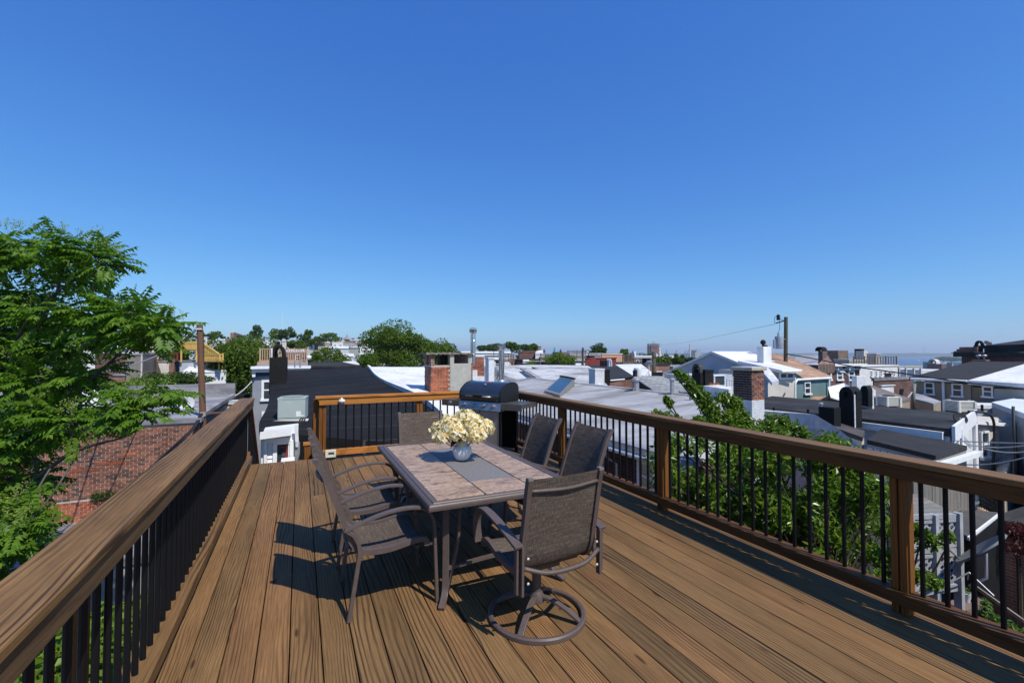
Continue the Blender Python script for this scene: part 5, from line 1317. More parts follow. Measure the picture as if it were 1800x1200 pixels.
for yy in (ya, yb):
    for k in range(9): a = pi + pi * k / 8; vs.append((XE - .29 + .075 * cos(a), yy, ze - .13 + .075 * sin(a)))
    for k in range(9): a = 2 * pi - pi * k / 8; vs.append((XE - .29 + .065 * cos(a), yy, ze - .13 + .065 * sin(a)))
gut.add(vs, [(k, k + 1, 18 + k + 1, 18 + k) for k in range(17)]); gut.build('gutter', M_trim, SR, smooth=True)
bricks(SR, 'x', XE + .10, 4.2, 13.5, -3.6, ze - .25, brick_mat('dark_red_brick', [(.12, .045, .038), (.09, .038, .034), (.14, .055, .042), (.07, .032, .03)]), (8.5, -1.0), limit=190, seed=12, proud=.010)
py = pX(1083, 800, XE).y
MB().tube([(XE - .29, py, ze - .2), (XE - .25, py, ze - .38), (XE + .02, py, ze - .55), (XE + .03, py, -6)], .024, 8).build('downpipe', M_trim, SR, smooth=True)
for u0, u1, vt, vb in ((1123, 1156, 812, 870), (1046, 1063, 790, 832)):
    a, b_ = pX(u0, 830, XE + .1).y, pX(u1, 830, XE + .1).y
    window(SR, 'x', XE + .09, a, b_, pX((u0 + u1) / 2, vb, XE).z, pX((u0 + u1) / 2, vt, XE).z, .08)
# skylight on the silver roof
SK = root('skylight', 'tilted dark blue glass skylight on the silver roof', 'skylight', tuple(pX(985, 690, 10.5)))
def rz_(x): return ze + (zri - ze) * ((x - XE + .12) / (XR - XE + .12)) ** 1.15
A, B_, C_, D_ = pX(957, 696, 10.0), pX(984, 700, 9.6), pX(1010, 677, 12.4), pX(985, 672, 12.9)
A.z = rz_(A.x) + .10; B_.z = rz_(B_.x) + .10; C_.z = max(C_.z, rz_(C_.x) + .35); D_.z = max(D_.z, rz_(D_.x) + .35)
MB().prism([A, B_, C_, D_], dz=.45).build('curb', simple('skylight_frame', (.22, .21, .20), rough=.5), SK)
cc = (A + B_ + C_ + D_) / 4; up_ = Vector((0, 0, .012))
MB().prism([cc + (p - cc) * .82 + up_ for p in (A, B_, C_, D_)], dz=.02).build('pane', glass_mat('blue_glass', (.008, .02, .04), .25), SK)
MB().bar(D_ + Vector((0, 0, .03)), C_ + Vector((0, 0, .03)), .10, .08).build('hood', M_black, SK)

# roofs beyond the silver one
mass('house with a wide bright white roof beyond the flue pipe', [pD(838, 676, 38), pD(918, 671, 31), pD(955, 671, 28.3), pD(1016, 678.5, 24.9), pD(1072, 682, 22.4), pD(1046, 650, 32), pD(1033, 642, 38), pD(930, 641, 42), pD(845, 643, 42)], -9, M_whitewall, M_worn)
m = MB(); m.sweep([pD(918, 648, 37), pD(935, 657.5, 32.5), pD(955, 670, 28)], (.8, -.6, 0), .36, .12); t = root('roof_curb', 'sloping pale curb dividing the white roofs beyond the grill', 'roof curb', tuple(pD(935, 662, 32))); m.build('curb', M_silver, t)
mass('dark tent shaped roof panel on the wide white roof', [pD(931, 640.5, 43), pD(985, 640, 44), pD(996, 646.8, 38), pD(937, 647.2, 38)], -9, M_dark, M_dark)
c1 = cbox(1035, 1046, 1062.5, 651, 690, 24); chimney('peeling white block chimney with black rear half beyond the silver roof', c1, M_whitewash, .02)
mass('black back to back chimney half behind the peeling white chimney', [pD(1062.7, 650, 24.5), pD(1072, 649.5, 24.5), pD(1071.5, 649, 25.6), pD(1062.5, 649.3, 25.6)], -1, M_tar, M_tar, name='chimney', cat='chimney', th=.1)
mass('house with a black shingle roof slope left of the striped stair', [pD(1036, 641.5, 39), pD(1081, 640.5, 37), pD(1113, 661, 26.5), pD(1072, 668, 26), pD(1046, 650.5, 32.5)], -9, M_brickfar, M_shblack)
mass('house with a bright white roof slope beside the white dish', [pD(1081.5, 640.3, 37), pD(1127, 639.5, 37), pD(1147, 655, 29), pD(1145, 660, 27), pD(1114, 660.8, 26.6)], -9, M_whitewall, M_white)
MB_ = root('white_gutter', 'white gutter along the black shingle roof', 'gutter', tuple(pD(1085, 668, 25.8))); MB().tube([pD(1073, 668.7, 25.7), pD(1098, 666.5, 25.9)], .04, 8).build('gutter', M_trim, MB_)
mass('house with a grey shingle roof and a dark side wall', [pD(1113, 662, 22.8), pD(1165, 658.5, 28), pD(1200, 659.5, 28), pD(1250, 690, 19), pD(1240, 706, 16.8), pD(1160, 693, 18.7)], -9, M_tar, M_shgrey)
pv = pipe('grey vent pipe with a round cap and guy rods on the silver roof ridge', pD(1118.5, 689, 19.2), .50, .115, M_galv, guys=2)
pipe('tall grey vent pipe with a cap in front of the grey shingle roof', pD(1181.5, 696, 17.4), .62, .077, M_galv)
pipe('short pale pipe on the silver roof near the leafy branch', pD(1214.5, 709, 15.9), .37, .06, M_galv, cap=False)
rc = root('chimney', 'round black and white chimney pot beyond the grey vent pipe', 'chimney', tuple(pD(1121, 664, 20)))
MB().lathe([(.2, 0), (.2, .50), (.155, .54), (0, .55)], pD(1121, 664, 24), 16).build('stack', M_whitewash, rc, smooth=True, auto=True)
q = pD(1117, 664, 23.7); MB().box(q.x - .09, q.x + .07, q.y - .05, q.y + .1, q.z - .1, q.z + .40).build('tarred_side', M_tar, rc)
dish('white satellite dish on a tripod in front of the wooden pole', pD(1140.5, 639, 26.5), .20, (.4, .55, .5), M_dish, base=pD(1140, 661, 26), arm=True)
bb = cbox(1145, 1146, 1165, 654, 662, 25); t = root('roof_hatch', 'low black box hatch beside the dish tripod', 'hatch', tuple(pD(1155, 661, 20))); MB().box(*bb).build('body', M_tar, t)
q = pD(1206, 693, 12.5); t = root('roof_panel', 'dark tilted panel leaning on the silver roof by the leaves', 'panel', tuple(q)); MB().prism([pD(1193, 686.5, 18.6), pD(1212, 686.8, 18.3), pD(1228, 697, 17.3), pD(1211, 698, 17.3)], dz=.06).build('panel', M_grayroof, t)

# ================= gabled grey house with white roof =================
XG = 22.0
ap, fe, ne = pX(1253, 621.5, XG), pX(1163, 661, XG), pX(1372, 670.5, XG)
XG2 = pY(1316, 622, ap.y).x
GH = root('gabled_house', 'big grey gabled house with a sunlit white roof', 'house', (XG + 4, ap.y, -9))
MB().add([(XG, fe.y, -9), (XG, ne.y, -9), (XG, ne.y, ne.z), (XG, ap.y, ap.z), (XG, fe.y, fe.z), (XG2, fe.y, -9), (XG2, ne.y, -9), (XG2, ne.y, ne.z), (XG2, ap.y, ap.z), (XG2, fe.y, fe.z)], [(0, 1, 2, 3, 4), (9, 8, 7, 6, 5), (0, 5, 6, 1), (1, 6, 7, 2), (4, 9, 5, 0)]).build('wall', M_bluegrey, GH)
for a, b_ in ((ap, ne), (ap, fe)):
    o_ = Vector((0, 0, .14)); m = MB()
    A, B_ = Vector((XG - .12, a.y, a.z)), Vector((XG - .12, b_.y, b_.z)); C_, D_ = Vector((XG2, b_.y, b_.z)), Vector((XG2, a.y, a.z))
    m.add([A, B_, C_, D_, A + o_, B_ + o_, C_ + o_, D_ + o_], [(0, 1, 2, 3), (4, 7, 6, 5), (0, 4, 5, 1), (1, 5, 6, 2), (2, 6, 7, 3), (3, 7, 4, 0)]); m.build('roof', M_white, GH)
# raised white flat slab and its small window, then stucco wall
YD = pD(1385, 660, 20).y
RS = root('raised_house', 'stucco house with a thin white slab roof and a two pane window', 'house', (pY(1385, 660, YD).x, YD + 3, -9))
MB().prism([pD(1297, 634, 23), pD(1374, 650.5, 19.4), pD(1409, 649.5, 19.8), pD(1330, 630, 26)], dz=.13).build('roof', M_white, RS)
xa, xb = pY(1371, 660, YD).x, pY(1398, 660, YD).x
MB().box(xa, xb, YD, YD + 3.2, pY(1385, 666, YD).z, pY(1385, 653, YD).z).build('dormer_wall', M_greywall, RS)
window(RS, 'y', YD, pY(1369.5, 660, YD).x + .02, pY(1394, 660, YD).x, pY(1382, 664.5, YD).z, pY(1382, 654.5, YD).z, .05, sash=False, mull=True)
MB().box(pY(1348, 680, YD).x, pY(1398, 680, YD).x, YD - .05, YD + 6, -9, pY(1385, 665.5, YD).z).build('wall', M_beige, RS)
MB().prism([pD(1336, 648, 20.3), pD(1357, 672, 18.2), pD(1369, 668.5, 18.2), pD(1350, 645, 20.5)], dz=.14).build('eave', M_white, RS)
MB().tube([pD(1409, 651.5, 19.6), pD(1374, 653, 19.3)], .05, 8).build('gutter', M_trim, RS)
MB().tube([pD(1401, 668, 19.5), pD(1398, 675, 19.4), pD(1397, 702, 19.4)], .04, 8, k=3).build('downpipe', M_trim, RS)
wc = cbox(1330.5, 1342, 1356, 609, 641, 22.5); WC = chimney('smooth white chimney with black ball flue top on the white gabled roof', wc, M_whitewall, 0)
MB().lathe([(.05, 0), (.05, .10), (.11, .14), (.13, .22), (.09, .31), (.04, .34), (0, .35)], (wc[0] + .18, wc[2] + .15, wc[5]), 12).build('flue_cowl', M_tar, WC, smooth=True)
MB().lathe([(.12, 0), (.11, .07), (0, .1)], (wc[1] - .2, wc[2] + .2, wc[5]), 12).build('flue_cowl', M_tar, WC, smooth=True)
mass('teal walled house under a long tan shingle roof', [pD(1312, 622, 29), pD(1357, 621, 30), pD(1382, 623.5, 29), pD(1462, 661, 24), pD(1414, 665.5, 22), pD(1398, 655, 23)], -9, M_teal, M_shtan)
YT = pD(1430, 690, 22.2).y
TW = root('teal_rear_wing', 'teal rear wing with one white window under the tan roof', 'house wing', (pY(1430, 690, YT).x, YT + 1, -9))
MB().box(pY(1399, 680, YT).x, pY(1458, 680, YT).x, YT, YT + 2.2, -9, pY(1430, 664.8, YT).z).build('wall', M_teal, TW)
window(TW, 'y', YT, pY(1413, 680, YT).x, pY(1423.5, 680, YT).x, pY(1418, 692, YT).z, pY(1418, 671.5, YT).z, .05)
MB().tube([pY(1400, 667.5, YT - .1), pY(1461, 664, YT - .1)], .055, 8).build('gutter', M_trim, TW)
MB().tube([pY(1457.5, 665, YT - .1), pY(1457, 700, YT - .1)], .04, 8).build('downpipe', M_trim, TW)
MB().prism([pY(1424, 701, YT - .1), pY(1430, 697, YT), pY(1456, 695.5, YT), pY(1476, 704.5, YT - .9)], dz=.08).build('lean_to_roof', M_shtan, TW)
mass('house with a smooth grey sloping roof beyond the tan shingles', [pD(1391, 637, 36), pD(1403, 623, 42), pD(1446, 624, 42), pD(1440, 633, 36), pD(1434, 639, 34)], -9, M_brickdark, M_grayroof)
bk = cbox(1438, 1446, 1454, 617, 650, 31); bk2 = chimney('stepped brick gable chimney with an arched black hood', bk, M_brickold)
vault(bk2, bk[0], bk[1], bk[2], bk[2] + .5, bk[5], bk[5] + .3, M_tar, 'x', .08)
MB().prism([pD(1438, 640, 30.5), pD(1455, 624, 31), pD(1468, 634, 30.5), pD(1466, 640, 30.5)], dz=.6).build('gable_step', M_brickold, bk2)
# brick row with white cornice
YR = pD(1475, 660, 33).y
b = (pY(1441, 655, YR).x, pY(1511, 655, YR).x, YR, YR + 9, -12, pY(1475, 640, YR).z)
BRW = bxh('dark brick house row with bracketed white cornice and three windows', b, M_brickdark, M_white, zb=-14, cornice=False, th=.06)
def fq(m, u0, u1, v0, v1, n0, n1, y): return m.box(pY(u0, v0, y).x, pY(u1, v0, y).x, y - n1, y + n0, pY((u0 + u1) / 2, v1, y).z, pY((u0 + u1) / 2, v0, y).z)
fq(MB(), 1442, 1513, 639.5, 643, -.003, .45, YR).build('cornice', M_trim, BRW); fq(MB(), 1444, 1511, 648, 650.5, -.003, .10, YR).build('cornice', M_trim, BRW)
for u in (1446, 1465, 1485, 1505): fq(MB(), u, u + 2, 643.2, 650, -.003, .3, YR).build('bracket', M_trim, BRW)
for u in (1451, 1470, 1491): fq(MB(), u, u + 10, 644, 647, -.003, .05, YR).build('frieze_panel', M_trim, BRW)
for u in (1450, 1470, 1490.5): window(BRW, 'y', YR, pY(u, 660, YR).x, pY(u + 11, 660, YR).x, pY(u + 5, 668, YR).z, pY(u + 5, 651.5, YR).z, .12)
SLp = root('street_lamp', 'grey street lamp with a curved arm before the dark brick row', 'street lamp', tuple(pD(1492, 690, 29)))
MB().tube([pD(1491.5, 700, 29), pD(1491.5, 668, 29), pD(1489, 658, 29), pD(1480, 653.5, 29)], .05, 8, k=5).build('arm', M_galv, SLp, smooth=True)
MB().obox(pD(1480, 653.6, 29), _r, _f, _u, .16, .08, .05).build('lamp_head', M_whitewall, SLp, bevel=.02)
# white houses by the water
YW = pD(1545, 660, 40).y
b = (pY(1511, 655, YW).x, pY(1578, 655, YW).x, YW, YW + 12, -12, pY(1545, 641.5, YW).z)
bxh('long white rendered house with small windows above the harbour', b, M_whitewall, M_white, zb=-18, wins=[('y', YW, pY(u, 655, YW).x, pY(u + 3.5, 655, YW).x, pY(u, 661, YW).z, pY(u, 651.5, YW).z, .05) for u in (1529.5, 1538, 1546, 1554, 1561, 1569)], th=.12)
b = cbox(1517.5, 1518.5, 1525.5, 616.5, 640, 60); chimney('pale rendered stack standing far off above the white houses', (b[0], b[1], b[2], b[2] + 1, b[4], b[5]), M_beige)
b = cbox(1523.5, 1540, 1546.5, 621, 645, 42); bxh('plain grey stair head box on the white house roof', (b[0], b[1], b[2], b[3], b[4], b[5]), M_greywall, M_beige, zb=b[4] - 1, th=.08, name='roof_shed', cat='shed')
RD = root('roof_terrace', 'brown roof terrace railing on both sides of the grey stair head', 'terrace', tuple(pD(1540, 646, 41)))
zf = pD(1540, 642, 41.5).z
a, b_, c_ = pD(1501, 640, 41.5), pD(1576, 640, 41.5), pD(1574, 640, 46)
MB().prism([Vector((p.x, p.y, zf)) for p in (a, b_, pD(1574, 640, 47), pD(1503, 640, 47))], dz=.2).build('deck_floor', M_browndeck, RD)
railing(RD, [Vector((p.x, p.y, zf)) for p in (a, a.lerp(b_, .25), a.lerp(b_, .5), a.lerp(b_, .75), b_)], .78, M_browndeck, step=.2, bal=.06)
PG = root('pergola', 'bare wooden pergola frame above greenery by the harbour', 'pergola', tuple(pD(1597, 660, 60)))
for u in (1580, 1592, 1606, 1618): q = pD(u, 645, 62); MB().box(q.x - .1, q.x + .1, q.y - .1, q.y + .1, q.z - 2.2, q.z + .1).build('post', M_beige, PG)
for v in (643.5, 646): MB().bar(pD(1578, v, 62), pD(1620, v, 62), .2, .14).build('beam', M_beige, PG)
# ================= tan houses with black and white roofs =================
XT = 31.0
T0, T1, T2 = pX(1607, 664, XT), pX(1706, 667.5, XT), pX(1743, 670, XT)
zt = T0.z
rx = pX(1645, 638, 38)
TH = root('row_house', 'tan sided house with black shingle roof and two tall windows', 'house', (XT + 3, (T0.y + T1.y) / 2, -14))
MB().box(XT, XT + 7, T1.y, T0.y, -18, zt - .2).build('wall', M_tan, TH)
m = MB(); m.add([(XT - .3, T1.y, zt - .1), (XT - .3, T0.y + .1, zt - .1), (38, T0.y + .1, rx.z), (38, T1.y, rx.z), (XT - .3, T1.y, zt + .05), (XT - .3, T0.y + .1, zt + .05), (38, T0.y + .1, rx.z + .15), (38, T1.y, rx.z + .15)], [(0, 1, 2, 3), (4, 7, 6, 5), (0, 4, 5, 1), (1, 5, 6, 2), (2, 6, 7, 3), (3, 7, 4, 0)]); m.build('roof', M_shblack, TH)
MB().tube([(XT - .36, T1.y, zt - .05), (XT - .36, T0.y, zt - .05)], .07, 8).build('gutter', M_trim, TH)
for u0, u1, vt, vb in ((1625, 1643, 671.5, 692.5), (1673, 1693, 674, 696.5)):
    window(TH, 'x', XT, pX(u0, 680, XT).y, pX(u1, 680, XT).y, pX((u0 + u1) / 2, vb, XT).z, pX((u0 + u1) / 2, vt, XT).z, .07)
yy = pX(1660, 680, XT).y; MB().tube([(XT - .12, yy, zt - .1), (XT - .12, yy, -8)], .06, 8).build('downpipe', M_trim, TH)
yv = pX(1671, 660, 33).y; MB().lathe([(.12, 0), (.03, .16), (.03, .25), (0, .26)], pX(1671, 663.5, 33), 8).build('roof_vent', M_trim, TH)
OH = root('row_house', 'olive sided house with bright white roof and one blind window', 'house', (XT + 3, T1.y - 4, -14))
ys = T1.y - .02; ye_ = pX(1815, 672, XT).y
MB().box(XT + .05, XT + 7, ye_, ys, -18, zt - .35).build('wall', M_olive, OH)
MB().box(XT - .03, XT + .045, ye_, pX(1748, 690, XT).y, -18, zt - .36).build('grey_boarding', M_greywall, OH)
m = MB(); m.add([(XT - .35, ye_, zt - .3), (XT - .35, ys, zt - .2), (38, ys, rx.z - .05), (38, ye_, rx.z - .05), (XT - .35, ye_, zt - .05), (XT - .35, ys, zt + .0), (38, ys, rx.z + .12), (38, ye_, rx.z + .12)], [(0, 1, 2, 3), (4, 7, 6, 5), (0, 4, 5, 1), (1, 5, 6, 2), (2, 6, 7, 3), (3, 7, 4, 0)]); m.build('roof', M_white, OH)
window(OH, 'x', XT + .05, pX(1726, 688, XT).y, pX(1745.5, 688, XT).y, pX(1736, 697.5, XT).z, pX(1736, 678.5, XT).z, .07)
MB().prism([pX(1738, 656, 34.5), pX(1760, 656, 34.5), pX(1764, 651, 35.6), pX(1744, 651, 35.6)], dz=.02).build('roof_patch', M_dark, OH)
ch = cbox(1710, 1732, 1741.5, 634.5, 656, 34.5); CT = chimney('brick chimney with white foot and two chrome cowls on the tan house', ch, M_brickold, .05)
MB().box(ch[0] - .03, ch[1] + .03, ch[2] - .03, ch[3] + .03, ch[4] - .4, ch[4] + .22).build('foot', M_whitewash, CT)
for f in (.3, .72): MB().lathe([(.07, 0), (.07, .22), (.17, .26), (.17, .36), (0, .42)], (ch[0] + (ch[1] - ch[0]) * .5, ch[2] + (ch[3] - ch[2]) * f, ch[5] + .09), 10).build('cowl', M_galv, CT, smooth=True)
hv = pX(1642, 638, 38); vt_ = root('chimney', 'low arched stucco vent hood on the black shingle ridge', 'chimney', tuple(hv)); vault(vt_, hv.x - .2, hv.x + .3, hv.y - .2, hv.y + .25, hv.z - .05, hv.z + .26, M_beige, 'x', .08)
# red brick building behind
XB = 48.0
a, b_ = pX(1690, 627, XB), pX(1830, 627, XB)
RB = root('brick_building', 'long dark red brick building with black parapet roof at the right', 'building', (XB + 3, (a.y + b_.y) / 2, -14))
MB().box(XB, XB + 8, b_.y, a.y, -18, a.z).build('wall', M_brickdark, RB)
MB().box(XB - .3, XB + 8, b_.y, a.y + .4, a.z + .003, a.z + .35).build('cornice', M_dark, RB)
m = MB(); m.prism([(XB + 1, b_.y, a.z + 1.0), (XB + 8, b_.y, a.z + 1.5), (XB + 8, a.y - 1.5, a.z + 1.5), (XB + 1, a.y - 1, a.z + .9)], dz=.6); m.build('roof', M_dark, RB)
window(RB, 'x', XB, pX(1762, 640, XB).y, pX(1782, 640, XB).y, pX(1770, 650, XB).z, pX(1770, 635.5, XB).z, .2)
for k in range(4):
    q = pX(1692 + k * 5, 620.5 - k * 3.6, XB + 1.5); MB().box(q.x - .5, q.x + .5, q.y - .55, q.y + .55, a.z + .36, q.z).build('stepped_gable', M_brickfar, RB)
m = MB().box(XB + 1.2, XB + 2.2, pX(1777, 612, XB + 1.2).y, pX(1711, 612, XB + 1.2).y, a.z + .9, pX(1740, 612.5, XB).z); m.build('stair_head', M_dark, RB)
q = pX(1721.5, 612, XB + 1.6); ah = root('roof_vent', 'black arched roof vent on the dark red building', 'vent', tuple(q)); vault(ah, q.x - .15, q.x + .2, q.y - .26, q.y + .26, q.z, q.z + .62, M_tar, 'x', .12)
q = pX(1737, 603, XB + 1.6); dish('black satellite dish against the sky on the dark red building', q, .24, (-.3, -.6, .55), M_dishdark, base=(q.x, q.y, q.z - .75))

# ================= the low dark roofed white house =================
XW = 14.0
e0, e1 = pX(1505, 735.5, XW), pX(1673, 751.5, XW); zt = e1.z
f0 = pX(1352, 697, 17.8)
LW = root('white_house', 'long low white house with a flat charcoal roof', 'house', (16, (e0.y + e1.y) / 2, -9))
LA, LB, LC, LD = Vector((XW, e1.y, zt)), pX(1713, 727, 18.0), Vector((18.0, f0.y, zt)), Vector((XW, f0.y - 1.5, zt))
LB.z = zt
yN, yF = e1.y, f0.y
lc_ = (LA + LB + LC + LD) / 4
ins_ = [lc_ + (p - lc_) * .985 for p in (LA, LB, LC, LD)]
MB().prism([(p.x, p.y, zt - .22) for p in ins_], zb=-9).build('wall', M_whitewall, LW)
MB().prism([(p.x, p.y, zt - .03) for p in (LA, LB, LC, LD)], dz=.185).build('roof', M_dark, LW)
MB().box(XW - .10, XW - .02, yN + .14, yF - 1.5, zt - .30, zt - .12).build('gutter', M_trim, LW)
MB().bar(LA + Vector((0, -.03, -.13)), LB + Vector((0, -.03, -.06)), .06, .34).build('fascia', M_trim, LW)
MB().bar(LA + Vector((0, -.02, -.34)), LB + Vector((0, -.02, -.27)), .05, .05).build('fascia', M_trim, LW)
wx0 = pY(1684, 770, yN + .2).x
window(LW, 'y', yN + (wx0 - XW) * (LB.y - LA.y) / 4 + .03, wx0, pY(1693, 770, yN + .2).x, pY(1690, 790, yN).z, pY(1690, 756, yN).z, .06)
MB().box(LB.x - .12, LB.x + .02, LB.y - .06, LB.y + .05, -9, zt - .3).build('corner_board', M_trim, LW)
MB().obox(pY(1699, 776, yN + .5), (1, .25, 0), (0, .6, .8), (0, -.8, .6), .22, .16, .01).build('awning', M_galv, LW)
yB = LB.y
BWg = root('beige_wing', 'narrow beige wing with a dark doorway right of the white house', 'house wing', (LB.x + .8, yB + 1, -9))
xw2 = pY(1756, 770, yB + .1).x
MB().box(LB.x + .03, xw2, yB + .10, yB + 5, -9, zt - .25).build('wall', M_beige, BWg)
MB().prism([(LB.x + .03, yB - .05, zt - .22), (xw2 + .25, yB - .05, zt - .42), (xw2 + .25, yB + 5, zt - .42), (LB.x + .03, yB + 5, zt - .22)], dz=.10).build('roof', M_trim, BWg)
MB().box(LB.x + .05, pY(1726, 780, yB).x, yB + .06, yB + .097, -5, pY(1720, 752, yB).z).build('doorway', M_tar, BWg)
window(BWg, 'y', yB + .10, pY(1730, 780, yB).x, pY(1744, 780, yB).x, pY(1737, 805, yB).z, pY(1737, 758, yB).z, .06)
MB().tube([pY(1703, 723, yB - .15), pY(1730, 725, yB - .15), pY(1744, 734, yB - .15), pY(1748, 760, yB - .15), pY(1745, 830, yB - .15)], .035, 8, k=6).build('service_cable', M_cable, BWg, smooth=True)
# furniture of that roof
def condenser(label, u0, u1, v0, v1, d):
    a = pD((u0 + u1) / 2, v1, d); w = (u1 - u0) / F_PX * d / 2.35; h = (v1 - v0) / F_PX * d
    t = root('air_conditioner', label, 'air conditioner', tuple(a), radians(-25))
    m = MB(); m.box(-w * .94, w * .94, -w * .94, w * .94, .0, h * .9); m.build('core', M_black, t, world=False)
    m = MB()
    for k in range(8): z = .04 + (h * .84) * k / 8; m.box(-w, w, -w, w, z, z + h * .065)
    tag(m.build('louver', M_acbeige, t, world=False, bevel=.01), kind='stuff')
    for sx in (-1, 1):
        for sy in (-1, 1): m = MB(); m.box(sx * w - .03, sx * w + .03, sy * w - .03, sy * w + .03, 0, h * .92); m.build('corner_post', M_acbeige, t, world=False)
    m = MB(); m.box(-w * 1.02, w * 1.02, -w * 1.02, w * 1.02, h * .9, h); m.build('top', M_acbeige, t, world=False, bevel=.03)
    m = MB(); m.lathe([(w * .8, h + .004), (w * .75, h + .03), (0, h + .04)], (0, 0, 0), 16); m.build('fan_guard', M_black, t, world=False); return t
condenser('beige louvred air conditioner beside the black hooded chimneys', 1549, 1575.5, 696, 714, 16)
condenser('beige louvred air conditioner near the black satellite dish', 1671, 1703, 703, 724, 15.2)
pipe('small black cone vent on the charcoal roof', pD(1610, 722.5, 14.6), .02, .09, M_tar, cap=True)
pipe('short black pipe at the right end of the charcoal roof', pD(1726.5, 723, 14.8), .22, .035, M_tar, cap=False)
dish('black satellite dish at the near corner of the charcoal roof', pD(1689, 734.5, 11.9), .15, (-.42, -.55, .42), M_dishdark, base=pD(1678, 752, 12.3))
mt = root('meter_mast', 'bundle of dark conduit at the white house corner under the dish', 'conduit', tuple(pD(1676, 790, 12.6)))
for k, u in enumerate((1673.5, 1676.5, 1679)): MB().tube([pD(u, 742, 12.7), pD(u, 778, 12.7)], .035, 8).build('conduit', M_cable if k else M_galv, mt, smooth=True)
MB().box(*[w for p in (pD(1690, 812, 12.3),) for w in (p.x, p.x + .16, p.y, p.y + .12, p.z, p.z + .22)]).build('meter', M_dish, mt, bevel=.03)
# flat roofed shed against it
s0, s1, s2, s3 = pX(1524, 772.5, 12.0), pX(1645, 800.5, 12.0), pX(1700, 783, 13.8), pX(1550, 753.5, 13.8)
sh = mass('low shed with a black felt roof and grey panelled wall', [s0, s1, s2, s3], -9, M_greywall, M_shblack, name='shed', cat='shed', th=.10)
for k in range(9):
    t0, t1 = k / 9, (k + 1) / 9; a, b_ = s0.lerp(s1, t0), s0.lerp(s1, t1)
    MB().add([Vector((a.x - .03, a.y - .012, a.z - .16)), Vector((b_.x - .03, b_.y + .012, b_.z - .16)), Vector((b_.x - .03, b_.y + .012, -5)), Vector((a.x - .03, a.y - .012, -5)), Vector((a.x + .2, a.y - .012, a.z - .16)), Vector((b_.x + .2, b_.y + .012, b_.z - .16)), Vector((b_.x + .2, b_.y + .012, -5)), Vector((a.x + .2, a.y - .012, -5))], [(0, 1, 2, 3), (4, 7, 6, 5), (0, 4, 5, 1), (0, 3, 7, 4), (1, 5, 6, 2)]).build('panel', M_bluegrey, sh)
MB().bar(s1 + Vector((-.1, -.1, -.17)), s2 + Vector((.3, -.1, -.17)), .12, .10).build('gutter', M_trim, sh)
MB().box(*(lambda p: (p.x - .03, p.x + .03, p.y - .03, p.y + .03, -9, p.z - .1))(s1)).build('corner_board', M_trim, sh)
# black hooded chimneys
k1 = cbox(1474.5, 1500, 1515, 700, 752, 12.2); K1 = chimney('tall black chimney with rounded hood and white mortar edge', (k1[0], k1[1], k1[2], k1[3], k1[4], k1[5]), M_tar)
vault(K1, k1[0], k1[1], k1[2], k1[3], k1[5], k1[5] + .30, M_tar, 'x', .12)
MB().box(k1[0] + .02, k1[0] + .07, k1[2] - .012, k1[2] + .02, k1[4], k1[5] + .1).build('mortar_edge', M_whitewash, K1)
MB().box(k1[0] + .12, k1[1] - .03, k1[2] - .01, k1[2] + .02, k1[5] - .02, k1[5] + .18).build('flue_mouth', M_black, K1)
k2 = cbox(1512, 1526, 1534, 690, 714, 14.6); K2 = chimney('black chimney behind the tall hooded one, with a white plastered back', (k2[0], k2[1], k2[2], k2[3], k2[4], k2[5]), M_tar)
vault(K2, k2[0], k2[1], k2[2], k2[3], k2[5], k2[5] + .22, M_tar, 'x', .1)
MB().prism([(k2[1] + .01, k2[2] + .02, k2[5] + .12), (k2[1] + .10, k2[2] + .02, k2[5] + .08), (k2[1] + .45, k2[3], k2[4]), (k2[1] + .01, k2[3], k2[5] + .1)], zb=k2[4] - .1).build('plaster_back', M_whitewash, K2)
k3 = cbox(1438.5, 1466, 1478, 717, 752, 11.6); K3 = chimney('squat black tarred chimney block left of the tall hooded one', (k3[0], k3[1], k3[2], k3[3], k3[4], k3[5]), M_tar)
pipe('small steel cowl behind the squat black chimney', pD(1443, 716, 12.5), .10, .04, M_galv)
pipe('small black pipe on the roof left of the squat black chimney', pD(1420.5, 728, 13), .14, .035, M_tar, cap=False)
pipe('small dark pipe beside the brick and white chimney', pD(1360.5, 722, 13), .10, .03, M_tar, cap=False)
k4 = cbox(1497, 1506, 1522, 661, 690, 19); K4 = chimney('white plastered stepped chimney by the dark brick row', (k4[0], k4[1], k4[2], k4[3], k4[4], k4[5]), M_whitewash)
MB().prism([(k4[1] + .005, k4[2] + .02, k4[5] - .28), (k4[1] + .75, k4[2] + .02, k4[4] + .05), (k4[1] + .75, k4[3], k4[4] + .05), (k4[1] + .005, k4[3], k4[5] - .28)], dz=.35).build('shoulder', M_whitewash, K4)
mass('small house with white roof left of the stepped white chimney', [pD(1455, 680, 20), pD(1484, 673, 24), pD(1500, 682, 20), pD(1490, 706, 18), pD(1460, 697, 18)], -9, M_tar, M_white)
mass('house with a brown shingle roof behind the beige air conditioner', [pD(1500, 674, 24), pD(1530, 676, 24), pD(1600, 700, 19), pD(1576, 706, 18), pD(1548, 706, 18)], -9, M_tan, simple('brown_shingle', (.20, .16, .14), (.14, .115, .10), 3, rough=.95), th=.1)
mass('low tan house with white trimmed eaves before the tan row', [pD(1606, 700, 22), pD(1607, 688, 26), pD(1654, 705, 22), pD(1641, 709, 20)], -9, M_tan, M_grayroof, th=.1)
mass('bluish flat roof with a white rim right of the round air conditioner', [pD(1703, 712, 19), pD(1744, 712, 19), pD(1743, 706, 24), pD(1704, 706, 24)], -9, M_bluegrey, M_white, th=.15)
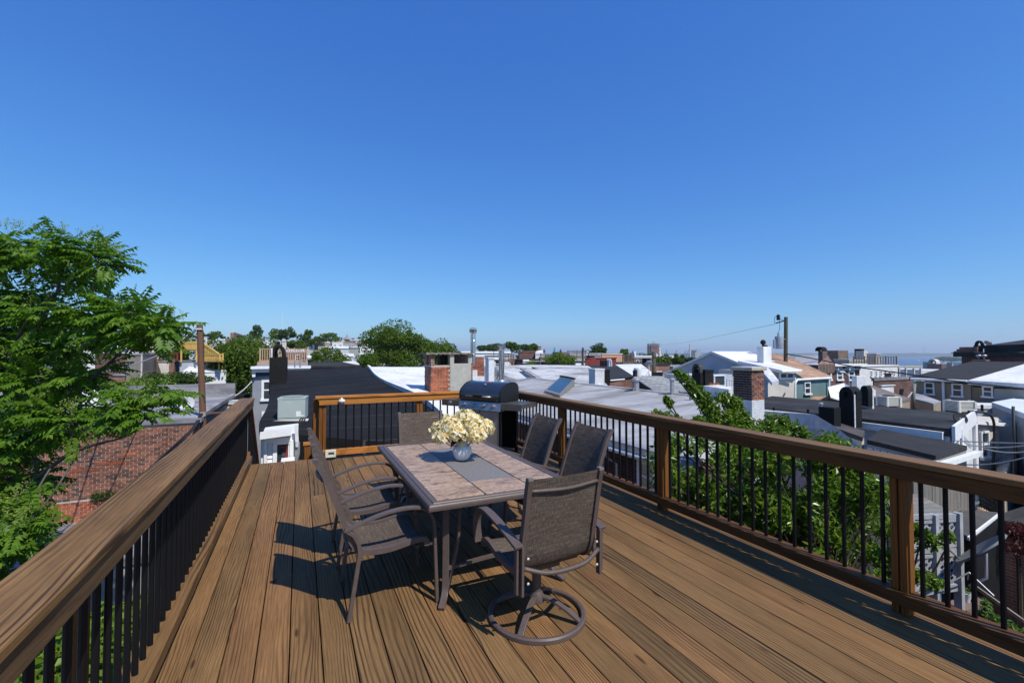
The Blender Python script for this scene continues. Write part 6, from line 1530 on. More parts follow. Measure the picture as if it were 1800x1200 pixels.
bxh('dark brick block with an air duct before the white harbour house', cb(1534, 1536, 1603, 664, 690, 30), M_brickdark, M_grayroof, th=.2)
bxh('small white box house with black window between the brick block roofs', cb(1548, 1549, 1571, 677, 700, 25), M_whitewall, M_white, th=.05)
q = cb(1555, 1556, 1567, 656, 672, 31); bxh('dark steel duct box on the brick block roof', q, M_dark, M_dark, zb=q[4], th=.05, name='duct', cat='duct')
up = root('utility_pole', 'grey wooden pole stub in front of the tan houses', 'utility pole', tuple(pD(1605, 720, 21))); MB().tube([pD(1604, 720, 21), pD(1607, 674, 21)], .075, 10).build('pole', M_fence, up, smooth=True)
MB().bar(pD(1596, 698, 21), pD(1607, 684, 21), .04, .04).build('bracket', M_trim, up)
# house at the right edge
mass('dark grey house with a pale sunlit roof at the right edge', [pD(1743, 706.5, 17.5), pD(1800, 726, 13.5), pD(1850, 740, 12), pD(1900, 715, 16), pD(1798, 697, 24)], -9, M_greywall, simple('pale_roof', (.60, .64, .64), (.5, .54, .54), 1, rough=.8), th=.16)
rw = pD(1790, 760, 14.5); RWt = root('rear_window_bay', 'dark bay with a white gridded window at the right edge', 'window bay', tuple(rw))
MB().box(rw.x - .3, rw.x + 2, rw.y, rw.y + .5, rw.z - 1.2, rw.z + .35).build('wall', M_greywall, RWt)
window(RWt, 'y', rw.y, rw.x - .22, rw.x + .5, rw.z - .22, rw.z + .22, .04, mull=True, mat=M_dark, glass=simple('pale_blind', (.5, .52, .5), rough=.5))
mass('steep grey shingled gable roof at the right edge', [pD(1751, 832, 13), pD(1754, 776, 16), pD(1788, 780, 15), pD(1768, 832, 12.5)], -9, M_teal, M_shgrey, th=.1)
p2 = root('utility_pole', 'thin dark pole at the right edge before the pale roof', 'utility pole', tuple(pD(1786, 850, 11))); MB().tube([pD(1784, 850, 11), pD(1781, 714, 11)], .03, 8).build('pole', M_cable, p2, smooth=True)
for k, (a, b_, lab) in enumerate((((1520, 757, 13), (1820, 779, 9.5), 'white service wire crossing above the black felt shed'), ((1700, 781, 11), (1830, 778, 9), 'upper pale wire at the right edge above the railing'), ((1695, 816, 10), (1830, 795, 8.6), 'lowest pale wire rising towards the right edge'), ((1730, 788, 11), (1830, 789, 9), 'middle pale wire at the right edge above the railing'))):
    wire(lab, [pD(*a), pD(*b_)], .012, M_wire, sag=.08)
# near brick and white chimney with its parapet
q = cbox(1288.5, 1321, 1343, 651, 765, 11.2)
NC = chimney('square chimney, red brick above and whitewashed below, behind the leafy shrub', (q[0], q[1], q[2], q[3], -3, pD(1321, 703.5, 11.2).z), M_whitewash)
zt = pD(1321, 651.5, 11.2).z; zb_ = pD(1321, 703.5, 11.2).z
MB().box(q[0] + .012, q[1] - .012, q[2] + .012, q[3] - .012, zb_ + .002, zt).build('brick_stack', M_mortar, NC)
bricks(NC, 'y', q[2] + .012, q[0], q[1], zb_ + .005, zt, M_brick, limit=160, seed=21, proud=.012, bl=.16, row=.06)
bricks(NC, 'x', q[0] + .012, q[2], q[3], zb_ + .005, zt, brick_mat('shaded_brick', [(.085, .032, .026), (.06, .027, .024), (.10, .04, .03)]), limit=140, seed=22, proud=.012, bl=.16, row=.06)  # side turned from the sun: its shade is put into these darker brick colours
MB().box(q[0] - .05, q[1] + .05, q[2] - .05, q[3] + .05, zt + .002, zt + .075).build('cap', simple('cap_stone', (.44, .39, .30), (.36, .32, .25), 5, rough=.9, bmp=.3), NC, bevel=.012)
MB().box(q[0] - .02, q[1] + .02, q[2] - .02, q[3] + .02, zt + .077, zt + .09).build('cap_wash', M_whitewash, NC)
PW = mass('whitewashed parapet wall with rough coping sloping down to the right', [pD(1342, 722, 11.6), pD(1432, 728, 10.6), pD(1472, 752, 9.8), pD(1518, 790, 8.9), pD(1514, 792, 9.2), pD(1468, 753, 10.2), pD(1428, 729, 11.0), pD(1342, 720, 12.0)], -9, M_beige, M_whitewash, name='parapet_wall', cat='wall', th=.34)
mass('brown roof terrace between the parapet and the charcoal roof', [pD(1340, 717, 13.4), pD(1425, 727, 12.6), pD(1520, 757, 11.6), pD(1516, 768, 10.8), pD(1470, 752, 11.2), pD(1345, 724, 12.6)], -9, M_beige, simple('brown_felt', (.055, .047, .045), (.085, .075, .07), 1.5, rough=.95), th=.1, name='flat_roof')
# metal hood and white shed beyond the shrub branch
h1 = cbox(1216, 1231, 1238.5, 655, 690, 17); H1 = chimney('dark metal hooded chimney before the grey gabled house', h1, M_tar); vault(H1, h1[0], h1[1], h1[2], h1[3], h1[5], h1[5] + .34, simple('dark_metal', (.05, .047, .045), rough=.5), 'x', .08)
h2 = cbox(1238.5, 1239.5, 1254, 654, 684, 17); chimney('plain black chimney block right of the dark metal hood', (h2[0], h2[1], h2[2], h2[2] + .6, h2[4], h2[5]), M_tar, .02)
mass('small white shed roof with bricks lying on it', [pD(1236, 678, 16.5), pD(1258, 676, 17.5), pD(1289, 678, 17), pD(1281, 684, 15)], -9, M_whitewall, M_white, name='shed', cat='shed', th=.15)
t = root('brick_pile', 'three loose red bricks lying on the white shed roof', 'bricks', tuple(pD(1254, 676, 16.3)))
for k in range(3): p = pD(1248 + 5 * k, 676.5, 16.2); MB().box(p.x, p.x + .2, p.y, p.y + .1, p.z, p.z + .06).build('brick', M_brickred, t)
g = pD(1275, 668, 18); GW = root('glass_block_wall', 'white gridded glass block wall left of the brick and white chimney', 'wall', tuple(g))
for i in range(3):
    for j in range(7): p = pD(1279 + i * 4.2, 667.5 + j * 5.2, 16.5); MB().obox(p, _r, _f, _u, .036, .04, .045).build('block', M_whitewash, GW, bevel=.008)
bw = pD(1265, 672, 17.6); window(GW, 'y', bw.y, bw.x - .33, bw.x + .25, bw.z - .2, bw.z + .28, .03, sash=False)
MB().box(bw.x - .5, bw.x + .7, bw.y, bw.y + .4, -9, bw.z + .3).build('wall', M_bluegrey, GW)

# main pole with transformer against the sky
PB, PTp = pD(1381, 640, 27), pD(1381.5, 557, 27)
TP = root('utility_pole', 'tall greenish utility pole with a grey transformer against the sky', 'utility pole', (PB.x, PB.y, -9))
MB().tube([(PB.x, PB.y, -9), PB, PTp], .125, 12, r1=.10).build('pole', M_polegreen, TP, smooth=True, auto=True)
def cyl(u0, u1, v0, v1, d, name, mat): a = pD((u0 + u1) / 2, v1, d); r_ = (u1 - u0) / 2 / F_PX * d; h = (v1 - v0) / F_PX * d; return MB().lathe([(0, 0), (r_, 0), (r_, h * .93), (r_ * .9, h), (0, h * 1.02)], a, 18).build(name, mat, TP, smooth=True, auto=True)
M_trans = simple('transformer_grey', (.25, .29, .34), (.2, .23, .27), 3, rough=.5)
cyl(1363, 1376.5, 591, 613, 26.6, 'transformer', M_trans); cyl(1359, 1363, 597, 612, 26.4, 'capacitor', M_trans)
MB().tube([pD(1368.5, 591, 26.6), pD(1368, 585, 26.6)], .06, 8).build('bushing', M_galv, TP)
MB().tube([pD(1368, 585, 26.6), pD(1370.5, 577, 26.6), pD(1370.5, 562, 26.6)], .012, 5, k=4).build('jumper', M_cable, TP)
MB().bar(pD(1364, 568, 26.7), pD(1380, 563, 27), .06, .06).build('crossarm', M_cable, TP)
MB().lathe([(.05, -.15), (.12, -.1), (.07, 0), (.13, .06), (.06, .16), (0, .2)], pD(1368, 558, 26.6), 10).build('insulator', M_tar, TP, smooth=True)
MB().tube([pD(1362, 569, 26.6), pD(1361.5, 560, 26.6), pD(1365, 555.5, 26.6), pD(1369, 558, 26.6), pD(1375, 562, 26.8), pD(1379, 565, 27)], .012, 5, k=4).build('jumper', M_cable, TP)
MB().tube([pD(1377, 596, 26.8), pD(1381, 596, 27)], .03, 6).build('bracket', M_galv, TP)
wire('thin overhead wire sloping from the transformer pole towards the brick tower', [pD(1362, 569.5, 26.6), pD(1215, 600, 55), pD(1150, 608.5, 75), pD(1090, 619, 110)], .009)
wire('dark overhead cable running from the transformer pole along the white cornice', [pD(1383, 622, 26.9), pD(1440, 632, 25), pD(1500, 644, 24), pD(1580, 655, 22), pD(1690, 671, 20), pD(1830, 686, 18)], .03)
ORD = 'first second third fourth fifth sixth seventh eighth ninth tenth eleventh twelfth'.split()
def nth(i): return ORD[i] if i < 12 else '%dth' % (i + 1)
# ================= the leafy tree of heaven on the left =================
M_ail = leaf_mat('leaf_tree_of_heaven', [(0.078, 0.160, 0.012), (0.110, 0.210, 0.016), (0.058, 0.125, 0.010), (0.150, 0.255, 0.024), (0.085, 0.170, 0.014)], trans=0.42, gloss=0.35)
M_seed = leaf_mat('leaf_flower_spike', [(0.22, 0.30, 0.06), (0.30, 0.36, 0.09), (0.17, 0.26, 0.05)], trans=0.35, gloss=.2)
AT = root('leafy_tree', 'large tree with feathery compound leaves and pale flower spikes at the left edge', 'tree', tuple(Vector((-7.6, 5.2, -9))))
rgt = random.Random(17)
FV, FF, SV, SF = [], [], [], []
def leaflet(V, Fc, b, d, nr, L, w):
    e = nr.cross(d).normalized(); k = len(V); dr = Vector((0, 0, -1)) * L * .18
    V += [b, b + d * L * .35 + e * w + nr * w * .35, b + d * L + dr, b + d * L * .35 - e * w + nr * w * .35]
    Fc += [(k, k + 1, k + 2), (k, k + 2, k + 3)]
def frond(b, d, L):
    n = 8; d = d.normalized(); p = b.copy(); tw = rgt.uniform(-.5, .5)
    for i in range(n):
        d = (d + Vector((0, 0, -.085))).normalized(); p = p + d * (L / n)
        s = Vector((0, 0, 1)).cross(d)
        if s.length < .05: s = Vector((1, 0, 0))
        s.normalize(); nr = d.cross(s).normalized(); nr = nr if nr.z > 0 else -nr; nr = (nr + s * tw).normalized()
        if i == 0: continue
        for sg in (-1, 1):
            dd = (s * sg * .92 + d * .42 + Vector((0, 0, -.28)) + Vector((rgt.uniform(-.15, .15),) * 3)).normalized()
            leaflet(FV, FF, p, dd, nr, L * rgt.uniform(.27, .36) * (1 - .3 * i / n), L * .070)
    leaflet(FV, FF, p, d, Vector((0, 0, 1)), L * .22, L * .045)
CL = [(-30, 440, 60, 8.0), (22, 428, 42, 7.6), (70, 462, 50, 7.8), (112, 440, 42, 7.2), (160, 448, 42, 7.2), (188, 462, 34, 7.0), (135, 490, 44, 7.6), (45, 520, 60, 8.0), (-20, 540, 70, 8.0), (85, 560, 48, 7.5), (140, 548, 40, 7.2),
      (185, 560, 44, 7.2), (235, 556, 44, 6.9), (285, 578, 36, 6.7), (262, 590, 34, 6.8), (215, 590, 40, 7.2), (40, 610, 62, 8.0), (120, 615, 52, 7.6), (-20, 650, 70, 8.0), (70, 670, 56, 7.4), (128, 668, 38, 7.3), (172, 652, 30, 7.2),
      (30, 730, 62, 7.4), (100, 725, 52, 7.2), (118, 742, 40, 6.8), (216, 722, 34, 6.6), (250, 700, 36, 6.5), (285, 695, 26, 6.4), (215, 735, 34, 6.4), (262, 725, 24, 6.3), (55, 775, 42, 7.2), (-10, 800, 70, 7.4), (25, 845, 44, 7.2), (15, 900, 40, 6.2), (-10, 960, 55, 6.0), (45, 925, 34, 6.0), (5, 1010, 40, 6.2), (20, 690, 60, 8.8), (60, 760, 60, 8.8), (10, 780, 70, 8.6), (30, 850, 50, 8.4), (-10, 880, 60, 8), (20, 960, 44, 7), (100, 690, 50, 8.4), (60, 620, 60, 8.8), (10, 580, 60, 8.6)]
hub = pD(-120, 760, 7.9); limbs = MB()
base = Vector((-7.6, 5.2, -9)); limbs.tube([base, base.lerp(hub, .5) + Vector((.15, 0, 0)), hub], .17, 10, k=5, r1=.10)
pcl = {}
MAINL = ([(-110, 760, 7.9), (40, 600, 7.6), (95, 525, 7.5), (112, 455, 7.3)], [(-100, 790, 7.8), (60, 735, 7.3), (190, 640, 7.1), (245, 575, 6.9)], [(-60, 940, 7.4), (90, 820, 7.0), (140, 790, 6.8), (212, 770, 6.6)], [(-110, 750, 7.9), (0, 640, 7.8), (60, 548, 7.5), (130, 492, 7.4)], [(-130, 700, 8), (-40, 560, 8), (0, 470, 7.8)])
MAINP = [q for P_ in MAINL for q in spline([pD(*p) for p in P_], 5)]
for i, (u, v, r, d) in enumerate(CL):
    c = pD(u, v, d); pcl[i] = c; R_ = r * d / F_PX
    near_ = min(MAINP, key=lambda p: (p - c).length + (.6 if p.z > c.z + .1 else 0)); mid = near_.lerp(c, .5) + Vector((0, 0, -.08))
    limbs.tube([near_, mid, c], .016, 6, k=4, r1=.006)
    for k in range(int(max(14, 50 * (r / 45) ** 1.6))):
        o = Vector((rgt.gauss(0, 1), rgt.gauss(0, 1), rgt.gauss(.1, .42))).normalized()
        b = c + o * R_ * rgt.uniform(.05, .62) * .9
        frond(b, o * .9 + Vector((rgt.uniform(-.3, .3), rgt.uniform(-.3, .3), rgt.uniform(0, .4))), rgt.uniform(.28, .50) * (.85 if r < 36 else 1))
        if k % 4 == 0: limbs.tube([c, b.lerp(c, .4) + Vector((0, 0, .03)), b], .007, 5, k=2, r1=.003)
    for k in range(int(5 + r / 7)):
        t = rgt.uniform(0, 2 * pi); b = c + Vector((cos(t), sin(t), 0)) * R_ * rgt.uniform(0, .8) + Vector((0, 0, R_ * rgt.uniform(.25, .8)))
        for j in range(20):
            q = b + Vector((rgt.gauss(0, .022), rgt.gauss(0, .022), j * .0075)) * 1.0
            leaflet(SV, SF, q, Vector((rgt.gauss(0, .7), rgt.gauss(0, .7), .9)).normalized(), Vector((rgt.gauss(0, 1), rgt.gauss(0, 1), .3)).normalized(), .035, .008)
for P_ in MAINL: limbs.tube([pD(*p) for p in P_], .042, 8, k=6, r1=.012)
limbs.build('trunk', simple('smooth_bark', (.11, .095, .08), (.055, .047, .04), 6, rough=.9, bmp=.4), AT, smooth=True)
m = MB(); m.v = [tuple(p) for p in FV]; m.f = FF; m.m = [0] * len(FF); m.build('crown', M_ail, AT)
m = MB(); m.v = [tuple(p) for p in SV]; m.f = SF; m.m = [0] * len(SF); m.build('flower_spikes', M_seed, AT)

# ivy below the left railing
rgi = random.Random(6)
def ivp(g):
    y = 2.2 + 4.3 * g.random(); x = -.98 - .75 * g.random() * (y / 3.2); z = -.42 - .55 * (-x - .95) + .10 * sin(4 * y) + .12 * sin(5 * x + y) - .12 * max(0, y - 4.5) + g.gauss(0, .07)
    return Vector((x, y, z)), Vector((.1, -.2, .9))
iv = root('ivy_bush', 'dense bright ivy bush seen between the balusters at the lower left', 'bush', (-2, 3, -9))
leaves(7500, ivp, .095, rgi, narrow=.8, up=1.0).build('foliage', leaf_mat('leaf_ivy', [(.09, .155, .012), (.13, .21, .018), (.065, .115, .010), (.17, .25, .025)], trans=.3), iv)
MB().tube([(-2, 3, -9), (-1.9, 3.1, -4), (-1.8, 3, -1.4)], .06, 7, k=4).build('stem', M_bark, iv)
house('low flat roofed rear addition under the ivy beside the deck', -6.5, -.95, -3, 6.2, -9, -2.0, M_greywall, M_grayroof, name='rear_addition', cat='house extension')

# leafy shrubs beyond the right railing
def shrub(label, spots, n, size, seed, stems, mat, red=0, ground=-9):
    g = random.Random(seed); P_ = [(pD(u, v, d), r * d / F_PX) for u, v, r, d in spots]; wts = [r * r for _, r in P_]
    c = P_[len(P_) // 2][0]; t = root('leafy_shrub', label, 'shrub', (c.x, c.y, ground))
    def place(q):
        p, r = q.choices(P_, wts)[0]; v = Vector((q.gauss(0, 1), q.gauss(0, 1), q.gauss(0, 1))).normalized(); return p + v * r * q.uniform(.15, 1.0), v * .6
    leaves(n, place, size, g, narrow=.40, up=.5).build('foliage', mat, t)
    st = MB()
    for s_ in stems: st.tube([pD(*a) for a in s_], .022, 7, k=5, r1=.006)
    for p, r in P_[::2]: st.tube([Vector((c.x, c.y, p.z - 1.6)), p + Vector((0, 0, -r * 1.1)), p], .016, 5, k=3, r1=.004)
    st.tube([(c.x, c.y, ground), (c.x, c.y, c.z - .8)], .07, 8).build('stem', M_bark, t, smooth=True)
    return t
M_shr = leaf_mat('leaf_shrub', [(0.100, 0.175, 0.014), (0.075, 0.135, 0.011), (0.140, 0.225, 0.018), (0.090, 0.160, 0.013), (0.180, 0.225, 0.024)], trans=.32, gloss=.55, rough=.32)
branch = [(1190, 655, 8, 7.8), (1203, 664, 11, 7.8), (1214, 676, 13, 7.8), (1224, 690, 15, 7.8), (1236, 702, 17, 7.7), (1246, 716, 18, 7.7), (1256, 728, 17, 7.7), (1262, 742, 14, 7.7)]
mid_ = [(1272, 700, 16, 7.9), (1290, 712, 18, 7.9), (1300, 728, 16, 7.8), (1313, 742, 14, 7.7), (1280, 735, 18, 7.7), (1295, 755, 18, 7.6), (1325, 760, 16, 7.6), (1250, 748, 16, 7.6), (1230, 742, 13, 7.6)]
shrub('tall leafy shrub with a bare topped spray reaching over the right railing', branch + mid_ + [(1170, 700, 7, 7.6), (1176, 707, 9, 7.6), (1157, 730, 12, 7.5), (1175, 735, 12, 7.5), (1190, 738, 10, 7.5)], 4200, .095, 31, [[(1290, 850, 7.7), (1262, 760, 7.7), (1240, 705, 7.7), (1188, 652, 7.8)], [(1215, 800, 7.6), (1190, 730, 7.6), (1172, 702, 7.6)], [(1290, 850, 7.7), (1285, 760, 7.8), (1292, 710, 7.9)]], M_shr)
body = []
gb = random.Random(77)
for k in range(190):
    u = gb.uniform(1165, 1545); v = gb.uniform(775, 985)
    top = 760 + max(0, 1230 - u) * .35 + max(0, u - 1420) * .55; bot = 870 + (u - 1160) * .33
    if v < top or v > bot + 40: continue
    body.append((u, v, gb.uniform(18, 34), gb.uniform(6.2, 7.6)))
shrub('wide dense green shrub filling the gap behind the right railing balusters', body, 21000, .105, 32, [[(1350, 1050, 6.8), (1340, 900, 6.8), (1300, 800, 7)]], M_shr)
shrub('leafy shrub top with reddish tips in front of the whitewashed parapet', [(1358, 738, 14, 8.2), (1375, 745, 18, 8.1), (1395, 755, 18, 8.0), (1350, 752, 16, 8.0), (1412, 762, 14, 7.9), (1372, 762, 18, 7.8), (1340, 745, 10, 8.2)], 1100, .10, 33, [[(1380, 860, 7.6), (1372, 780, 8), (1366, 735, 8.2)]], M_shr)
shrub('leafy spray in front of the sunlit lattice near the second railing post', [(1560, 930, 18, 6.0), (1590, 950, 20, 5.8), (1615, 940, 20, 5.7), (1640, 950, 18, 5.6), (1665, 945, 12, 5.6), (1560, 985, 24, 5.9), (1620, 1015, 20, 5.6), (1645, 1025, 18, 5.6), (1585, 1000, 20, 5.8), (1545, 1020, 20, 5.6)], 1300, .095, 34, [[(1560, 1080, 6), (1580, 990, 5.9), (1670, 945, 5.6)]], M_shr)
shrub('pale climbing vine at the foot of the railing at the lower right', [(1732, 1060, 10, 5), (1740, 1080, 14, 4.9), (1760, 1095, 16, 4.8), (1785, 1110, 18, 4.7)], 300, .06, 35, [[(1770, 1130, 4.8), (1738, 1075, 5), (1732, 1055, 5)]], leaf_mat('leaf_vine', [(.14, .22, .05), (.10, .18, .04)]))

# ================= shaded yard at the lower right =================
house('unseen row house added behind the viewer to shade the yard', 5.2, 15, -13, -1.5, -9, -.6, M_brickfar, M_grayroof)  # out of view, added for the shadow it throws over the yard
M_lat = simple('lattice_white', (0.40, 0.40, 0.40), (0.28, 0.28, 0.28), 6, rough=.6, bmp=.05)
def lattice(parent, p0, p1, h, step=.095, w=.034):
    p0, p1 = Vector(p0), Vector(p1); a = (p1 - p0); L = a.length; a.normalize(); nv = a.cross(Vector((0, 0, 1)))
    for s in (-1, 1):
        k = -h
        while k < L + h:
            # 45 degree slat clipped to the panel
            q0, q1 = (k, 0.0), (k + h, h)
            if s < 0: q0, q1 = (k + h, 0.0), (k, h)
            pts = [q0, q1]
            t0, t1 = 0, 1
            for lo, hi in ((0, L),):
                d = q1[0] - q0[0]
                ta, tb = sorted(((lo - q0[0]) / d, (hi - q0[0]) / d)); t0, t1 = max(t0, ta), min(t1, tb)
            if t1 - t0 > .08:
                A = p0 + a * (q0[0] + (q1[0] - q0[0]) * t0) + Vector((0, 0, h * t0)) + nv * s * .006; B_ = p0 + a * (q0[0] + (q1[0] - q0[0]) * t1) + Vector((0, 0, h * t1)) + nv * s * .006
                MB().bar(A, B_, .010, w, up=nv.cross(B_ - A)).build('slat', M_lat, parent)
            k += step * 1.414
    for z in (0, h): MB().bar(p0 + Vector((0, 0, z)), p1 + Vector((0, 0, z)), .05, .05).build('frame_rail', M_lat, parent)
LP = root('lattice_fence', 'white diagonal lattice screen below the second railing post', 'fence', tuple(pD(1590, 935, 10)))
a, b_ = pD(1541, 932, 8.3), pD(1672, 960, 7.6); b_.z = a.z = (a.z + b_.z) / 2
lattice(LP, a, b_, .50, .085, .03)
WF = root('board_fence', 'weathered grey board fence standing above the lattice screen', 'fence', tuple(pD(1660, 900, 10.5)))
a, b_ = pD(1606, 905, 8.8), pD(1712, 895, 9.2); n = 17; gz = min(a.z, b_.z)
for k in range(n):
    p = a.lerp(b_, (k + .5) / n); w = (b_ - a).length / n * .47; ax = (b_ - a); ax.z = 0; ax.normalize()
    MB().obox((p.x, p.y, gz + .30), ax, ax.cross(Vector((0, 0, 1))), (0, 0, 1), w, .012, .36 + .02 * sin(k * 3.1)).build('board', M_fence, WF)
MB().bar((a.x, a.y + .06, gz + .2), (b_.x, b_.y + .06, gz + .2), .05, .09).build('rail', M_fence, WF)
PD_ = root('porch_deck', 'old grey board porch floor beneath the weathered fence', 'deck', tuple(pD(1690, 900, 11)))
c0, c1, c2, c3 = pD(1632, 912, 8.6), pD(1655, 905, 8.5), pD(1722, 880, 9.6), pD(1700, 885, 9.8)
for k in range(5):
    t = k / 5; MB().prism([c0.lerp(c1, t), c0.lerp(c1, t + .18), c3.lerp(c2, t + .18), c3.lerp(c2, t)], dz=.05).build('board', M_fence, PD_)
mass('dark flat porch roof with a white painted edge over the yard', [pD(1668, 925, 8.2), pD(1700, 895, 9.2), pD(1757, 900, 9.4), pD(1705, 944, 7.9)], -6, M_tar, simple('dark_felt', (.075, .07, .066), (.05, .047, .045), 2, rough=.9), name='porch_roof', cat='roof', th=.08)
MB().bar(pD(1702, 946, 7.8), pD(1760, 901, 9.3), .03, .05).build('gutter', M_trim, bpy.data.objects['porch_roof'])
PO = root('porch', 'small white lattice sided porch in sunlight behind the second post', 'porch', tuple(pD(1650, 980, 8.2)))
a, b_ = pD(1600, 985, 7.2), pD(1684, 950, 7.35)
for (v, dz, h) in ((0, 0, .34), (0, -.70, .50)):
    aa, bb = Vector((a.x, a.y, b_.z + dz)), Vector((b_.x, b_.y, b_.z + dz)); lattice(PO, aa, bb, h, .085, .028)
    MB().bar(aa + Vector((0, 0, h + .09)), bb + Vector((0, 0, h + .06)), .05, .07).build('beam', M_lat, PO)
    MB().bar(aa + Vector((0, 0, -.08)), bb + Vector((0, 0, -.05)), .05, .06).build('beam', M_lat, PO)
for t in (0, .5, 1.0):
    q = a.lerp(b_, t); MB().box(q.x - .05, q.x + .05, q.y - .05, q.y + .05, -9, b_.z + .45).build('post', M_lat, PO)
q0, q1, q2, q3 = (Vector((a.x, a.y, b_.z + .42)), Vector((b_.x, b_.y, b_.z + .42)), Vector((b_.x + .6, b_.y + .8, b_.z + .46)), Vector((a.x + .6, a.y + .8, b_.z + .46)))
for k in range(6): MB().prism([q0.lerp(q3, k / 6), q1.lerp(q2, k / 6), q1.lerp(q2, (k + .92) / 6), q0.lerp(q3, (k + .92) / 6)], dz=.03).build('floor_board', M_fence, PO)
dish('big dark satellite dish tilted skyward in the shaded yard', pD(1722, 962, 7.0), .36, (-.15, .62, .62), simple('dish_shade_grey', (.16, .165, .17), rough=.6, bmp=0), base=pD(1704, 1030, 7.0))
bxh('dark rear wall wing closing the shaded yard at the right', (pD(1730, 960, 11).x, pD(1730, 960, 11).x + 6, pD(1730, 960, 11).y - 6.5, pD(1730, 960, 11).y - .2, -9, pD(1760, 905, 11).z), M_brickdark, M_dark, zb=-9)
ta = root('terrace', 'brown timber terrace edge with a wire mesh rail behind the railing', 'terrace', tuple(pD(1745, 900, 12)))
a, b_ = pD(1722, 895, 12.4), pD(1764, 893, 11.4); b_.z = a.z
MB().bar(a, b_, .1, .12).build('edge_board', M_tandeck, ta)
for k in range(11): p = a.lerp(b_, k / 10); MB().bar(p, p + Vector((0, 0, .55)), .012, .012).build('baluster', M_black, ta)
for k in range(5): MB().bar(a + Vector((0, 0, .1 + .11 * k)), b_ + Vector((0, 0, .1 + .11 * k)), .008, .008).build('mesh_wire', M_black, ta)
MB().box(b_.x - .04, b_.x + .04, b_.y - .04, b_.y + .04, b_.z - .3, b_.z + .6).build('post', M_tandeck, ta)
yd = root('yard_fence', 'dark board fence with a pale top rail low in the shaded yard', 'fence', tuple(pD(1740, 1050, 8)))
a, b_ = pD(1682, 1006, 8.6), pD(1830, 1052, 7.0); b_.z = a.z - .15
MB().bar(a, b_, .03, .025).build('top_rail', M_fence, yd)
for k in range(16): p, q = a.lerp(b_, k / 16), a.lerp(b_, (k + .9) / 16); MB().add([p + Vector((0, 0, -.04)), q + Vector((0, 0, -.04)), Vector((q.x, q.y, -9)), Vector((p.x, p.y, -9)), p + Vector((.03, .03, -.04)), q + Vector((.03, .03, -.04)), Vector((q.x + .03, q.y + .03, -9)), Vector((p.x + .03, p.y + .03, -9))], [(0, 1, 2, 3), (4, 7, 6, 5), (0, 4, 5, 1), (0, 3, 7, 4), (1, 5, 6, 2)]).build('board', M_browndeck, yd)
fp = pD(1697, 1056, 7.9); pot = root('flower_pot', 'small white flower pot on a ledge in the shaded yard', 'flower pot', tuple(fp))
MB().lathe([(0, 0), (.055, 0), (.085, .13), (.09, .15), (.075, .15), (.07, .11), (0, .11)], fp, 14).build('pot', M_whiteplast, pot, smooth=True, auto=True)
leaves(60, lambda g: (fp + Vector((g.gauss(0, .05), g.gauss(0, .05), .17 + g.random() * .06)), Vector((0, 0, 1))), .05, random.Random(2)).build('plant', M_leaf['mid'], pot)
lg = fp + Vector((0, 0, -.004)); sl = root('ledge', 'narrow shaded ledge carrying the white flower pot', 'ledge', (lg.x, lg.y, lg.z - .1)); MB().box(lg.x - .35, lg.x + .5, lg.y - .15, lg.y + .12, lg.z - .08, lg.z).build('slab', M_browndeck, sl); MB().box(lg.x - .3, lg.x + .45, lg.y - .1, lg.y + .1, -9, lg.z - .082).build('wall', M_tar, sl)
mp_ = root('red_maple', 'dark red maple shrub at the right edge of the shaded yard', 'shrub', tuple(pD(1790, 1000, 9)))
c = pD(1790, 950, 9.2); leaves(1500, lumpy(c, .55, .5, .45, random.Random(3), 10), .07, random.Random(4)).build('foliage', leaf_mat('leaf_red', [(.08, .012, .015), (.05, .010, .012), (.11, .02, .02)]), mp_)
MB().tube([(c.x, c.y, -9), c], .04, 6).build('stem', M_bark, mp_)

# ================= trees =================
tree('big round green tree between the wooden pole and the grey blue house', 424, 647, 36, 124, 122, 17000, .22, 'mid', 41, lumps=40)
tree('broad leafy tree in the middle distance left of the brick chimney', 703, 617, 46, 136, 84, 15000, .24, 'mid', 42, lumps=36)
tree('smaller round tree joined to the right of the broad middle tree', 772, 622, 48, 56, 46, 3000, .24, 'mid', 43)
tree('pointed bright tree beside the white globe lamp', 576, 633, 42, 66, 54, 4200, .2, 'mid', 44)
tree('short tree left below the broad middle tree', 648, 640, 40, 44, 40, 2600, .2, 'mid', 45)
tree('tree with silvery green crown above the red roof railing', 312, 620, 50, 62, 56, 3200, .26, 'light', 46)
tree('low dark clipped crown in front of the white pyramid roof', 310, 668, 25, 92, 30, 4200, .12, 'dark', 47)
tree('small yellow green shrub top over the pale roofs on the left', 228, 676, 21, 60, 16, 900, .12, 'light', 48, name='bush', cat='bush')
tree('low green tree beyond the dark roof panel right of the flue', 984, 632, 50, 46, 24, 2000, .2, 'light', 49)
tree('tiny green treetop behind the wide white roof', 935, 640, 50, 22, 10, 500, .18, 'light', 50)
SKY_T = sorted([(297, 590, 130, 70, 20), (358, 592, 140, 40, 14), (378, 590, 160, 30, 14), (450, 586, 120, 24, 26), (484, 588, 150, 22, 22), (505, 586, 150, 26, 26), (542, 590, 170, 14, 20), (537, 600, 120, 40, 22), (582, 594, 190, 36, 16), (560, 597, 180, 24, 12), (645, 600, 170, 20, 10), (520, 606, 100, 30, 18),
         (866, 611, 120, 44, 16), (900, 608, 110, 24, 22), (922, 612, 120, 40, 14), (935, 610, 125, 18, 16), (850, 612, 130, 22, 10), (1052, 615, 85, 34, 20), (1096, 622, 95, 20, 16), (1145, 631, 120, 34, 18), (1163, 634, 90, 26, 22), (1193, 632, 95, 22, 22), (1178, 634, 130, 24, 12), (1212, 633, 140, 22, 10)])
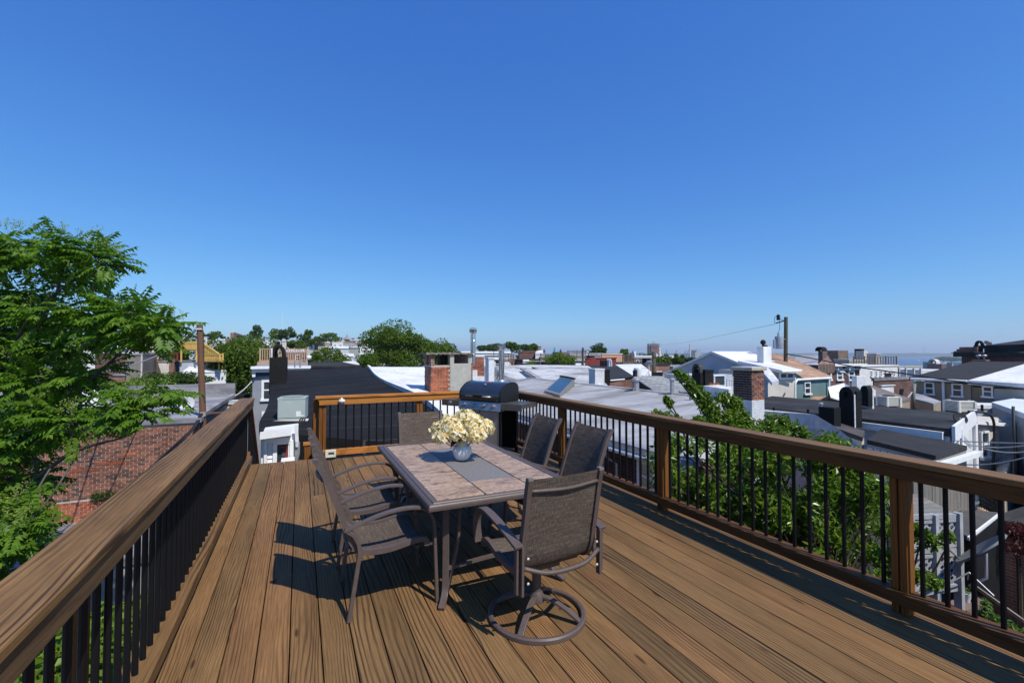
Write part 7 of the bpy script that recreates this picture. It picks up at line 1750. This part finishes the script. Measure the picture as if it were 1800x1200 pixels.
for i, (u, v, d, w, h) in enumerate(SKY_T):
    tree('dark round skyline tree, %s from the left along the horizon' % nth(i), u, v, d, w, h, 900 if d > 100 else 1500, max(.22, d * .0042), ['mid', 'dark'][i % 2], 60 + i, ground=-7, group='skyline trees', lumps=12)
for i, (u, v, d, w, h) in enumerate([(1590, 652, 110, 36, 10), (1605, 655, 90, 22, 8)]):
    tree('low bushy tree %s the pergola by the harbour' % ('left under' if i == 0 else 'right under'), u, v, d, w, h, 700, .4, 'light', 90 + i, ground=-26, group='harbour trees')
tag(tree('far wooded point across the harbour water right', 1672, 631.5, 1500, 40, 7, 900, 7, 'dark', 93, ground=-31, group=None, cat='wood', name='woods'), kind='stuff')

# ================= distant rows of houses =================
rgd = random.Random(23)
WALLS = [('white', M_whitewall, M_white), ('beige', M_beige, M_beige), ('red brick', M_brickfar, M_dark), ('dark brick', M_brickdark, M_white), ('grey', M_greywall, M_grayroof), ('sand', M_tan, M_silver), ('white', M_whitewash, M_silver)]
def row(u0, u1, d, vt, jit, where, nm_row, wm=5.2, gap=.0, zb=-12, hide=(), mats=None):
    u = u0; cnt = {}
    while u < u1:
        w = wm * rgd.uniform(.75, 1.5); p = pD(u, vt + rgd.uniform(-jit, jit), d * rgd.uniform(.96, 1.04))
        du = w * F_PX / d / .9
        nm, wl, rf = rgd.choice(mats or WALLS)
        if not any(a <= u <= b for a, b in hide):
            k = cnt.get(nm, 0); cnt[nm] = k + 1
            wins = fw((p.x, p.x + w, p.y, 0, 0, p.z), 2, .9, 1.4, 1.0) if d < 300 else ()
            r = house('%s house, %s of its colour from left, %s %s' % (nm, nth(k), nm_row, where), p.x, p.x + w, p.y, p.y + rgd.uniform(7, 11), max(zb, p.z - 14), p.z, wl, rf, wins, group='row houses ' + where, cornice=rgd.random() < .35, th=.3)
            if rgd.random() < .6:
                cxx = p.x + w * rgd.uniform(.1, .8); MB().box(cxx, cxx + .7, p.y + 1, p.y + 1.8, p.z + .01, p.z + rgd.uniform(.6, 1.5)).build('chimney', rgd.choice([M_brickfar, M_whitewash, M_tar]), r)
            if rgd.random() < .35:
                MB().box(p.x + w * .3, p.x + w * .6, p.y + 2.5, p.y + 4.5, p.z + .01, p.z + rgd.uniform(.5, 1.2)).build('stair_head', rgd.choice([M_greywall, M_browndeck, M_browndeck]), r)
        u += du + gap
BR_ = [('brown', M_browndeck, M_dark), ('red brick', M_brickfar, M_dark), ('dark brick', M_brickdark, M_grayroof), ('grey', M_greywall, M_grayroof), ('sand', M_tan, M_silver), ('white', M_whitewash, M_silver)]
H = 'on the left hillside'
row(150, 330, 78, 618, 5, H, 'front row', hide=((240, 256),)); row(165, 420, 105, 608, 4, H, 'second row'); row(140, 470, 140, 601, 3, H, 'third row'); row(150, 640, 185, 600, 3, H, 'fourth row'); row(120, 640, 250, 598, 2, H, 'top row')
Hc = 'beside the broad tree'
row(480, 640, 95, 614, 4, Hc, 'front row', hide=((540, 560),)); row(590, 680, 62, 623, 3, Hc, 'lowest row'); row(560, 660, 120, 606, 3, Hc, 'upper row')
Mi = 'beyond the white roofs'
row(810, 870, 60, 618, 3, Mi, 'short row'); row(850, 1000, 72, 630, 3, Mi, 'front row', mats=BR_); row(830, 1120, 110, 624, 2, Mi, 'middle row', mats=BR_); row(960, 1180, 150, 626, 2, Mi, 'back row', zb=-20, mats=BR_); row(1010, 1120, 58, 637, 3, Mi, 'near row', mats=BR_); row(1080, 1300, 230, 628, 2, Mi, 'farthest row', zb=-25, mats=BR_); row(1120, 1240, 80, 643, 4, Mi, 'right row', zb=-20, mats=BR_)
Rg = 'on the harbour slope'
row(1380, 1520, 60, 634, 3, Rg, 'upper row', zb=-24); row(1490, 1640, 75, 652, 3, Rg, 'middle row', zb=-30); row(1560, 1640, 150, 650, 2, Rg, 'lower row', zb=-32); row(1640, 1700, 420, 637, 1.5, Rg, 'waterside row', wm=8, zb=-34)
bxh('tall brown brick apartment block on the left skyline', cb(405, 411, 432, 583, 620, 190), M_brickfar, M_beige, zb=-5, wins=[], th=.4, name='apartment_block', cat='building')
mass('white house with stepped flat roofs left of the broad middle tree', [pD(577, 612, 80), pD(613, 612, 80), pD(612, 608, 95), pD(580, 608, 95)], -8, M_whitewall, M_white)
mass('low white roof at the foot of the broad middle tree', [pD(600, 640, 36), pD(632, 640, 36), pD(626, 634, 44), pD(604, 634, 44)], -9, M_whitewall, M_white)
mass('white shed roofed block above the low white roof', [pD(588, 626, 52), pD(622, 626, 52), pD(622, 621, 60), pD(590, 621, 60)], -9, M_whitewall, M_white)
# flagpole and pagoda
fp = pD(496.5, 602, 230); FLG = root('flagpole', 'tall white flagpole with a flag on the left skyline', 'flagpole', (fp.x, fp.y, fp.z - 6))
top = pD(496.5, 550, 230); MB().tube([fp - Vector((0, 0, 6)), top], .22, 8, r1=.12).build('pole', M_whitewall, FLG)
MB().lathe([(0, -.2), (.2, 0), (0, .2)], top, 8).build('finial', M_whitewall, FLG)
a = pD(496, 578, 230); m = MB()
for k in range(7):
    z0 = -k * .55; m = MB(); vs = [a + Vector((-x_ * .9, .25 * sin(x_ * 1.4), z0 - x_ * .25 + dz)) for x_ in range(6) for dz in (0, -.53)]
    m.add(vs, [(2 * i, 2 * i + 1, 2 * i + 3, 2 * i + 2) for i in range(5)]); m.build('flag_stripe', simple('flag_red', (.35, .03, .04), bmp=0) if k == 0 else bpy.data.materials['flag_red'] if k % 2 == 0 else M_whitewall, FLG)
m = MB(); vs = [a + Vector((-x_ * .9, .25 * sin(x_ * 1.4) - .05, -x_ * .25 + dz)) for x_ in range(3) for dz in (0, -2.1)]; m.add(vs, [(0, 1, 3, 2), (2, 3, 5, 4)]); m.build('flag_canton', simple('flag_navy', (.02, .03, .12), bmp=0), FLG)
pg = pD(610, 603, 260); PGD = root('pagoda', 'octagonal wooden pagoda tower on the left skyline', 'tower', (pg.x, pg.y, pg.z - 8)); k_ = 260 / F_PX
def oct_(r0, z0, r1, z1, nm, mt): MB().lathe([(r0 * k_, z0 * k_), (r1 * k_, z1 * k_)], pg, 8).build(nm, mt, PGD)
oct_(6.2, -25, 6.2, 1, 'lower_storey', M_browndeck); oct_(8.6, 1, 8.6, 2, 'gallery', M_tandeck); oct_(5.2, 2, 5.2, 7, 'upper_storey', M_browndeck); oct_(8.4, 6.6, 1.0, 12.5, 'roof', M_grayroof); oct_(1.0, 12, .2, 16, 'finial', M_grayroof)
# decks and small things in the middle distance
def terrace(label, u0, u1, v, d, h, mat, dep=3.0):
    a, b_ = pD(u0, v, d), pD(u1, v, d); b_ = Vector((b_.x, a.y, a.z)) if abs(a.y - b_.y) < 3 else b_; b_.z = a.z
    t = root('roof_terrace', label, 'terrace', tuple((a + b_) / 2)); bk = Vector((0, dep, 0))
    MB().prism([a, b_, b_ + bk, a + bk], dz=.22).build('deck_floor', mat, t)
    railing(t, [a, a.lerp(b_, .5), b_], h, mat, step=.16, bal=.06)
    for p in (a, b_): MB().box(p.x - .07, p.x + .07, p.y, p.y + .14, p.z - 3.2, p.z - .23).build('post', mat, t)
terrace('brown roof terrace with slatted railing just right of the shiny flue', 886, 906, 632.5, 52, .62, M_browndeck)
terrace('long brown roof terrace with railing in front of the low green tree', 950, 975, 631, 55, .60, M_browndeck)
terrace('dark roof terrace at the left of the short wooden pole', 998, 1040, 627, 60, .80, M_browndeck)
terrace('grey brown roof terrace right of the white and black vent box', 1095, 1122, 637.5, 45, .8, M_browndeck)
bxh('dark brown flat roofed block under a white tent shaped roof', cb(912, 913, 945, 616.5, 640, 80), M_brickdark, M_brickdark, th=.3)
mass('white tent shaped roof on the far terrace block', [pD(941, 620, 78), pD(957, 620, 78), pD(954, 615.5, 84), pD(943, 616, 84)], -9, M_whitewall, M_white, th=.3)
for u, v, hh, nm in ((956.5, 622, .8, 'closed navy'), (975, 622, 1.1, 'closed turquoise'), (985.5, 621.5, .75, 'closed dark blue')):
    q = pD(u, v, 74); t = root('parasol', nm + ' parasol on a distant roof terrace', 'parasol', tuple(q)); MB().tube([q, q + Vector((0, 0, hh))], .05, 6).build('pole', M_galv, t)
    MB().lathe([(.20, hh * .25), (.18, hh * .5), (.06, hh * 1.0), (0, hh * 1.03)], q, 8).build('canopy', simple('cloth_' + nm.replace(' ', '_'), (.05, .35, .40) if 'turq' in nm else (.03, .05, .12), bmp=0), t)
bxh('peach coloured long house with flat roof left of the brick tower', cb(1057, 1058, 1094, 621, 640, 66), simple('peach', (.55, .30, .20), (.46, .25, .17), .6, rough=.9), M_beige, th=.15)
bxh('slate grey roofed house beside the peach coloured one', cb(1034, 1035, 1058, 620, 640, 68), M_greywall, M_grayroof, th=.5)
bxh('dark red stained wall with a sloping stair by the vent box', cb(1030, 1031, 1083, 628.5, 645, 44), M_redwood, M_redwood, th=.1, name='stair_wall', cat='wall')
sr = root('red_stair', 'sloping dark red stair in front of the red stained wall', 'stair', tuple(pD(1035, 642, 43)))
for k in range(2): MB().bar(pD(1029 + 6 * k, 641.5, 42.5), pD(1042 + 4 * k, 629.5, 43), .12, .22).build('stringer', M_redwood, sr)
VB = root('vent_box', 'white and black triple barrel vent box on the black shingle ridge', 'vent', tuple(pD(1064, 641, 29)))
for k in range(3): q = pD(1056.5 + 4.3 * k, 641, 29); MB().lathe([(.075, -.1), (.075, .22), (.05, .30), (0, .32)], q, 12).build('barrel', M_tar, VB, smooth=True, auto=True)
q = pD(1070, 641, 29); vault(VB, q.x - .1, q.x + .12, q.y - .2, q.y + .15, q.z - .1, q.z + .38, M_whitewash, 'y', .06)
for lab, u, v0, v1, d, r in (('dark wooden pole with crossbars above the dark roof terrace', 1024.5, 611, 645, 56, .13), ('short greenish wooden pole behind the white dish', 1149, 618, 655, 32, .13)):
    a, b_ = pD(u, v1, d), pD(u, v0, d); t = root('utility_pole', lab, 'utility pole', (a.x, a.y, a.z - 5)); MB().tube([a - Vector((0, 0, 5)), b_], r, 10).build('pole', M_polegreen, t, smooth=True, auto=True)
    MB().bar(b_ + Vector((-.1, -.1, -.4)), b_ + Vector((.9, -.2, -.3)), .06, .06).build('crossarm', M_cable, t)
    for k in range(3): MB().tube([b_ + Vector((.1 + .3 * k, -.15, -.36)), b_ + Vector((.1 + .3 * k, -.15, -.1))], .04, 6).build('insulator', M_dish, t)
an = root('tv_antenna', 'thin television antenna above the brown roofs beside the flue', 'antenna', tuple(pD(868, 625, 40)))
MB().tube([pD(868, 628, 40), pD(868, 604, 40)], .025, 5).build('mast', M_cable, an); MB().bar(pD(863, 604.2, 40), pD(872, 605.6, 40), .03, .03).build('boom', M_cable, an)
for k in range(5): MB().bar(pD(863.5 + 2 * k, 604 + .3 * k, 40.3), pD(864.2 + 2 * k, 605.2 + .3 * k, 39.7), .02, .02).build('element', M_cable, an)
chb = cbox(938.5, 946, 951, 608, 618, 240); bxh('pink brick church tower top on the skyline right of the flue', chb, M_brickfar, M_brickfar, zb=-10, th=.5, name='church_tower', cat='tower')
# ================= skyline towards the harbour =================
M_hazebrick = brick_flat('tower_brick', (.20, .075, .07), (.24, .09, .08), (.3, .2, .18), scale=6)
M_greenroof = simple('green_copper', (.16, .30, .28), (.13, .25, .24), .2, rough=.7, bmp=0)
d = 900
xl, xr_ = pD(1141, 620, d), pD(1160, 620, d); yb_ = xl.y; ax = (xr_ - xl); ax.z = 0; ax.normalize(); nx = Vector((ax.y, -ax.x, 0)); s = d / F_PX
TWR = root('brick_tower', 'tall red brick office tower with a green pyramid roof on the skyline', 'tower', (xl.x, xl.y, -30))
def tb(u0, u1, v0, v1, dp0, dp1, nm, mt):
    c = pD((u0 + u1) / 2, v0, d); z0, z1 = pD(1150, v1, d).z, pD(1150, v0, d).z
    return MB().obox(Vector((c.x, c.y, (z0 + z1) / 2)) - nx * (dp0 + dp1) / 2 * s, ax, nx, (0, 0, 1), (u1 - u0) / 2 * s, (dp1 - dp0) / 2 * s, (z1 - z0) / 2).build(nm, mt, TWR)
tb(1144.5, 1156.5, 604.5, 650, 0, 14, 'wall', M_hazebrick); tb(1141.2, 1144.4, 608, 650, 2, 12, 'wing', M_hazebrick); tb(1156.6, 1160.2, 608, 650, 2, 12, 'wing', M_hazebrick)
tb(1141.2, 1144.4, 603.8, 607.9, 2, 12, 'wing_roof', M_greenroof); tb(1156.6, 1160.2, 603.8, 607.9, 2, 12, 'wing_roof', M_greenroof)
c = pD(1150.5, 604.3, d) - nx * 7 * s; MB().lathe([(8.4 * s, 0), (0, 5.2 * s)], c, 4).build('roof', M_greenroof, TWR)
for i in range(9): tb(1146, 1155, 609 + i * 2.1, 609.9 + i * 2.1, -.25, -.02, 'window_band', M_glass)
cs = pD(1159.5, 627, 520); k_ = 520 / F_PX; CS = root('church_steeple', 'cream church steeple with stacked lanterns beside the brick tower', 'steeple', (cs.x, cs.y, cs.z - 20))
MB().lathe([(3.6 * k_, -14 * k_), (3.6 * k_, 2 * k_), (2.4 * k_, 4 * k_), (2.4 * k_, 8 * k_), (1.5 * k_, 9 * k_), (1.5 * k_, 13 * k_), (.3 * k_, 17 * k_), (0, 18 * k_)], cs, 8).build('tower', simple('cream_paint', (.66, .58, .40), (.6, .53, .36), .3, bmp=0), CS)
MB().lathe([(2.6 * k_, 3.6 * k_), (2.6 * k_, 4.3 * k_)], cs, 8).build('belt', M_beige, CS)
q = pD(1158, 630, 525); MB().box(q.x - 9, q.x + 9, q.y, q.y + 16, -30, q.z + 2).build('nave', M_beige, CS)
for lab, u0, u1, v0, d_, w_, r_ in (('blue glass office slab on the skyline', 1111, 1125, 620, 700, simple('blue_glass_wall', (.10, .17, .26), (.07, .12, .19), .05, rough=.2, bmp=0), M_grayroof), ('smaller blue glass block beside the office slab', 1126, 1134, 620.3, 720, bpy.data.materials['blue_glass_wall'], M_dark), ('cream factory block before the blue glass offices', 1108, 1131, 625.5, 420, M_beige, M_white), ('long pale shed roof near the port', 1165, 1196, 624.8, 650, M_beige, M_white)):
    a, b_ = pD(u0, v0, d_), pD(u1, v0, d_); ww = (u1 - u0) * d_ / F_PX; house(lab, a.x, a.x + ww * .93, a.y, a.y + ww * .5, -34, a.z, w_, r_, fw((a.x, a.x + ww * .93, a.y, 0, 0, a.z), 6, ww * .1, 2, 2.0) if 'glass' in lab or 'cream' in lab else (), name='office_block', cat='building', th=.6)
st = pD(1213.3, 630, 600); SC = root('smokestack', 'slim pale brick smokestack before the port cranes', 'smokestack', (st.x, st.y, -30)); MB().lathe([(1.15, -30 - st.z), (.85, pD(1213, 605.5, 600).z - st.z)], st, 14).build('stack', M_beige, SC, smooth=True, auto=True); MB().lathe([(1.0, pD(1213, 605.5, 600).z - st.z), (1.1, pD(1213, 605, 600).z - st.z)], st, 14).build('rim', M_beige, SC)
GE = root('grain_elevator', 'grey stepped grain elevator beside the port cranes', 'silo', tuple(pD(1228, 625, 2100)))
for u0, u1, v0 in ((1222, 1226, 618.5), (1225, 1234.5, 615.2), (1231, 1236, 620)):
    a = pD(u0, v0, 2100); ww = (u1 - u0) * 2100 / F_PX; MB().box(a.x, a.x + ww, a.y + u0 - 1222, a.y + 30 + u0 - 1222, -32, a.z).build('block', M_greywall, GE)
M_crane = simple('crane_blue', (.10, .16, .26), bmp=0)
for i, u in enumerate((1170, 1187, 1203, 1208, 1213.5, 1218, 1222.5, 1227)):
    dd = 2400; a = pD(u, 626, dd); k_ = dd / F_PX; t = root('port_crane', 'blue gantry crane at the distant port, %s from the left' % nth(i), 'crane', (a.x, a.y, -30), group='port cranes')
    for sx in (0, 2.0):
        for sy in (0, 10): MB().bar((a.x + sx * k_, a.y + sy, -31), (a.x + sx * k_, a.y + sy, a.z + 5 * k_), 1.6, 1.6).build('leg', M_crane, t)
    MB().bar((a.x - .6 * k_, a.y, a.z + 5 * k_), (a.x + 3.5 * k_, a.y, a.z + 5 * k_), 2.2, 2.2).build('girder', M_crane, t); MB().bar((a.x + 2.0 * k_, a.y, a.z + 5 * k_), (a.x + (3.4 + .3 * (i % 3)) * k_, a.y, a.z + (13 - i % 3) * k_), 1.6, 1.6).build('boom', M_crane, t)
    MB().bar((a.x + 1 * k_, a.y, a.z + 5 * k_), (a.x + 1.6 * k_, a.y, a.z + 9.5 * k_), 1.3, 1.3).build('mast', M_crane, t)
ppd = 6500; k_ = ppd / F_PX
a = pD(1626, 622, ppd); PP = root('power_station', 'hazy power station with tall twin stacks across the water', 'power station', (a.x, a.y, -20))
for u, v0, w in ((1624.2, 608, 1.3), (1628.3, 614, 1.0), (1626.2, 609, .4)): q = pD(u, 622, ppd); MB().lathe([(w * .62 * k_, -40), (w * .45 * k_, (622 - v0) * k_)], q, 10).build('stack', M_whitewall, PP)
for u0, u1, v0 in ((1606, 1613, 619.5), (1613, 1622, 620.3), (1629, 1636, 620.5)): p = pD(u0, v0, ppd + 20); ax2 = (pD(u1, v0, ppd + 20) - p); MB().prism([p, p + ax2, p + ax2 + Vector((60, 60, 0)), p + Vector((60, 60, 0))], zb=-31).build('hall', M_greywall, PP)
for i in range(26):
    u = 1590 + i * 4.2 + rgd.uniform(-1, 1); v = rgd.uniform(623.6, 626.2); p = pD(u, v, 5900 + 200 * rgd.random()); w = rgd.uniform(1.2, 4) * 5900 / F_PX
    house('hazy pale shed, %s from the left on the far shore' % nth(i), p.x, p.x + w * .5, p.y, p.y + w * .9, -31, max(p.z, -27), M_whitewall, M_white, group='far shore sheds', name='shed', cat='shed', th=1)
tk = root('storage_tank', 'white domed storage tank at the far harbour edge', 'tank', tuple(pD(1509, 627, 1800))); MB().lathe([(5.2 * 2.24, -14), (5.2 * 2.24, 0), (4 * 2.24, 5), (2 * 2.24, 7.4), (0, 8)], pD(1509, 627, 1800), 20).build('shell', M_whitewall, tk, smooth=True)
bt = root('boat', 'tiny white boat far out on the harbour water', 'boat', tuple(Vector(pZ(1615, 633.5, -30)))); q = pZ(1615, 633.5, -30)
MB().prism([q + Vector((-6, 0, 1.2)), q + Vector((0, -1.8, 1.2)), q + Vector((7, -1.4, 1.2)), q + Vector((7, 1.4, 1.2)), q + Vector((0, 1.8, 1.2))], zb=-30.3).build('hull', M_whitewall, bt); MB().box(q.x, q.x + 4, q.y - 1, q.y + 1, q.z + 1.2, q.z + 3).build('cabin', M_whitewall, bt)

# neighbouring terraces that carry on past the right edge of the frame
for i, (x0, y0, n) in enumerate(((30, 6, 6), (44, 9, 6), (60, 12, 7), (20, -12, 3))):
    for j in range(n):
        w = rgd.uniform(4.6, 6); yy = y0 - j * 5.6; nm, wl, rf = WALLS[(i * 3 + j) % len(WALLS)]
        zt = -1.5 - x0 * .05 + rgd.uniform(-.6, .6)
        house('%s terrace house past the right edge, %s in the %s line' % (nm, nth(j), nth(i)), x0, x0 + 9, yy - w, yy, -26, zt, wl, rf, [('x', x0, yy - w * .75, yy - w * .55, zt - 2.6, zt - 1.0), ('x', x0, yy - w * .4, yy - w * .2, zt - 2.6, zt - 1.0)], group='terrace houses past the right edge', th=.25)

# ================= haze =================
HZ = bpy.data.materials.new('haze_air'); HZ.use_nodes = True; nt = HZ.node_tree
for n_ in list(nt.nodes):
    if n_.type != 'OUTPUT_MATERIAL': nt.nodes.remove(n_)
pvn = nt.nodes.new('ShaderNodeVolumePrincipled'); pvn.inputs['Color'].default_value = (0.80, 0.88, 1.0, 1); pvn.inputs['Density'].default_value = HAZE; pvn.inputs['Anisotropy'].default_value = 0.2
nt.links.new(pvn.outputs[0], nt.nodes['Material Output'].inputs['Volume'])
hz = MB().box(-10500, 10500, -10500, 10500, -46, 118).build('haze', HZ); tag(hz, kind='stuff')
